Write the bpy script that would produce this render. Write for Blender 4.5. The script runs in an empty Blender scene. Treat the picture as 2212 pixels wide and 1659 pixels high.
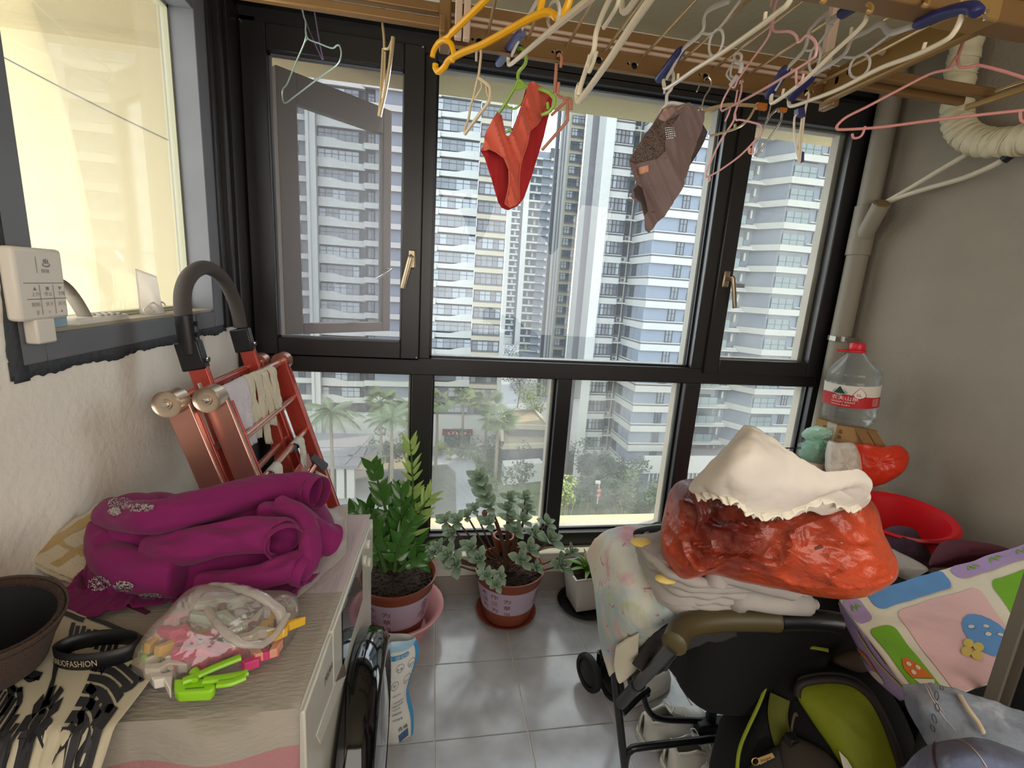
import bpy, bmesh, math, random
import numpy as np
from mathutils import Vector, Matrix, noise
PI = math.pi
random.seed(7)
scene = bpy.context.scene
COL = scene.collection
# ---------------------------------------------------------------- camera
F_PX, PITCH, ROLL, YAW = 998.27, 0.20688561, 0.0649305, 0.17556893
EYE = Vector((0, 0, 1.55))
def _axes():
    fw = Vector((math.cos(PITCH)*math.sin(YAW), math.cos(PITCH)*math.cos(YAW), -math.sin(PITCH)))
    r0 = Vector((math.cos(YAW), -math.sin(YAW), 0)); u0 = r0.cross(fw)
    r = r0*math.cos(ROLL) + u0*math.sin(ROLL)
    return r, r.cross(fw), fw
RX, UP, FW = _axes()
cam_d = bpy.data.cameras.new('camera'); cam = bpy.data.objects.new('camera', cam_d); COL.objects.link(cam)
cam_d.sensor_width = 36; cam_d.lens = 36*F_PX/2212; cam_d.clip_start = .02; cam_d.clip_end = 900
cam.matrix_world = Matrix(((RX.x, UP.x, -FW.x, EYE.x), (RX.y, UP.y, -FW.y, EYE.y), (RX.z, UP.z, -FW.z, EYE.z), (0, 0, 0, 1)))
scene.camera = cam
# ---------------------------------------------------------------- light
scene.view_settings.view_transform = 'Standard'; scene.view_settings.look = 'None'
scene.view_settings.gamma = 1; scene.view_settings.use_curve_mapping = False
scene.view_settings.exposure = 0.25
SKY = 6.4
w = bpy.data.worlds.new('world'); scene.world = w; w.use_nodes = True
nt = w.node_tree; nt.nodes.clear()
out = nt.nodes.new('ShaderNodeOutputWorld'); bg = nt.nodes.new('ShaderNodeBackground')
tc = nt.nodes.new('ShaderNodeTexCoord'); sep = nt.nodes.new('ShaderNodeSeparateXYZ'); cr = nt.nodes.new('ShaderNodeValToRGB')
nt.links.new(tc.outputs['Generated'], sep.inputs[0]); nt.links.new(sep.outputs[2], cr.inputs[0])
cr.color_ramp.elements[0].position = 0; cr.color_ramp.elements[0].color = (.90, .93, .97, 1)
cr.color_ramp.elements[1].position = 1; cr.color_ramp.elements[1].color = (.80, .88, 1, 1)
nt.links.new(cr.outputs[0], bg.inputs[0]); bg.inputs[1].default_value = SKY; nt.links.new(bg.outputs[0], out.inputs[0])
def lamp(name, kind, energy, color=(1, 1, 1), loc=(0, 0, 0), d=None, **k):
    l = bpy.data.lights.new(name, kind); l.energy = energy; l.color = color
    for a, b in k.items(): setattr(l, a, b)
    o = bpy.data.objects.new(name, l); o.location = loc
    if d is not None: o.rotation_euler = Vector(d).to_track_quat('-Z', 'Y').to_euler()
    COL.objects.link(o); return o
lamp('sun', 'SUN', 7.0, (1, .9, .74), d=(-.5, -.2, -.84), angle=.012)
# added fill lamp behind the camera to brighten the room; no such source is seen
lamp('rear_fill_light', 'AREA', 34, (1, .93, .84), (.75, -1.0, 1.75), (0, 1, -.12), shape='RECTANGLE', size=2.4, size_y=1.5)
scene.cycles.max_bounces = 10; scene.cycles.diffuse_bounces = 5; scene.cycles.transparent_max_bounces = 24
scene.cycles.sample_clamp_indirect = 6; scene.cycles.caustics_reflective = False; scene.cycles.caustics_refractive = False
# ---------------------------------------------------------------- helpers
def px(x, y, X=None, Y=None, Z=None):
    """world point where the line of sight of photo pixel (x, y) meets the plane X, Y or Z = const"""
    d = FW*F_PX + RX*(x-1106) - UP*(y-829.5)
    t = X/d.x if X is not None else (Y/d.y if Y is not None else (Z-EYE.z)/d.z)
    return EYE + d*t
def pxp(x, y, P, N):
    d = FW*F_PX + RX*(x-1106) - UP*(y-829.5)
    return EYE + d*((Vector(P)-EYE).dot(Vector(N))/d.dot(Vector(N)))
def lin(c):
    if isinstance(c, str): c = [int(c[i:i+2], 16)/255 for i in (0, 2, 4)]
    return tuple(x/12.92 if x <= .04045 else ((x+.055)/1.055)**2.4 for x in c[:3])
ALB = 1.0
def mat(name, c, rough=.6, metal=0, bump=None, var=None, spec=.5, sheen=0, coat=0, trans=0, ior=1.45, c2=None, alpha=1, stretch=None, coord='Object'):
    m = bpy.data.materials.new(name); m.use_nodes = True; t = m.node_tree; b = t.nodes['Principled BSDF']
    lin = lambda q: tuple(x*ALB for x in _lin(q))
    b.inputs['Base Color'].default_value = (*lin(c), 1); b.inputs['Roughness'].default_value = rough
    b.inputs['Metallic'].default_value = metal; b.inputs['Specular IOR Level'].default_value = spec
    b.inputs['Sheen Weight'].default_value = sheen; b.inputs['Coat Weight'].default_value = coat
    b.inputs['Transmission Weight'].default_value = trans; b.inputs['IOR'].default_value = ior; b.inputs['Alpha'].default_value = alpha
    if bump or var:
        tcn = t.nodes.new('ShaderNodeTexCoord'); mp = t.nodes.new('ShaderNodeMapping')
        t.links.new(tcn.outputs[coord], mp.inputs[0])
        if stretch: mp.inputs['Scale'].default_value = stretch
    if bump:
        n = t.nodes.new('ShaderNodeTexNoise'); n.inputs['Scale'].default_value = bump[0]; n.inputs['Detail'].default_value = 4
        bp = t.nodes.new('ShaderNodeBump'); bp.inputs['Strength'].default_value = bump[1]; bp.inputs['Distance'].default_value = bump[2] if len(bump) > 2 else .01
        t.links.new(mp.outputs[0], n.inputs[0]); t.links.new(n.outputs[0], bp.inputs['Height']); t.links.new(bp.outputs[0], b.inputs['Normal'])
    if var:
        n = t.nodes.new('ShaderNodeTexNoise'); n.inputs['Scale'].default_value = var[0]; n.inputs['Detail'].default_value = 5
        r = t.nodes.new('ShaderNodeValToRGB'); r.color_ramp.elements[0].position = var[2] if len(var) > 2 else .35; r.color_ramp.elements[1].position = var[3] if len(var) > 3 else .65
        a = lin(c); k = var[1]
        r.color_ramp.elements[0].color = (*(lin(c2) if c2 else [x*(1-k) for x in a]), 1); r.color_ramp.elements[1].color = (*a, 1)
        t.links.new(mp.outputs[0], n.inputs[0]); t.links.new(n.outputs[0], r.inputs[0]); t.links.new(r.outputs[0], b.inputs['Base Color'])
    m['b'] = 1
    return m
def film(name, c, clear=.6, rough=.15, dust=0, bump=None, gl=.03):
    g0 = gl
    """thin clear sheet: see-through, with gloss and a little milkiness"""
    m = bpy.data.materials.new(name); m.use_nodes = True; t = m.node_tree; t.nodes.clear()
    o = t.nodes.new('ShaderNodeOutputMaterial'); tr = t.nodes.new('ShaderNodeBsdfTransparent'); gl = t.nodes.new('ShaderNodeBsdfGlossy')
    di = t.nodes.new('ShaderNodeBsdfDiffuse'); tl = t.nodes.new('ShaderNodeBsdfTranslucent'); lw = t.nodes.new('ShaderNodeLayerWeight')
    m1 = t.nodes.new('ShaderNodeMixShader'); m2 = t.nodes.new('ShaderNodeMixShader'); m3 = t.nodes.new('ShaderNodeMixShader')
    tr.inputs[0].default_value = (*[.35+.65*x for x in lin(c)], 1); di.inputs[0].default_value = tl.inputs[0].default_value = (*lin(c), 1)
    gl.inputs['Roughness'].default_value = rough; lw.inputs[0].default_value = .15
    t.links.new(di.outputs[0], m1.inputs[1]); t.links.new(tl.outputs[0], m1.inputs[2]); m1.inputs[0].default_value = .5
    t.links.new(m1.outputs[0], m2.inputs[1]); t.links.new(tr.outputs[0], m2.inputs[2]); m2.inputs[0].default_value = clear
    mt = t.nodes.new('ShaderNodeMath'); mt.operation = 'MULTIPLY_ADD'; mt.inputs[1].default_value = .5; mt.inputs[2].default_value = g0
    t.links.new(lw.outputs['Fresnel'], mt.inputs[0]); t.links.new(mt.outputs[0], m3.inputs[0])
    t.links.new(m2.outputs[0], m3.inputs[1]); t.links.new(gl.outputs[0], m3.inputs[2]); t.links.new(m3.outputs[0], o.inputs[0])
    if dust:
        tcn = t.nodes.new('ShaderNodeTexCoord'); n = t.nodes.new('ShaderNodeTexNoise'); n.inputs['Scale'].default_value = dust[0]; n.inputs['Detail'].default_value = 6
        r = t.nodes.new('ShaderNodeMapRange'); r.inputs[1].default_value = .35; r.inputs[2].default_value = .7; r.inputs[3].default_value = clear; r.inputs[4].default_value = clear-dust[1]
        t.links.new(tcn.outputs['Object'], n.inputs[0]); t.links.new(n.outputs[0], r.inputs[0]); t.links.new(r.outputs[0], m2.inputs[0])
    if bump:
        tcn = t.nodes.new('ShaderNodeTexCoord'); n = t.nodes.new('ShaderNodeTexNoise'); n.inputs['Scale'].default_value = bump[0]; n.inputs['Detail'].default_value = 3
        bp = t.nodes.new('ShaderNodeBump'); bp.inputs['Strength'].default_value = bump[1]; bp.inputs['Distance'].default_value = .01
        t.links.new(tcn.outputs['Object'], n.inputs[0]); t.links.new(n.outputs[0], bp.inputs['Height']); t.links.new(bp.outputs[0], gl.inputs['Normal'])
    return m
_lin = lin
WL = {}
def wl(o): return WL.get(o.name, Vector((0, 0, 0))) if o else Vector((0, 0, 0))
def tag(o, label=None, cat=None, group=None, kind=None):
    if label: o['label'] = label
    if cat: o['category'] = cat
    if group: o['group'] = group
    if kind: o['kind'] = kind
    return o
def thing(name, label=None, cat=None, loc=(0, 0, 0), group=None, kind=None):
    o = bpy.data.objects.new(name, None); COL.objects.link(o); o.location = loc; o.empty_display_size = .05
    WL[o.name] = Vector(loc); return tag(o, label, cat, group, kind)
class MB:
    def __init__(s): s.v = []; s.f = []; s.sm = []; s.mi = []; s.cur = 0
    def add(s, vs, fs, smooth=False):
        n = len(s.v); s.v += [tuple(v) for v in vs]; s.f += [tuple(i+n for i in f) for f in fs]
        s.sm += [smooth]*len(fs); s.mi += [s.cur]*len(fs); return s
    def m(s, i): s.cur = i; return s
    def box(s, lo, hi, R=None, c=None):
        P = [Vector((x, y, z)) for z in (lo[2], hi[2]) for y in (lo[1], hi[1]) for x in (lo[0], hi[0])]
        if R is not None:
            c = Vector(c) if c is not None else Vector((0, 0, 0)); P = [c + R @ p for p in P]
        return s.add(P, [(0, 2, 3, 1), (4, 5, 7, 6), (0, 1, 5, 4), (2, 6, 7, 3), (0, 4, 6, 2), (1, 3, 7, 5)])
    def hexa(s, P): return s.add(P, [(0, 2, 3, 1), (4, 5, 7, 6), (0, 1, 5, 4), (2, 6, 7, 3), (0, 4, 6, 2), (1, 3, 7, 5)])
    def bar(s, a, b, w, h, up=(0, 0, 1)):
        a, b = Vector(a), Vector(b); d = (b-a).normalized(); x = d.cross(Vector(up)).normalized(); z = x.cross(d)
        P = [p + x*i*w/2 + z*j*h/2 for p in (a, b) for j in (-1, 1) for i in (-1, 1)]
        return s.add(P, [(0, 1, 3, 2), (4, 6, 7, 5), (0, 4, 5, 1), (2, 3, 7, 6), (0, 2, 6, 4), (1, 5, 7, 3)])
    def tube(s, pts, r, n=8, closed=False, flat=None, cap=True):
        pts = [Vector(p) for p in pts]; N = len(pts); rs = r if isinstance(r, (list, tuple)) else [r]*N
        T = []
        for i in range(N):
            a = pts[(i-1) % N] if (closed or i) else pts[i]; b = pts[(i+1) % N] if (closed or i < N-1) else pts[i]
            d = b-a; T.append(d.normalized() if d.length > 1e-9 else Vector((0, 0, 1)))
        up = Vector((0, 0, 1)) if abs(T[0].z) < .9 else Vector((0, 1, 0))
        if flat: up = Vector(flat[1])
        x = T[0].cross(up).normalized(); vs = []
        for i in range(N):
            if flat: x = T[i].cross(up).normalized()
            else: x = (x - T[i]*x.dot(T[i])).normalized()
            z = x.cross(T[i]).normalized(); k = flat[0] if flat else 1
            for j in range(n):
                a = 2*PI*j/n; vs.append(pts[i] + (x*math.cos(a) + z*math.sin(a)*k)*rs[i])
        fs = []; M = N if closed else N-1
        for i in range(M):
            for j in range(n):
                a, b = i*n+j, i*n+(j+1) % n; c, d = ((i+1) % N)*n+(j+1) % n, ((i+1) % N)*n+j; fs.append((a, b, c, d))
        s.add(vs, fs, True)
        if cap and not closed:
            k = len(s.v)-N*n; s.f += [tuple(k+j for j in reversed(range(n))), tuple(k+(N-1)*n+j for j in range(n))]; s.sm += [False]*2; s.mi += [s.cur]*2
        return s
    def cyl(s, a, b, r0, r1=None, n=20): return s.tube([a, b], [r0, r0 if r1 is None else r1], n)
    def lathe(s, prof, c=(0, 0, 0), n=32, sx=1, sy=1, R=None, a0=0, a1=2*PI):
        full = abs(a1-a0-2*PI) < 1e-6; m = n if full else n+1; c = Vector(c); vs = []
        for r, z in prof:
            for j in range(m):
                a = a0+(a1-a0)*j/n; p = Vector((r*math.cos(a)*sx, r*math.sin(a)*sy, z)); vs.append(c + (R @ p if R is not None else p))
        fs = [(i*m+j, i*m+(j+1) % m, (i+1)*m+(j+1) % m, (i+1)*m+j) for i in range(len(prof)-1) for j in range(n)]
        return s.add(vs, fs, True)
    def grid(s, fn, nu, nv, cu=False, cv=False):
        U = nu if cu else nu+1; V = nv if cv else nv+1
        vs = [fn(i/nu, j/nv) for i in range(U) for j in range(V)]
        fs = [(i*V+j, i*V+(j+1) % V, ((i+1) % U)*V+(j+1) % V, ((i+1) % U)*V+j) for i in range(nu) for j in range(nv)]
        return s.add(vs, fs, True)
    def prism(s, poly, a, b, smooth=False):
        """poly: list of 3D points; extruded from offset a to offset b (vectors)"""
        a, b = Vector(a), Vector(b); n = len(poly); P = [Vector(p)+a for p in poly] + [Vector(p)+b for p in poly]
        return s.add(P, [tuple(reversed(range(n))), tuple(range(n, 2*n))] + [(i, (i+1) % n, n+(i+1) % n, n+i) for i in range(n)], smooth)
    def sph(s, c, r, n=12, m=8, sc=(1, 1, 1)):
        c = Vector(c); rr = lambda th: (math.sin(th), -math.cos(th))
        return s.lathe([(max(rr(PI*i/m)[0]*r, 1e-5)*1, rr(PI*i/m)[1]*r*sc[2]) for i in range(m+1)], c, n, sc[0], sc[1])
    def build(s, name, m, parent=None, bevel=0, sub=0, solid=0, label=None, local=False, fix=False, crease=42):
        me = bpy.data.meshes.new(name); base = wl(parent) if not local else Vector((0, 0, 0))
        me.from_pydata([(v[0]-base.x, v[1]-base.y, v[2]-base.z) for v in s.v], [], s.f)
        for k in (m if isinstance(m, (list, tuple)) else [m]): me.materials.append(k)
        me.polygons.foreach_set('use_smooth', s.sm); me.polygons.foreach_set('material_index', s.mi); me.update()
        if crease: me.set_sharp_from_angle(angle=math.radians(crease))
        if fix:
            bm = bmesh.new(); bm.from_mesh(me); bmesh.ops.remove_doubles(bm, verts=bm.verts, dist=1e-5); bmesh.ops.recalc_face_normals(bm, faces=bm.faces); bm.to_mesh(me); bm.free()
        o = bpy.data.objects.new(name, me); COL.objects.link(o); o.parent = parent; WL[o.name] = wl(parent).copy() if not local else Vector((0, 0, 0))
        if solid: k = o.modifiers.new('solid', 'SOLIDIFY'); k.thickness = solid; k.offset = 0
        if bevel: k = o.modifiers.new('bevel', 'BEVEL'); k.width = bevel; k.segments = 2; k.limit_method = 'ANGLE'
        if sub: k = o.modifiers.new('sub', 'SUBSURF'); k.levels = k.render_levels = sub
        if label: o['label'] = label
        return o
def copy_tree(o, parent=None, loc=None, rz=None, label=None):
    c = o.copy(); COL.objects.link(c)
    if parent: c.parent = parent
    if loc is not None: c.location = loc
    if rz is not None: c.rotation_euler = (0, 0, rz)
    if label: c['label'] = label
    for ch in list(o.children): copy_tree(ch, c)
    return c
def inst(o, parent, M, label=None):
    """one more piece sharing o's mesh, at matrix M in its parent's frame"""
    c = bpy.data.objects.new(o.name.split('.')[0], o.data); COL.objects.link(c); c.parent = parent; c.matrix_basis = M
    for md in o.modifiers:
        k = c.modifiers.new(md.name, md.type)
        for a in ('levels', 'render_levels', 'width', 'segments', 'limit_method', 'thickness', 'offset'):
            if hasattr(md, a): setattr(k, a, getattr(md, a))
    if label: c['label'] = label
    return c
def spline(pts, k=6, closed=False):
    P = [Vector(p) for p in pts]; n = len(P); o = []
    rng = range(n if closed else n-1)
    for i in rng:
        p0 = P[(i-1) % n] if (closed or i) else P[0]; p1 = P[i]; p2 = P[(i+1) % n]; p3 = P[(i+2) % n] if (closed or i < n-2) else P[-1]
        for j in range(k):
            t = j/k; o.append(.5*((2*p1)+(p2-p0)*t+(2*p0-5*p1+4*p2-p3)*t*t+(3*p1-p0-3*p2+p3)*t**3))
    if not closed: o.append(P[-1])
    return o
def fbm(p, s, k=3, seed=0):
    p = Vector(p)*s + Vector((seed*7.3, seed*3.1, seed*1.7)); a = 0; w = 1
    for i in range(k): a += w*noise.noise(p); p = p*2.03; w *= .5
    return a
def ridge(p, s, k=3, seed=0):
    p = Vector(p)*s + Vector((seed*7.3, seed*3.1, seed*1.7)); a = 0; w = 1
    for i in range(k): a += w*(1-2*abs(noise.noise(p))); p = p*2.1; w *= .5
    return a/1.75
def interp2(G, u, v):
    """G: array (nu, nv, 3)"""
    nu, nv = G.shape[:2]; x = min(max(u, 0), 1)*(nu-1); y = min(max(v, 0), 1)*(nv-1); i = min(int(x), nu-2); j = min(int(y), nv-2); a, b = x-i, y-j
    p = G[i, j]*(1-a)*(1-b)+G[i+1, j]*a*(1-b)+G[i, j+1]*(1-a)*b+G[i+1, j+1]*a*b
    return Vector(p)
def surf_of(G, off=.002, flip=1):
    def S(u, v):
        p = interp2(G, u, v); e = .01
        du = interp2(G, u+e, v)-interp2(G, u-e, v); dv = interp2(G, u, v+e)-interp2(G, u, v-e); n = du.cross(dv)
        if n.length > 1e-12: n.normalize()
        return p + n*off*flip
    return S
def decal(mb, poly, S, step=.02):
    """flat printed shape (2-D polygon in u, v) laid on the surface S"""
    bm = bmesh.new(); vs = [bm.verts.new((p[0], p[1], 0)) for p in poly]
    try: bm.faces.new(vs)
    except ValueError: bm.free(); return mb
    bmesh.ops.triangulate(bm, faces=bm.faces[:])
    for _ in range(7):
        es = [e for e in bm.edges if e.calc_length() > step]
        if not es: break
        bmesh.ops.subdivide_edges(bm, edges=es, cuts=1); bmesh.ops.triangulate(bm, faces=[f for f in bm.faces if len(f.verts) > 3])
    bm.verts.index_update()
    mb.add([S(v.co.x, v.co.y) for v in bm.verts], [[v.index for v in f.verts] for f in bm.faces], True); bm.free(); return mb
def stroke(mb, pts, w, S, k=4):
    P = spline([(p[0], p[1], 0) for p in pts], k) if k > 1 else [Vector((p[0], p[1], 0)) for p in pts]; vs = []
    for i, p in enumerate(P):
        d = (P[min(i+1, len(P)-1)]-P[max(i-1, 0)]); d.normalize() if d.length else None; n = Vector((-d.y, d.x, 0))*w/2
        vs += [S(p.x+n.x, p.y+n.y), S(p.x-n.x, p.y-n.y)]
    return mb.add(vs, [(2*i, 2*i+1, 2*i+3, 2*i+2) for i in range(len(P)-1)], True)
_tx = {}
def text_mesh(body):
    if body not in _tx:
        c = bpy.data.curves.new('t', 'FONT'); c.body = body; c.size = 1; c.resolution_u = 2; o = bpy.data.objects.new('t', c); COL.objects.link(o)
        bpy.context.view_layer.update(); me = o.to_mesh(); _tx[body] = ([tuple(v.co[:2]) for v in me.vertices], [tuple(p.vertices) for p in me.polygons])
        o.to_mesh_clear(); bpy.data.objects.remove(o); bpy.data.curves.remove(c)
    return _tx[body]
def text_on(mb, body, S, u0, v0, su, sv, step=None, rot=0, center=False):
    """lettering laid on surface S(u, v); su, sv: size of one em in u and v"""
    vs, fs = text_mesh(body)
    if not vs: return mb
    if center:
        xs = [v[0] for v in vs]; ys = [v[1] for v in vs]; cx, cy = (min(xs)+max(xs))/2, (min(ys)+max(ys))/2
    else: cx = cy = 0
    bm = bmesh.new(); B = [bm.verts.new((x, y, 0)) for x, y in vs]
    for f in fs:
        try: bm.faces.new([B[i] for i in f])
        except ValueError: pass
    if step:
        for _ in range(4):
            es = [e for e in bm.edges if e.calc_length() > step]
            if not es: break
            bmesh.ops.subdivide_edges(bm, edges=es, cuts=1); bmesh.ops.triangulate(bm, faces=[f for f in bm.faces if len(f.verts) > 3])
    bm.verts.index_update(); c, s = math.cos(rot), math.sin(rot)
    mb.add([S(u0+su*((v.co.x-cx)*c-(v.co.y-cy)*s), v0+sv*((v.co.x-cx)*s+(v.co.y-cy)*c)) for v in bm.verts], [[v.index for v in f.verts] for f in bm.faces]); bm.free(); return mb
def drape(P, fixed=None, colliders=(), iters=120, grav=.0012, bend=.25, damp=.97, rest=None, relax=3, thick=.004, press=None, fric=.75):
    """cloth: P (nu, nv, 3) start grid; settles under gravity over colliders (each maps Nx3 to Nx3)"""
    P = np.array(P, float); R = np.array(rest if rest is not None else P, float); V = np.zeros_like(P)
    pairs = []
    for di, dj, k in ((1, 0, 1), (0, 1, 1), (1, 1, .6), (1, -1, .6), (2, 0, bend), (0, 2, bend)):
        n, m = P.shape[:2]
        for pi in range(2 if di else 1):
            for pj in range(2 if dj and not di else 1):
                I, J = np.meshgrid(np.arange(n), np.arange(m), indexing='ij')
                ok = (I+di < n) & (J+dj < m) & (J+dj >= 0)
                if di: ok &= ((I//di) % 2 == pi)
                else: ok &= ((J//dj) % 2 == pj)
                a = (I[ok], J[ok]); b = (I[ok]+di, J[ok]+dj); L = np.linalg.norm(R[a]-R[b], axis=1); pairs.append((a, b, L, k))
    W = np.ones(P.shape[:2])
    if fixed is not None: W[fixed] = 0
    P0 = P.copy()
    for it in range(iters):
        V *= damp; V[..., 2] -= grav; 
        if press is not None: V += press(P, it)
        old = P.copy(); P = P + V*W[..., None]
        for _ in range(relax):
            for a, b, L, k in pairs:
                d = P[b]-P[a]; l = np.linalg.norm(d, axis=1)+1e-9; wa, wb = W[a], W[b]; s = (k*(l-L)/l/np.maximum(wa+wb, 1e-6))[:, None]*d
                P[a] += s*wa[:, None]; P[b] -= s*wb[:, None]
        sh = P.shape; Q = P.reshape(-1, 3)
        Q0 = Q.copy()
        for c in colliders: Q = c(Q)
        hit = np.abs(Q-Q0).sum(1) > 1e-7; O = old.reshape(-1, 3); Q[hit, :2] = Q[hit, :2]*(1-fric)+O[hit, :2]*fric
        P = Q.reshape(sh)
        if fixed is not None: P[fixed] = P0[fixed]
        V = np.clip(P-old, -.03, .03)
    return P
def c_box(lo, hi, r=.015, fr=.5):
    lo, hi = np.array(lo, float), np.array(hi, float); c = (lo+hi)/2; h = (hi-lo)/2-r*0
    def f(Q):
        d = Q-c; q = np.abs(d)-h; ins = (q < r).all(1)
        if ins.any():
            qq = q[ins]; ax = np.argmax(qq, 1); D = Q[ins]; s = np.sign(d[ins]); k = np.arange(len(ax)); D[k, ax] = c[ax]+s[k, ax]*(h[ax]+r); Q[ins] = D
        return Q
    return f
def c_ell(c, r):
    c, r = np.array(c, float), np.array(r, float)
    def f(Q):
        d = (Q-c)/r; l = np.linalg.norm(d, axis=1); i = l < 1
        Q[i] = c + d[i]/np.maximum(l[i], 1e-6)[:, None]*r; return Q
    return f
def bvh_of(*Gs):
    from mathutils.bvhtree import BVHTree
    V, F = [], []
    for G in Gs:
        if isinstance(G, MB): V += [Vector(v) for v in G.v]; F += [tuple(i+len(V)-len(G.v) for i in f) for f in G.f]; continue
        n, m = G.shape[:2]; k = len(V); V += [Vector(p) for p in G.reshape(-1, 3)]; F += [(k+i*m+j, k+(i+1)*m+j, k+(i+1)*m+j+1, k+i*m+j+1) for i in range(n-1) for j in range(m-1)]
    return BVHTree.FromPolygons(V, F)
def hit(x, y, T):
    d = (FW*F_PX + RX*(x-1106) - UP*(y-829.5)).normalized(); h = T.ray_cast(EYE, d)
    return (h[0]-d*.002) if h[0] is not None else None
def c_floor(z):
    def f(Q): Q[:, 2] = np.maximum(Q[:, 2], z); return Q
    return f
def c_wall(axis, v, sign):
    def f(Q):
        Q[:, axis] = np.maximum(Q[:, axis], v) if sign > 0 else np.minimum(Q[:, axis], v); return Q
    return f
def grid_mb(G, mb=None, flip=False):
    mb = mb or MB(); n, m = G.shape[:2]
    fs = [(i*m+j, (i+1)*m+j, (i+1)*m+j+1, i*m+j+1) for i in range(n-1) for j in range(m-1)]
    if flip: fs = [tuple(reversed(f)) for f in fs]
    return mb.add(G.reshape(-1, 3), fs, True)
def inflate(outline, T=.1, nrm=(0, -1, 0), rings=7, disp=None, back=1, c=None, pw=.5):
    """pillow: outline (3-D loop, star-shaped) given real depth T in front and T*back behind along nrm"""
    P = [Vector(p) for p in outline]; n = len(P); c = Vector(c) if c is not None else sum(P, Vector())/n; N = Vector(nrm).normalized(); vs = []; fs = []
    def ring(t, s):
        for p in P:
            q = c+(p-c)*t + N*(s*T*(max(1-t*t, 0))**pw)
            if disp and t < 1: q = q + N*s*disp(q, t)
            elif disp: q = q+(p-c).normalized()*disp(q, t)*.3
            vs.append(q)
    ts = [math.sin(PI/2*(i+1)/rings) for i in range(rings)]
    for t in ts: ring(t, 1)
    for t in reversed(ts[:-1]): ring(t, -back)
    K = len(ts)*2-1
    for i in range(K-1):
        for j in range(n): fs.append((i*n+j, i*n+(j+1) % n, (i+1)*n+(j+1) % n, (i+1)*n+j))
    a, b = len(vs), len(vs)+1; vs += [c+N*T+(N*disp(c+N*T, 0) if disp else Vector()), c-N*T*back]
    fs += [(j, a, (j+1) % n) for j in range(n)]; fs += [((K-1)*n+j, (K-1)*n+(j+1) % n, b) for j in range(n)]
    return vs, fs
# ---------------------------------------------------------------- room
XL, XR, YW, YB, ZC = -.78, 2.1, 2.14, -1.25, 2.66
m_wallL = mat('wall_paint_lit', 'f6f0e4', .9, bump=(55, .5, .006), var=(6, .08))  # paler than the right wall: the light on this side is put into the colour
m_wallR = mat('wall_paint_shaded', '91887a', .9, bump=(60, .4, .005), var=(5, .08))  # darker than the left wall: the shade on this side is put into the colour
m_ceil = mat('ceiling_paint', 'b3a98c', .9, bump=(40, .2))
m_tile = mat('grey_tile', 'b7b7b9', .15, var=(9, .22), bump=(90, .05, .002), spec=.5)
m_grout = mat('grout', 'd5d2c6', .9)
m_frame = mat('charcoal_frame', '282627', .34, spec=.55, var=(3, .1))
m_frame2 = mat('charcoal_frame_grey', '6f7075', .45, spec=.5, var=(5, .12))
m_bead = mat('bead_black', '141416', .3)
m_outframe = mat('frame_outside', '9a9284', .5)
m_stone = mat('white_stone', 'e2dfd4', .35, var=(9, .06))
m_skirt = mat('skirting_tile', '9a9089', .4, var=(8, .15))
m_smear = mat('smeared_paint', '3f4347', .8, bump=(60, .7, .01))
m_glass = film('window_glass', 'e8eeee', .965, .01)
m_dusty = film('dusty_window_glass', 'e2e4de', .93, .03, dust=(5, .11))
m_screen = film('insect_screen', 'd0ced0', .92, .5)
m_alu = mat('champagne_metal', 'a9987f', .32, .85)
m_chrome = mat('chrome', 'd8d8d8', .18, 1)
fl = thing('floor', kind='structure')
MB().box((XL-.1, YB-.1, -.05), (XR+.1, 2.2, -.004)).build('grout_bed', m_grout, fl)
xs = [XL] + [.044+.33*i for i in range(-2, 7)] + [XR]; ys = [YB] + [1.98-.33*i for i in range(9, -1, -1)] + [2.09]
g = .0022
for i in range(len(xs)-1):
    for j in range(len(ys)-1):
        MB().box((xs[i]+g, ys[j]+g, -.006), (xs[i+1]-g, ys[j+1]-g, 0)).build('floor_tile', m_tile, fl, bevel=.001)
ce = MB().box((XL-.2, YB-.1, ZC), (XR+.2, 2.3, ZC+.1)).build('ceiling', m_ceil); tag(ce, kind='structure')
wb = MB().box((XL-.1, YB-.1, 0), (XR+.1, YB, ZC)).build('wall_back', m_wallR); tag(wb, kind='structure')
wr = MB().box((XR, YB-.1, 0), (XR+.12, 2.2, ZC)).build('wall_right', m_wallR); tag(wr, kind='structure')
wlf = MB(); LY0, LY1, LZ0, LZ1 = 1.02, 1.90, 1.34, 2.5
for lo, hi in (((YB-.1, 0), (LY0, ZC)), ((LY0, 0), (2.2, LZ0)), ((LY0, LZ1), (2.2, ZC)), ((LY1+.09, LZ0), (2.2, LZ1))):
    wlf.box((XL-.14, lo[0], lo[1]), (XL, hi[0], hi[1]))
tag(wlf.build('wall_left', m_wallL), kind='structure')
wf = MB().box((XL-.1, 2.16, 2.49), (XR+.1, 2.3, ZC)).box((XL-.1, 2.10, 0), (XR+.1, 2.3, .22)).build('wall_front', m_stone); tag(wf, kind='structure')
MB().box((XL, 2.075, .185), (XR, 2.2, .222)).build('sill_slab', m_stone, wf, bevel=.003)
tag(MB().box((XL, 2.085, 0), (XR, 2.1, .10)).build('baseboard_front', m_skirt, bevel=.002), kind='structure')
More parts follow.
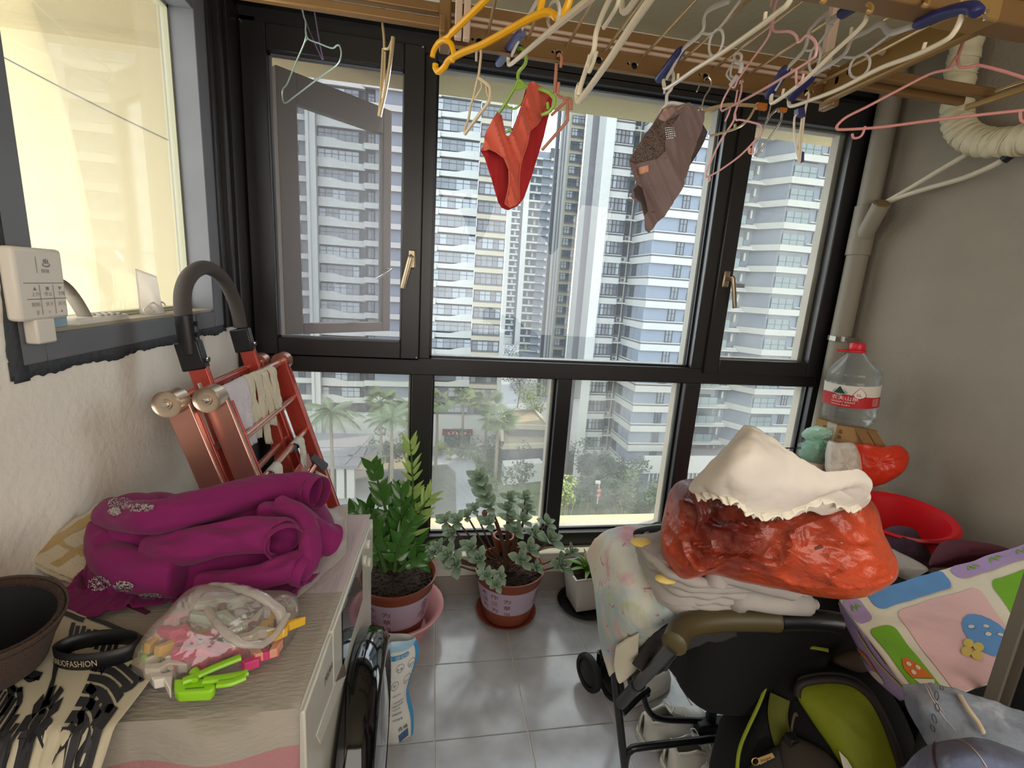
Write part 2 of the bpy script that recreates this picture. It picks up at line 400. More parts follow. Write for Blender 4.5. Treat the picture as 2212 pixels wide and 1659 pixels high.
# fixed grid of the window wall
gf = MB(); A, B = YW, YW+.09
def bars(mb, L, a=A, b=B):
    for x0, x1, z0, z1 in L: mb.box((x0, a, z0), (x1, b, z1))
bars(gf, [(XL, XR, .222, .298), (XL, -.70, .298, 2.49), (2.03, XR, .298, 2.53), (XL, XR, 2.45, 2.53), (-.70, 2.03, 1.125, 1.202),
          (-.09, .004, .298, 1.125), (.607, .68, .298, 1.125), (1.283, 1.37, .298, 1.125), (-.062, -.014, 1.202, 2.45), (1.30, 1.362, 1.202, 2.45), (-.70, -.062, 1.19, 1.205), (-.014, 1.30, 2.43, 2.46)])
tr = gf.build('trim_1', m_frame, bevel=.003); tag(tr, kind='structure')
def window(n, x0, x1, z0, z1, gm, inset=.045, bead=True):
    w_ = thing('window_%d' % n, kind='structure', loc=((x0+x1)/2, YW, z0))
    y = YW+inset
    MB().box((x0, y, z0), (x1, y+.005, z1)).build('pane', gm, w_)
    e = .009; r = MB()
    for a, b, c, d in ((x0, x0+e, z0, z1), (x1-e, x1, z0, z1), (x0, x1, z0, z0+e), (x0, x1, z1-e, z1)): r.box((a, y-.008, c), (b, y+.012, d))
    r.build('glazing_bead', m_bead, w_)
    r = MB(); e = .03
    for a, b, c, d in ((x0-.01, x0+e*.2, z0, z1), (x1-e*.6, x1+.01, z0, z1), (x0, x1, z0-.01, z0+e*.3), (x0, x1, z1-e*.3, z1+.01)): r.box((a, y+.012, c), (b, y+.06, d))
    r.build('outer_frame', m_outframe, w_)
    return w_
window(2, -.014, 1.30, 1.202, 2.43, m_glass)
window(4, -.70, -.09, .298, 1.125, m_dusty); window(5, .004, .607, .298, 1.125, m_dusty); window(6, .68, 1.283, .298, 1.125, m_dusty); window(7, 1.37, 2.03, .298, 1.125, m_dusty)
def sash(w_, x0, x1, z0, z1, gx0, gx1, gz0, gz1, y0, y1):
    r = MB()
    for a, b, c, d in ((x0, gx0, z0, z1), (gx1, x1, z0, z1), (gx0, gx1, z0, gz0), (gx0, gx1, gz1, z1)): r.box((a, y0, c), (b, y1, d))
    return r.build('sash_frame', m_frame, w_, bevel=.004)
def handle(w_, c, tip, y):
    h = MB().box((c[0]-.016, y-.012, c[1]-.04), (c[0]+.016, y, c[1]+.04)).build('handle_plate', m_alu, w_, bevel=.01)
    MB().cyl((c[0], y-.012, c[1]), (c[0], y-.05, c[1]), .009).tube(spline([(c[0], y-.05, c[1]+.004), (c[0]+(tip[0]-c[0])*.15, y-.056, c[1]-.002), (tip[0], y-.052, tip[1])], 5), .011, 10, flat=(.7, (0, 1, 0))).build('handle', m_alu, w_, bevel=.002)
w1 = thing('window_1', kind='structure', loc=(-.4, YW, 1.2))
sash(w1, -.752, -.062, 1.20, 2.468, -.66, -.144, 1.274, 2.375, YW-.018, YW+.05)
MB().box((-.66, YW+.02, 1.274), (-.144, YW+.021, 2.375)).build('insect_screen', m_screen, w1)
for x, z in ((-.745, 1.208), (-.072, 2.46), (-.745, 2.46), (-.072, 1.208)): MB().cyl((x, YW-.024, z), (x, YW-.018, z), .0035).build('screw', m_chrome, w1)
r = MB(); e = .007
for a, b, c, d in ((-.66, -.66+e, 1.274, 2.375), (-.144-e, -.144, 1.274, 2.375), (-.66, -.144, 1.274, 1.274+e), (-.66, -.144, 2.375-e, 2.375)): r.box((a, YW+.012, c), (b, YW+.03, d))
r.build('glazing_bead', m_frame2, w1)
hc = px(890, 560, Y=YW-.02); handle(w1, (hc.x-.0, hc.z), (hc.x-.035, hc.z-.125), YW-.018)
# the casement hinged on its left edge and swung outward
hx, hy = -.665, 2.25; zt_, zb_ = 2.375, 1.27
def swing(s, z, d=0):
    a = math.radians(41); return Vector((hx+s*math.cos(a)-d*math.sin(a), hy+s*math.sin(a)+d*math.cos(a), z))
cm = MB(); Wd = .56
for s0, s1, z0, z1 in ((0, .085, zb_, zt_), (Wd-.04, Wd+.01, zb_, zt_), (.085, Wd-.04, zb_, zb_+.05), (.085, Wd-.04, zt_-.12, zt_)):
    cm.hexa([swing(s, z, d) for z in (z0, z1) for d in (0, .04) for s in (s0, s1)])
cm.build('casement_frame', mat('brown_frame', '54483f', .5, var=(4, .1)), w1, bevel=.003)
cg = MB().hexa([swing(s, z, d) for z in (zb_+.05, zt_-.12) for d in (.02, .025) for s in (.085, Wd-.04)]); cg.build('casement_pane', m_glass, w1)
p = swing(Wd-.02, 1.60); q = swing(Wd-.11, 1.545, -.05)
MB().tube([p, swing(Wd-.02, 1.60, -.05), q], .008, 8, flat=(.6, (0, 0, 1))).build('casement_handle', m_chrome, w1)
w3 = thing('window_3', kind='structure', loc=(1.7, YW, 1.2))
sash(w3, 1.362, 2.035, 1.18, 2.50, 1.441, 1.957, 1.255, 2.385, YW-.018, YW+.05)
MB().box((1.441, YW+.03, 1.255), (1.957, YW+.035, 2.385)).build('pane', m_dusty, w3)
r = MB()
for a, b, c, d in ((1.441, 1.446, 1.255, 2.385), (1.93, 1.957, 1.255, 2.385), (1.441, 1.957, 1.255, 1.262), (1.441, 1.957, 2.375, 2.385)): r.box((a, YW+.036, c), (b, YW+.08, d))
r.build('outer_frame', m_outframe, w3)
hc = px(1567, 603, Y=YW-.02); handle(w3, (hc.x, hc.z), (hc.x+.04, hc.z-.135), YW-.018)
r = MB(); r.box((1.50, YW+.05, 1.62), (1.56, YW+.10, 1.64)); r.build('window_latch', m_frame, w3)
# side window in the left wall
w8 = thing('window_8', kind='structure', loc=(XL, 1.45, 1.34))
r = MB()
GY0, GY1, GZ0, GZ1 = 1.078, 1.826, 1.408, 2.344
for a, b, c, d in ((LY0, GY0, LZ0, LZ1), (GY1, LY1+.01, LZ0, LZ1), (GY0, GY1, LZ0, GZ0-.012), (GY0, GY1, GZ1, LZ1)): r.box((XL-.10, a, c), (XL+.004, b, d))
r.build('side_frame', m_frame2, w8, bevel=.003)
MB().box((XL-.10, GY0, GZ0-.014), (XL-.004, GY1, GZ0-.004)).build('sill_slab', mat('sill_dusty', 'a89c8a', .5), w8)
MB().box((XL-.085, GY0, GZ0-.01), (XL-.08, GY1, GZ1)).build('pane', film('side_glass', 'f0eee4', .93, .02), w8)
e = .008; r = MB()
for a, b, c, d in ((GY0, GY0+e, GZ0, GZ1), (GY1-e, GY1, GZ0, GZ1), (GY0, GY1, GZ0, GZ0+e), (GY0, GY1, GZ1-e, GZ1)): r.box((XL-.09, a, c), (XL-.07, b, d))
r.build('glazing_bead', mat('bead_pale', 'a5a48c', .4), w8)
# corner post of the two windows
cp = MB().box((XL-.1, LY1, LZ0-.01), (XL+.012, YW+.02, 2.53)).box((XL-.02, 1.94, LZ0-.01), (XL+.03, 1.965, 2.5)).box((XL-.02, 2.02, .3), (XL+.025, YW+.01, 2.5)).build('trim_2', m_frame, bevel=.003); tag(cp, kind='structure')
tag(MB().box((XL-.05, LY0, 2.49), (XL+.02, YW+.02, ZC)).box((XL, 2.10, 2.52), (XR, 2.16, 2.56)).build('trim_3', m_bead), kind='structure')
# dark paint smeared round the side frame
sm = MB(); rnd = random.Random(3); N = 90; up, dn = [], []
for i in range(N+1):
    y = LY0-.03+(LY1-LY0+.05)*i/N; up.append((XL+.0005, y, LZ0+.012)); dn.append((XL+.0005, y, LZ0-.022-.012*noise.noise((y*9, 0, 0))-.006*rnd.random()))
sm.add(up+dn, [(i, i+1, N+2+i, N+1+i) for i in range(N)])
up, dn = [], []
for i in range(N+1):
    z = LZ0-.03+(LZ1-LZ0)*i/N; up.append((XL+.0008, LY0+.01, z)); dn.append((XL+.0008, LY0-.022-.014*noise.noise((z*7, 3, 0))-.005*rnd.random(), z))
sm.add(up+dn, [(i, N+1+i, N+2+i, i+1) for i in range(N)])
sm.build('paint_smear', m_smear, w8, solid=.004)
# outside of the flat: ledge, soffit, wing wall
m_cream = mat('cream_render', 'b0a582', .9, var=(1.3, .04), bump=(30, .15)); m_soff = mat('soffit_paint', '9c8f68', .9, bump=(12, .3, .02))
ex = thing('trim_4', kind='structure', loc=(0, 2.4, 0))
MB().box((-2.5, 2.21, -.3), (3.5, 2.50, .205)).build('outer_ledge', mat('ledge_tile', 'b39f74', .8, bump=(30, .2)), ex)
ys_ = 2.62
MB().box((-.95, 2.24, 2.475), (3.6, ys_, 2.75)).box((-.95, 2.24, 2.45), (3.6, 2.30, 2.475)).build('soffit', m_soff, ex)
zz = px(415, 92, Y=2.75).z
lw = thing('wall_exterior', kind='structure', loc=(-3, 2.75, 0))
MB().box((-6, 2.75, -2), (-1.05, 3.0, zz+.2)).build('wing_wall', m_cream, lw)
MB().box((-6, 1.2, zz), (-.94, 2.75, zz+.2)).box((-6, 2.70, zz-.045), (-1.05, 2.76, zz+.0)).build('wing_soffit', m_soff, lw)
c0, c1 = px(-60, 88, Y=2.55), px(470, 352, Y=2.55)
tag(MB().tube([c0+(c1-c0)*t/10+Vector((0, 0, -.012*math.sin(PI*t/10))) for t in range(11)], .0035, 6).build('cable', m_bead), 'thin black cable stretched diagonally outside the side window', 'cable')
ALB = .44
# ---------------------------------------------------------------- outside: towers
G = -28.5
m_white = mat('tower_white', 'c3c4be', .85, var=(.3, .05)); m_beige = mat('tower_beige', 'bfb79f', .85, var=(.3, .05)); m_grey = mat('tower_grey', '86858a', .85, var=(.5, .08))
m_blue = mat('tower_blue', '868f9c', .85, var=(.3, .05)); m_dk = mat('tower_dark', '4e5057', .8); m_win = mat('tower_glass', '5a6672', .12, var=(.6, .5), spec=.8)
m_cur = mat('tower_curtain', 'a8b0b6', .7); m_wf = mat('tower_window_frame', '35383e', .6); m_rail = film('balcony_glass', '9fb0b4', .55, .05); m_line = mat('tower_line', '6d6a70', .8)
MW = [m_wf, m_win, m_cur, m_grey]
def win_mesh(w_, h, cols, seed=0, d=.12, split=.62, curt=.3, right_panel=0):
    rn = random.Random(seed); mb = MB(); f = .07; xs = [w_*i/cols for i in range(cols+1)]
    mb.m(0).box((0, -d, 0), (w_, 0, f)).box((0, -d, h-f), (w_, 0, h)).box((0, -d, h*split-f/2), (w_, 0, h*split+f/2))
    for x in xs: mb.box((x-f/2, -d, 0), (x+f/2, 0, h))
    for i in range(cols):
        k = 2 if rn.random() < curt else 1
        if right_panel and i in right_panel: k = 3
        mb.m(k).box((xs[i]+f/2, -d*.5, f), (xs[i+1]-f/2, 0, h-f))
    return mb
def rows(z0, lo, hi): 
    k = math.ceil((lo-z0)/3); o = []
    while z0+3*k < hi: o.append(z0+3*k); k += 1
    return o
def wave_band(x0, x1, y, z, hl, hr, c=(.25, .6), proud=.9, n=24, back=.0):
    mb = MB(); vs = []
    for i in range(n+1):
        t = i/n; s = min(max((t-c[0])/(c[1]-c[0]), 0), 1); s = s*s*(3-2*s); h = hl+(hr-hl)*s; x = x0+(x1-x0)*t; yy = y-proud-.25*math.sin(PI*t)
        vs += [(x, yy, z), (x, yy, z+h), (x, yy+.15, z+h), (x, yy+.15, z)]
    fs = [(4*i+a, 4*i+(a+1) % 4, 4*i+4+(a+1) % 4, 4*i+4+a) for i in range(n) for a in range(4)]
    mb.add(vs, fs); mb.add([vs[0], vs[1], vs[2], vs[3]], [(0, 1, 2, 3)]); mb.add(vs[-4:], [(3, 2, 1, 0)])
    return mb.box((x0, y-proud+.1, z), (x1, y, z+.15))
def place(bld, protos, zs, x, y, name=None):
    """one window per floor, sharing meshes between the floors"""
    for i, z in enumerate(zs): inst(protos[i % len(protos)], bld, Matrix.Translation(Vector((x, y, z))-wl(bld)))
def protos(bld, name, mbs, mats):
    o = [m.build(name, mats, bld, local=True) for m in mbs]
    return o
def kill(ps):
    for p in ps: bpy.data.objects.remove(p)
def X_(x, Y, y=608): return px(x, y, Y=Y).x
def body(b, x0, x1, Y, depth, m, top=60, z=G):
    k = (Y+depth)/Y if x0 > 0 else 1   # the flank tapers away from the street
    a0, a1 = x0*k+(.3 if x0 > 0 else 0), max(x1*k, x1)
    return MB().hexa([(x0, Y, z), (x1, Y, z), (a0, Y+depth, z), (a1, Y+depth, z), (x0, Y, top), (x1, Y, top), (a0, Y+depth, top), (a1, Y+depth, top)]).build('tower_wall', m, b)
# tower A: left, grey with long wavy balconies, and its right wing B
YA = 84
tA = thing('tower_block', 'wide grey and white tower with wavy balconies seen through the left panes', 'building', (-12, YA, G))
xa = [X_(612, YA), X_(672, YA), X_(691.6, YA), X_(790, YA), X_(810, YA), X_(880, YA)]
xa[0] = -32
body(tA, xa[0], xa[1], YA, 14, m_grey); body(tA, xa[1], xa[2], YA-1.3, 15, m_white); body(tA, xa[2], xa[3], YA+.6, 14, m_dk); body(tA, xa[3], xa[4], YA+.9, 14, m_dk); body(tA, xa[4], X_(942, YA), YA, 14, m_blue)
bA = MB()
for z in rows(1.0, G+3, 58): bA.box((xa[0], YA-.5, z-.1), (xa[1], YA, z+.75)).box((xa[3]-.2, YA-.7, z-.3), (X_(942, YA), YA, z+.6))
bA.box((xa[1]+.02, YA-1.5, G), (xa[1]+.5, YA-1.2, 60)); bA.build('floor_band', m_white, tA)
WA = xa[3]-xa[2]
wb_ = [wave_band(0, WA, 0, 0, 1.45, 1.0)]; pp = protos(tA, 'balcony', wb_, m_white)
place(tA, pp, rows(.45, G+6, 40), xa[2], YA+.6); kill(pp)
pp = protos(tA, 'window', [win_mesh(WA-1.1, 1.75, 6, s, curt=c) for s, c in ((1, .6), (2, .2), (3, .1), (4, .5), (5, .15))], MW)
place(tA, pp, rows(1.45, G+6, 40), xa[2]+.1, YA-.1); kill(pp)
pp = protos(tA, 'window', [win_mesh(1.0, 1.7, 2, 9, curt=0)], MW); place(tA, pp, rows(1.85, G+6, 40), xa[1]-2.4, YA-.02)
place(tA, pp, rows(1.85, G+6, 40), xa[1]-6.0, YA-.02); place(tA, pp, rows(1.75, G+6, 40), xa[3]+.3, YA+.88); kill(pp)
tB = thing('tower_block', 'tower wing with wavy balconies and beige bands behind the hanging red underpants', 'building', (10, YA, G))
x0, x1, x2, x3 = X_(930, YA), X_(1023.5, YA), X_(1086, YA), X_(1095, YA)
body(tB, x0, x1, YA+.6, 14, m_dk); body(tB, x1, x2, YA+.02, 14, m_grey); body(tB, x2, x3, YA-.6, 14, m_white)
wb_ = [wave_band(0, x1-x0, 0, 0, .8, 1.3, (.45, .8))]; pp = protos(tB, 'balcony', wb_, m_white); place(tB, pp, rows(.95, G+9, 58), x0, YA+.6); kill(pp)
pp = protos(tB, 'window', [win_mesh(x1-x0-.2, 1.75, 6, s, curt=c) for s, c in ((11, .6), (12, .2), (13, .3), (14, .5), (15, .15), (16, .4))], MW); place(tB, pp, rows(1.95, G+6, 44), x0+.1, YA-.1); kill(pp)
pp = protos(tB, 'window', [win_mesh(x2-x1-.3, 1.75, 5, s, curt=.25, right_panel=(0, 3)) for s in (21, 22, 23)], MW); place(tB, pp, rows(1.75, G+6, 44), x1+.15, YA); kill(pp)
bb = MB(); bl = MB()
for z in rows(.75, G+6, 58): bb.box((x1, YA-.35, z-.05), (x2, YA, z+.7)); bl.box((x1, YA-.2, z+.7), (x2, YA, z+.82))
bb.build('floor_band', m_beige, tB); bl.build('sill_line', m_line, tB)['kind'] = 'stuff'
en = thing('shop_entrance', 'dark glazed entrance under a maroon signboard at the foot of the beige-banded tower wing', 'entrance', (px(985, 965, Z=G).x, YA-1.5, G))
q = px(985, 960, Y=YA-1.3)
MB().box((q.x-2.2, YA-1.5, G), (q.x+2.6, YA-.8, G+2.4)).build('glazing', m_win, en); MB().box((q.x-2.6, YA-1.7, G+2.4), (q.x+3, YA-.8, G+3.4)).build('signboard', mat('maroon', '6a2a2a', .6), en)
for i in range(5): MB().box((q.x-1.6+i*.75, YA-1.74, G+2.65), (q.x-1.2+i*.75, YA-1.7, G+3.15)).build('sign_letter', mat('sign_pink', 'd9a09a', .6), en)
bw = MB().box((x0-30, YA-.8, G), (x2, YA+.5, G+6)).build('podium', m_white, tB)
# tower D: plain beige slab with one column of windows
YD = 124.7
tD = thing('tower_block', 'tall cream tower with a single column of small dark windows, right of the red underpants', 'building', (36, YD, G))
x0, x1, x2, x3 = X_(1186, YD), X_(1208, YD), X_(1236, YD), X_(1263, YD)
body(tD, x0, x1-.6, YD, 20, m_white); body(tD, x1-.5, x2, YD+.5, 20, m_beige); body(tD, x2, x3+3, YD-.3, 20, m_white)
MB().box((x0-.9, YD+.3, G), (x0, YD+1.3, 62)).build('edge_strip', m_dk, tD); MB().box((X_(1191, YD), YD-.15, G), (X_(1193, YD), YD, 62)).box((X_(1197, YD), YD-.15, G), (X_(1198.5, YD), YD, 62)).build('drain_pipe', m_line, tD)
pp = protos(tD, 'window', [win_mesh(x2-x1-.6, 1.75, 4, s, d=.2, curt=.3) for s in (31, 32, 33)], MW); place(tD, pp, rows(1.35, G+4, 60), x1+.2, YD+.5); kill(pp)
bl = MB()
for z in rows(1.05, G+4, 60): bl.box((x1+.1, YD+.1, z), (x2-.2, YD+.5, z+.15))
bl.build('sill_line', m_line, tD)['kind'] = 'stuff'
# far towers of the street canyon
for (Y, xl, xr, name, top, mcol, lab, cols, z0, xw0, xw1) in (
    (243, 1096, 1117, 'tower_block', 62, m_white, 'far narrow tower with tiny stacked windows, left of the street canyon', 3, .4, 1097.5, 1113.5),
    (182, 1131, 1188, 'tower_block', px(1180, 328, Y=182).z, m_blue, 'far blue-grey tower with stepped balconies closing the street canyon', 4, 1.2, 1132.5, 1153)):
    t = thing(name, lab, 'building', (X_(xl, Y), Y, G)); a, b = X_(xl, Y), X_(xr, Y)
    body(t, a, b, Y, 18, mcol, top)
    wa, wb2 = X_(xw0, Y), X_(xw1, Y)
    pp = protos(t, 'window', [win_mesh(wb2-wa, 1.9, cols, s, d=.3, split=.7, curt=.2) for s in (41, 42)], MW); place(t, pp, rows(z0, G+4, top-3), wa, Y-.02); kill(pp)
    bb = MB()
    for z in rows(z0, G+4, top-1):
        bb.box((wa-.2, Y-.6, z-.8), (wb2+.3, Y, z-.1))
        if Y == 182: bb.box((X_(1154, Y), Y-1.2, z-.7), (X_(1169, Y), Y, z-.5)).box((X_(1170, Y), Y-1.6, z-1), (X_(1178, Y), Y, z-.1))
    bb.build('floor_band', m_white, t)
    if Y == 182: MB().box((X_(1183, Y), Y-.5, G), (b+.3, Y, top+1)).box((X_(1168, Y), Y-.4, top-3), (b, Y, top+1.5)).build('edge_strip', m_dk, t)
    if Y == 243: MB().box((X_(1119, Y), Y-1, G), (X_(1131, Y), Y-.2, 58)).build('side_wall', m_white, t); MB().box((X_(1115, Y), Y-.9, G), (X_(1119, Y), Y-.2, 58)).build('edge_strip', m_dk, t)
# tower C with its projecting wing and tower H on the right
YC, YG = 67.5, 61.2
tC = thing('tower_block', 'blue-grey tower with white floor bands and air conditioners in a recess, behind the brown shorts', 'building', (26, YC, G))
c = [X_(v, YC) for v in (1262, 1272, 1287, 1292, 1334, 1352, 1371)]
body(tC, c[0]-.3, c[1], YC+2, 14, m_line); body(tC, c[1], c[3], YC-1.1, 15, m_white); body(tC, c[3], c[4], YC, 14, m_blue); body(tC, c[4], c[5]+2, YC+1.6, 12, m_blue)
pp = protos(tC, 'window', [win_mesh(c[4]-c[3]-.15, 1.75, 5, s, d=.25, curt=.25, right_panel=(2, 3)) for s in (51, 52, 53)], MW); place(tC, pp, rows(1.25, G+4, 45), c[3]+.08, YC); kill(pp)
pp = protos(tC, 'window', [win_mesh(.75, 1.7, 2, 54, curt=0)], MW); place(tC, pp, rows(1.25, G+4, 45), c[4]+.95, YC+1.6); kill(pp)
acm = MB(); acm.m(0).box((0, -.35, 0), (.85, 0, .62)); acm.m(1).lathe([(.01, 0), (.24, 0)], (.3, -.36, .31), 16, R=Matrix.Rotation(PI/2, 3, 'X'))
pp = protos(tC, 'air_conditioner', [acm], [m_white, m_dk])
for i, z in enumerate(rows(.32, G+4, 45)): inst(pp[0], tC, Matrix.Translation(Vector((c[4]+.35+.3*(i % 2), YC+.9, z))-wl(tC)))
kill(pp)
bb = MB(); bl = MB()
x5, x6 = X_(1364, YG), X_(1370, YG)
Yw_ = YG; wx0, wx1 = X_(1390, YG), X_(1534, YG)
ang0 = Vector((c[5]+.6, YC+.2)); ang1 = Vector((X_(1398, YG), YG))
for z in rows(-.05, G+3, 60):
    bb.box((c[3], YC-.35, z), (c[4], YC, z+.85)).box((c[4]-.1, YC-.2, z+.12), (c[5]+.5, YC+1.6, z+.3))
    bl.box((c[3], YC-.2, z+.85), (c[4], YC, z+1.1)); bb.box((c[3], YC-.38, z+1.1), (c[4], YC, z+1.2))
    for a0, a1, mm, o in ((z, z+.9, bb, .35), (z+.9, z+1.12, bl, .15), (z+1.12, z+1.24, bb, .3)):
        d = (ang1-ang0).normalized(); nn = Vector((d.y, -d.x))*-1 if False else Vector((-abs(d.y), -abs(d.x))).normalized()
        P = [ang0+nn*0, ang1, ang1+Vector((0, -o)), ang0+nn*o]
        mm.prism([(p.x, p.y, 0) for p in P], (0, 0, a0), (0, 0, a1)); mm.box((ang1.x, YG-o, a0), (X_(1486, YG) if a0 > z+.5 else wx1, YG, a1))
bb.build('floor_band', m_white, tC); bl.build('sill_line', m_line, tC)['kind'] = 'stuff'
P = [ang0, ang1, Vector((wx1, YG)), Vector((wx1, YC+12)), Vector((ang0.x, YC+12))]
MB().prism([(p.x, p.y, 0) for p in P], (0, 0, G), (0, 0, 60)).build('wing_wall', m_blue, tC)
d = (ang1-ang0); L = d.length; ang = math.atan2(d.y, d.x)
wm = win_mesh(1.5, 1.7, 2, 61, curt=0); pp = protos(tC, 'window', [wm], MW)
for z in rows(1.25, G+4, 45): inst(pp[0], tC, Matrix.Translation(Vector((ang0.x+d.x*.12, ang0.y+d.y*.12, z))-wl(tC)) @ Matrix.Rotation(ang, 4, 'Z'))
kill(pp)
pp = protos(tC, 'window', [win_mesh(1.0, 1.7, 2, 62, curt=0)], MW); place(tC, pp, rows(1.25, G+4, 45), X_(1452, YG), YG-.02); kill(pp)
gl = MB(); gl.m(0).box((0, 0, .9), (3.2, .4, 2.95)); gl.m(1).box((0, -.12, 0), (3.2, -.08, 1.9)); gl.m(2).box((1.5, -.14, 0), (1.56, -.08, 1.9)).box((0, -.14, 1.86), (3.2, -.08, 1.92))
pp = protos(tC, 'glazed_balcony', [gl], [m_win, m_rail, m_wf]); place(tC, pp, rows(.3, G+4, 45), X_(1487, YG), YG-.05); kill(pp)
MB().box((X_(1517, YG), YG-.25, G), (wx1, YG, 60)).build('white_pier', m_white, tC)
pl = MB().tube([(c[4]+1.05, YC-.1, G), (c[4]+1.05, YC-.1, 60)], .05, 6).build('drain_pipe', m_beige, tC); MB().tube([(ang0.x+d.x*.55, ang0.y+d.y*.55-.5, G), (ang0.x+d.x*.55, ang0.y+d.y*.55-.5, 60)], .05, 6).build('drain_pipe', m_line, tC)
YH = 61.5
tH = thing('tower_block', 'blue-grey tower with angled white balconies seen through the right casement', 'building', (50, YH, G))
h = [X_(v, YH, 620) for v in (1530, 1622, 1640, 1662, 1694, 1722, 1760, 1830)]
R0 = Vector((h[2], YH+3.5)); R1 = Vector((h[3]+.3, YH))
P = [Vector((h[0], YH+3.5)), R0, R1, Vector((h[7]+12, YH)), Vector((h[7]+12, YH+16)), Vector((h[0], YH+16))]
MB().prism([(p.x, p.y, 0) for p in P], (0, 0, G), (0, 0, 60)).build('tower_wall', m_blue, tH)
bb = MB()
for z in rows(.0, G+3, 60):
    bb.prism([(p.x, p.y, 0) for p in (R0, R1, R1+Vector((-.1, -.5)), R0+Vector((-.4, -.4)))], (0, 0, z), (0, 0, z+.85)); bb.box((R1.x-.1, YH-.5, z), (h[7]+12, YH, z+.85)).box((h[0], YH+2.2, z), (R0.x-.2, YH+3.5, z+.2)).box((h[0], YH+2.6, z+.2), (R0.x-.2, YH+3.5, z+.55))
    bb.box((h[5], YH-.2, z+1.15), (h[6]+4, YH, z+1.27)).box((R0.x-1.2, YH+2.9, z+1.5), (R0.x-.9, YH+3.4, z+2.6))
bb.build('floor_band', m_white, tH)
gl = MB(); wd_ = h[1]-h[0]-.8; gl.m(0).box((0, 0, 0), (wd_, .3, 2.3)); gl.m(1).box((0, -1.0, 0), (wd_, -.95, 1.2)); gl.m(2).box((0, -1.02, 1.18), (wd_, -.94, 1.24)); [gl.box((wd_*i/4-.03, -1.02, 0), (wd_*i/4+.03, -.96, 1.2)) for i in range(5)]
pp = protos(tH, 'glazed_balcony', [gl], [m_win, m_rail, m_wf]); place(tH, pp, rows(.55, G+4, 45), h[0], YH+3.3); kill(pp)
wd_ = h[5]-R1.x-.6; gl = MB(); gl.m(0).box((0, 0, .9), (wd_, .3, 2.95)); gl.m(1).box((0, -.12, 0), (wd_, -.08, 1.9)); gl.m(2).box((0, -.14, 1.1), (wd_, -.08, 1.16)); [gl.box((wd_*i/3-.03, -.14, 0), (wd_*i/3+.03, -.07, 1.9)) for i in range(4)]
pp = protos(tH, 'glazed_balcony', [gl], [m_win, m_rail, m_wf]); place(tH, pp, rows(.45, G+4, 45), R1.x+.3, YH-.03); kill(pp)
pp = protos(tH, 'window', [win_mesh(.9, 1.6, 2, 71, curt=0)], MW); place(tH, pp, rows(1.25, G+4, 45), h[5]+.9, YH-.02); kill(pp)
MB().box((h[6]+3.2, YH-.9, G), (h[6]+5.5, YH, 60)).build('white_pier', m_white, tH)
MB().box((h[0]-3, YH-5, G), (h[7]+6, YH+3, px(1560, 1010, Y=YH-5).z)).build('podium', m_line, tH); MB().box((h[0]-9, YH-5.3, px(1560, 1020, Y=YH-5).z), (h[7]+6, YH-4.9, px(1560, 985, Y=YH-5).z)).build('podium_band', m_white, tH)
for i in range(26): MB().box((h[0]-8+i*.6, YH-5.2, G+1), (h[0]-7.85+i*.6, YH-5.0, px(1560, 1016, Y=YH-5).z)).build('louvre_slat', m_white, tH)
# ---------------------------------------------------------------- outside: ground and planting
m_ground = mat('asphalt_light', '85878a', .95, var=(.25, .2)); m_road = mat('road_grey', 'a2a5ab', .9, var=(.4, .1)); m_islet = mat('dark_paving', '6d7068', .95, var=(1.2, .25)); m_grass = mat('ground_cover', '63704a', .95, var=(.7, .4))
gr = MB().box((-120, 6, G-.3), (140, 320, G)).build('ground', m_ground); tag(gr, kind='structure')
def slab(pts, z, t, m, name, parent=None): 
    return MB().prism([px(x, y, Z=z) for x, y in pts], (0, 0, -t), (0, 0, 0)).build(name, m, parent, fix=True)
for pts, z, m in (([(925, 1040), (930, 985), (985, 983), (1022, 988), (1040, 1020), (1062, 1075), (1070, 1150), (920, 1150)], G+.08, m_road),
                  ([(928, 1150), (928, 1005), (965, 1003), (984, 1020), (986, 1150)], G+.15, m_islet), ([(1074, 812), (1092, 812), (1112, 850), (1142, 885), (1086, 890), (1080, 850)], G+.1, m_road),
                  ([(780, 985), (925, 975), (925, 1012), (770, 1015)], G+.1, mat('sunlit_paving', '9c8f7a', .9)), ([(1020, 985), (1090, 965), (1260, 1000), (1260, 1120), (1072, 1120)], G+.12, m_grass),  # first slab is a sunlit strip of ground, its sunlight set as a warmer colour
                  ([(1205, 1060), (1440, 1040), (1430, 1120), (1200, 1130)], G+.14, m_grass)):
    tag(slab(pts, z, .2, m, 'road' if m == m_road else 'ground'), kind='structure')
hl = thing('low_building', 'low flat-roofed building with a sandy roof beside the palm trees', 'building', tuple(px(1130, 950, Z=G)))
for pts, zt in (([(1085, 890), (1155, 888), (1186, 924), (1100, 921)], G+6), ([(1085, 932), (1182, 928), (1184, 962), (1085, 965)], G+4.2)):
    P = [px(x, y, Z=zt) for x, y in pts]
    MB().prism(P, (0, 0, -(zt-G)), (0, 0, -.3)).build('wall', m_line, hl, fix=True); cc = sum(P, Vector())/4
    MB().prism([cc+(p-cc)*.93 for p in P], (0, 0, -.3), (0, 0, 0.05)).build('roof', mat('sand_roof', 'a8987c', .95, var=(.6, .2)), hl, fix=True)
    r = MB()
    for i in range(4): r.bar(P[i], P[(i+1) % 4], .5, .8)
    r.build('parapet', m_beige, hl)
P = [px(x, y, Z=G+3.2) for x, y in ((1085, 995), (1165, 990), (1175, 1000), (1090, 1008))]
MB().prism(P, (0, 0, -3.2), (0, 0, 0)).build('white_wall', m_white, hl, fix=True)
cn = thing('entrance_canopy', 'grey flat entrance canopy on white columns below the left palms', 'canopy', tuple(px(720, 1040, Z=G)))
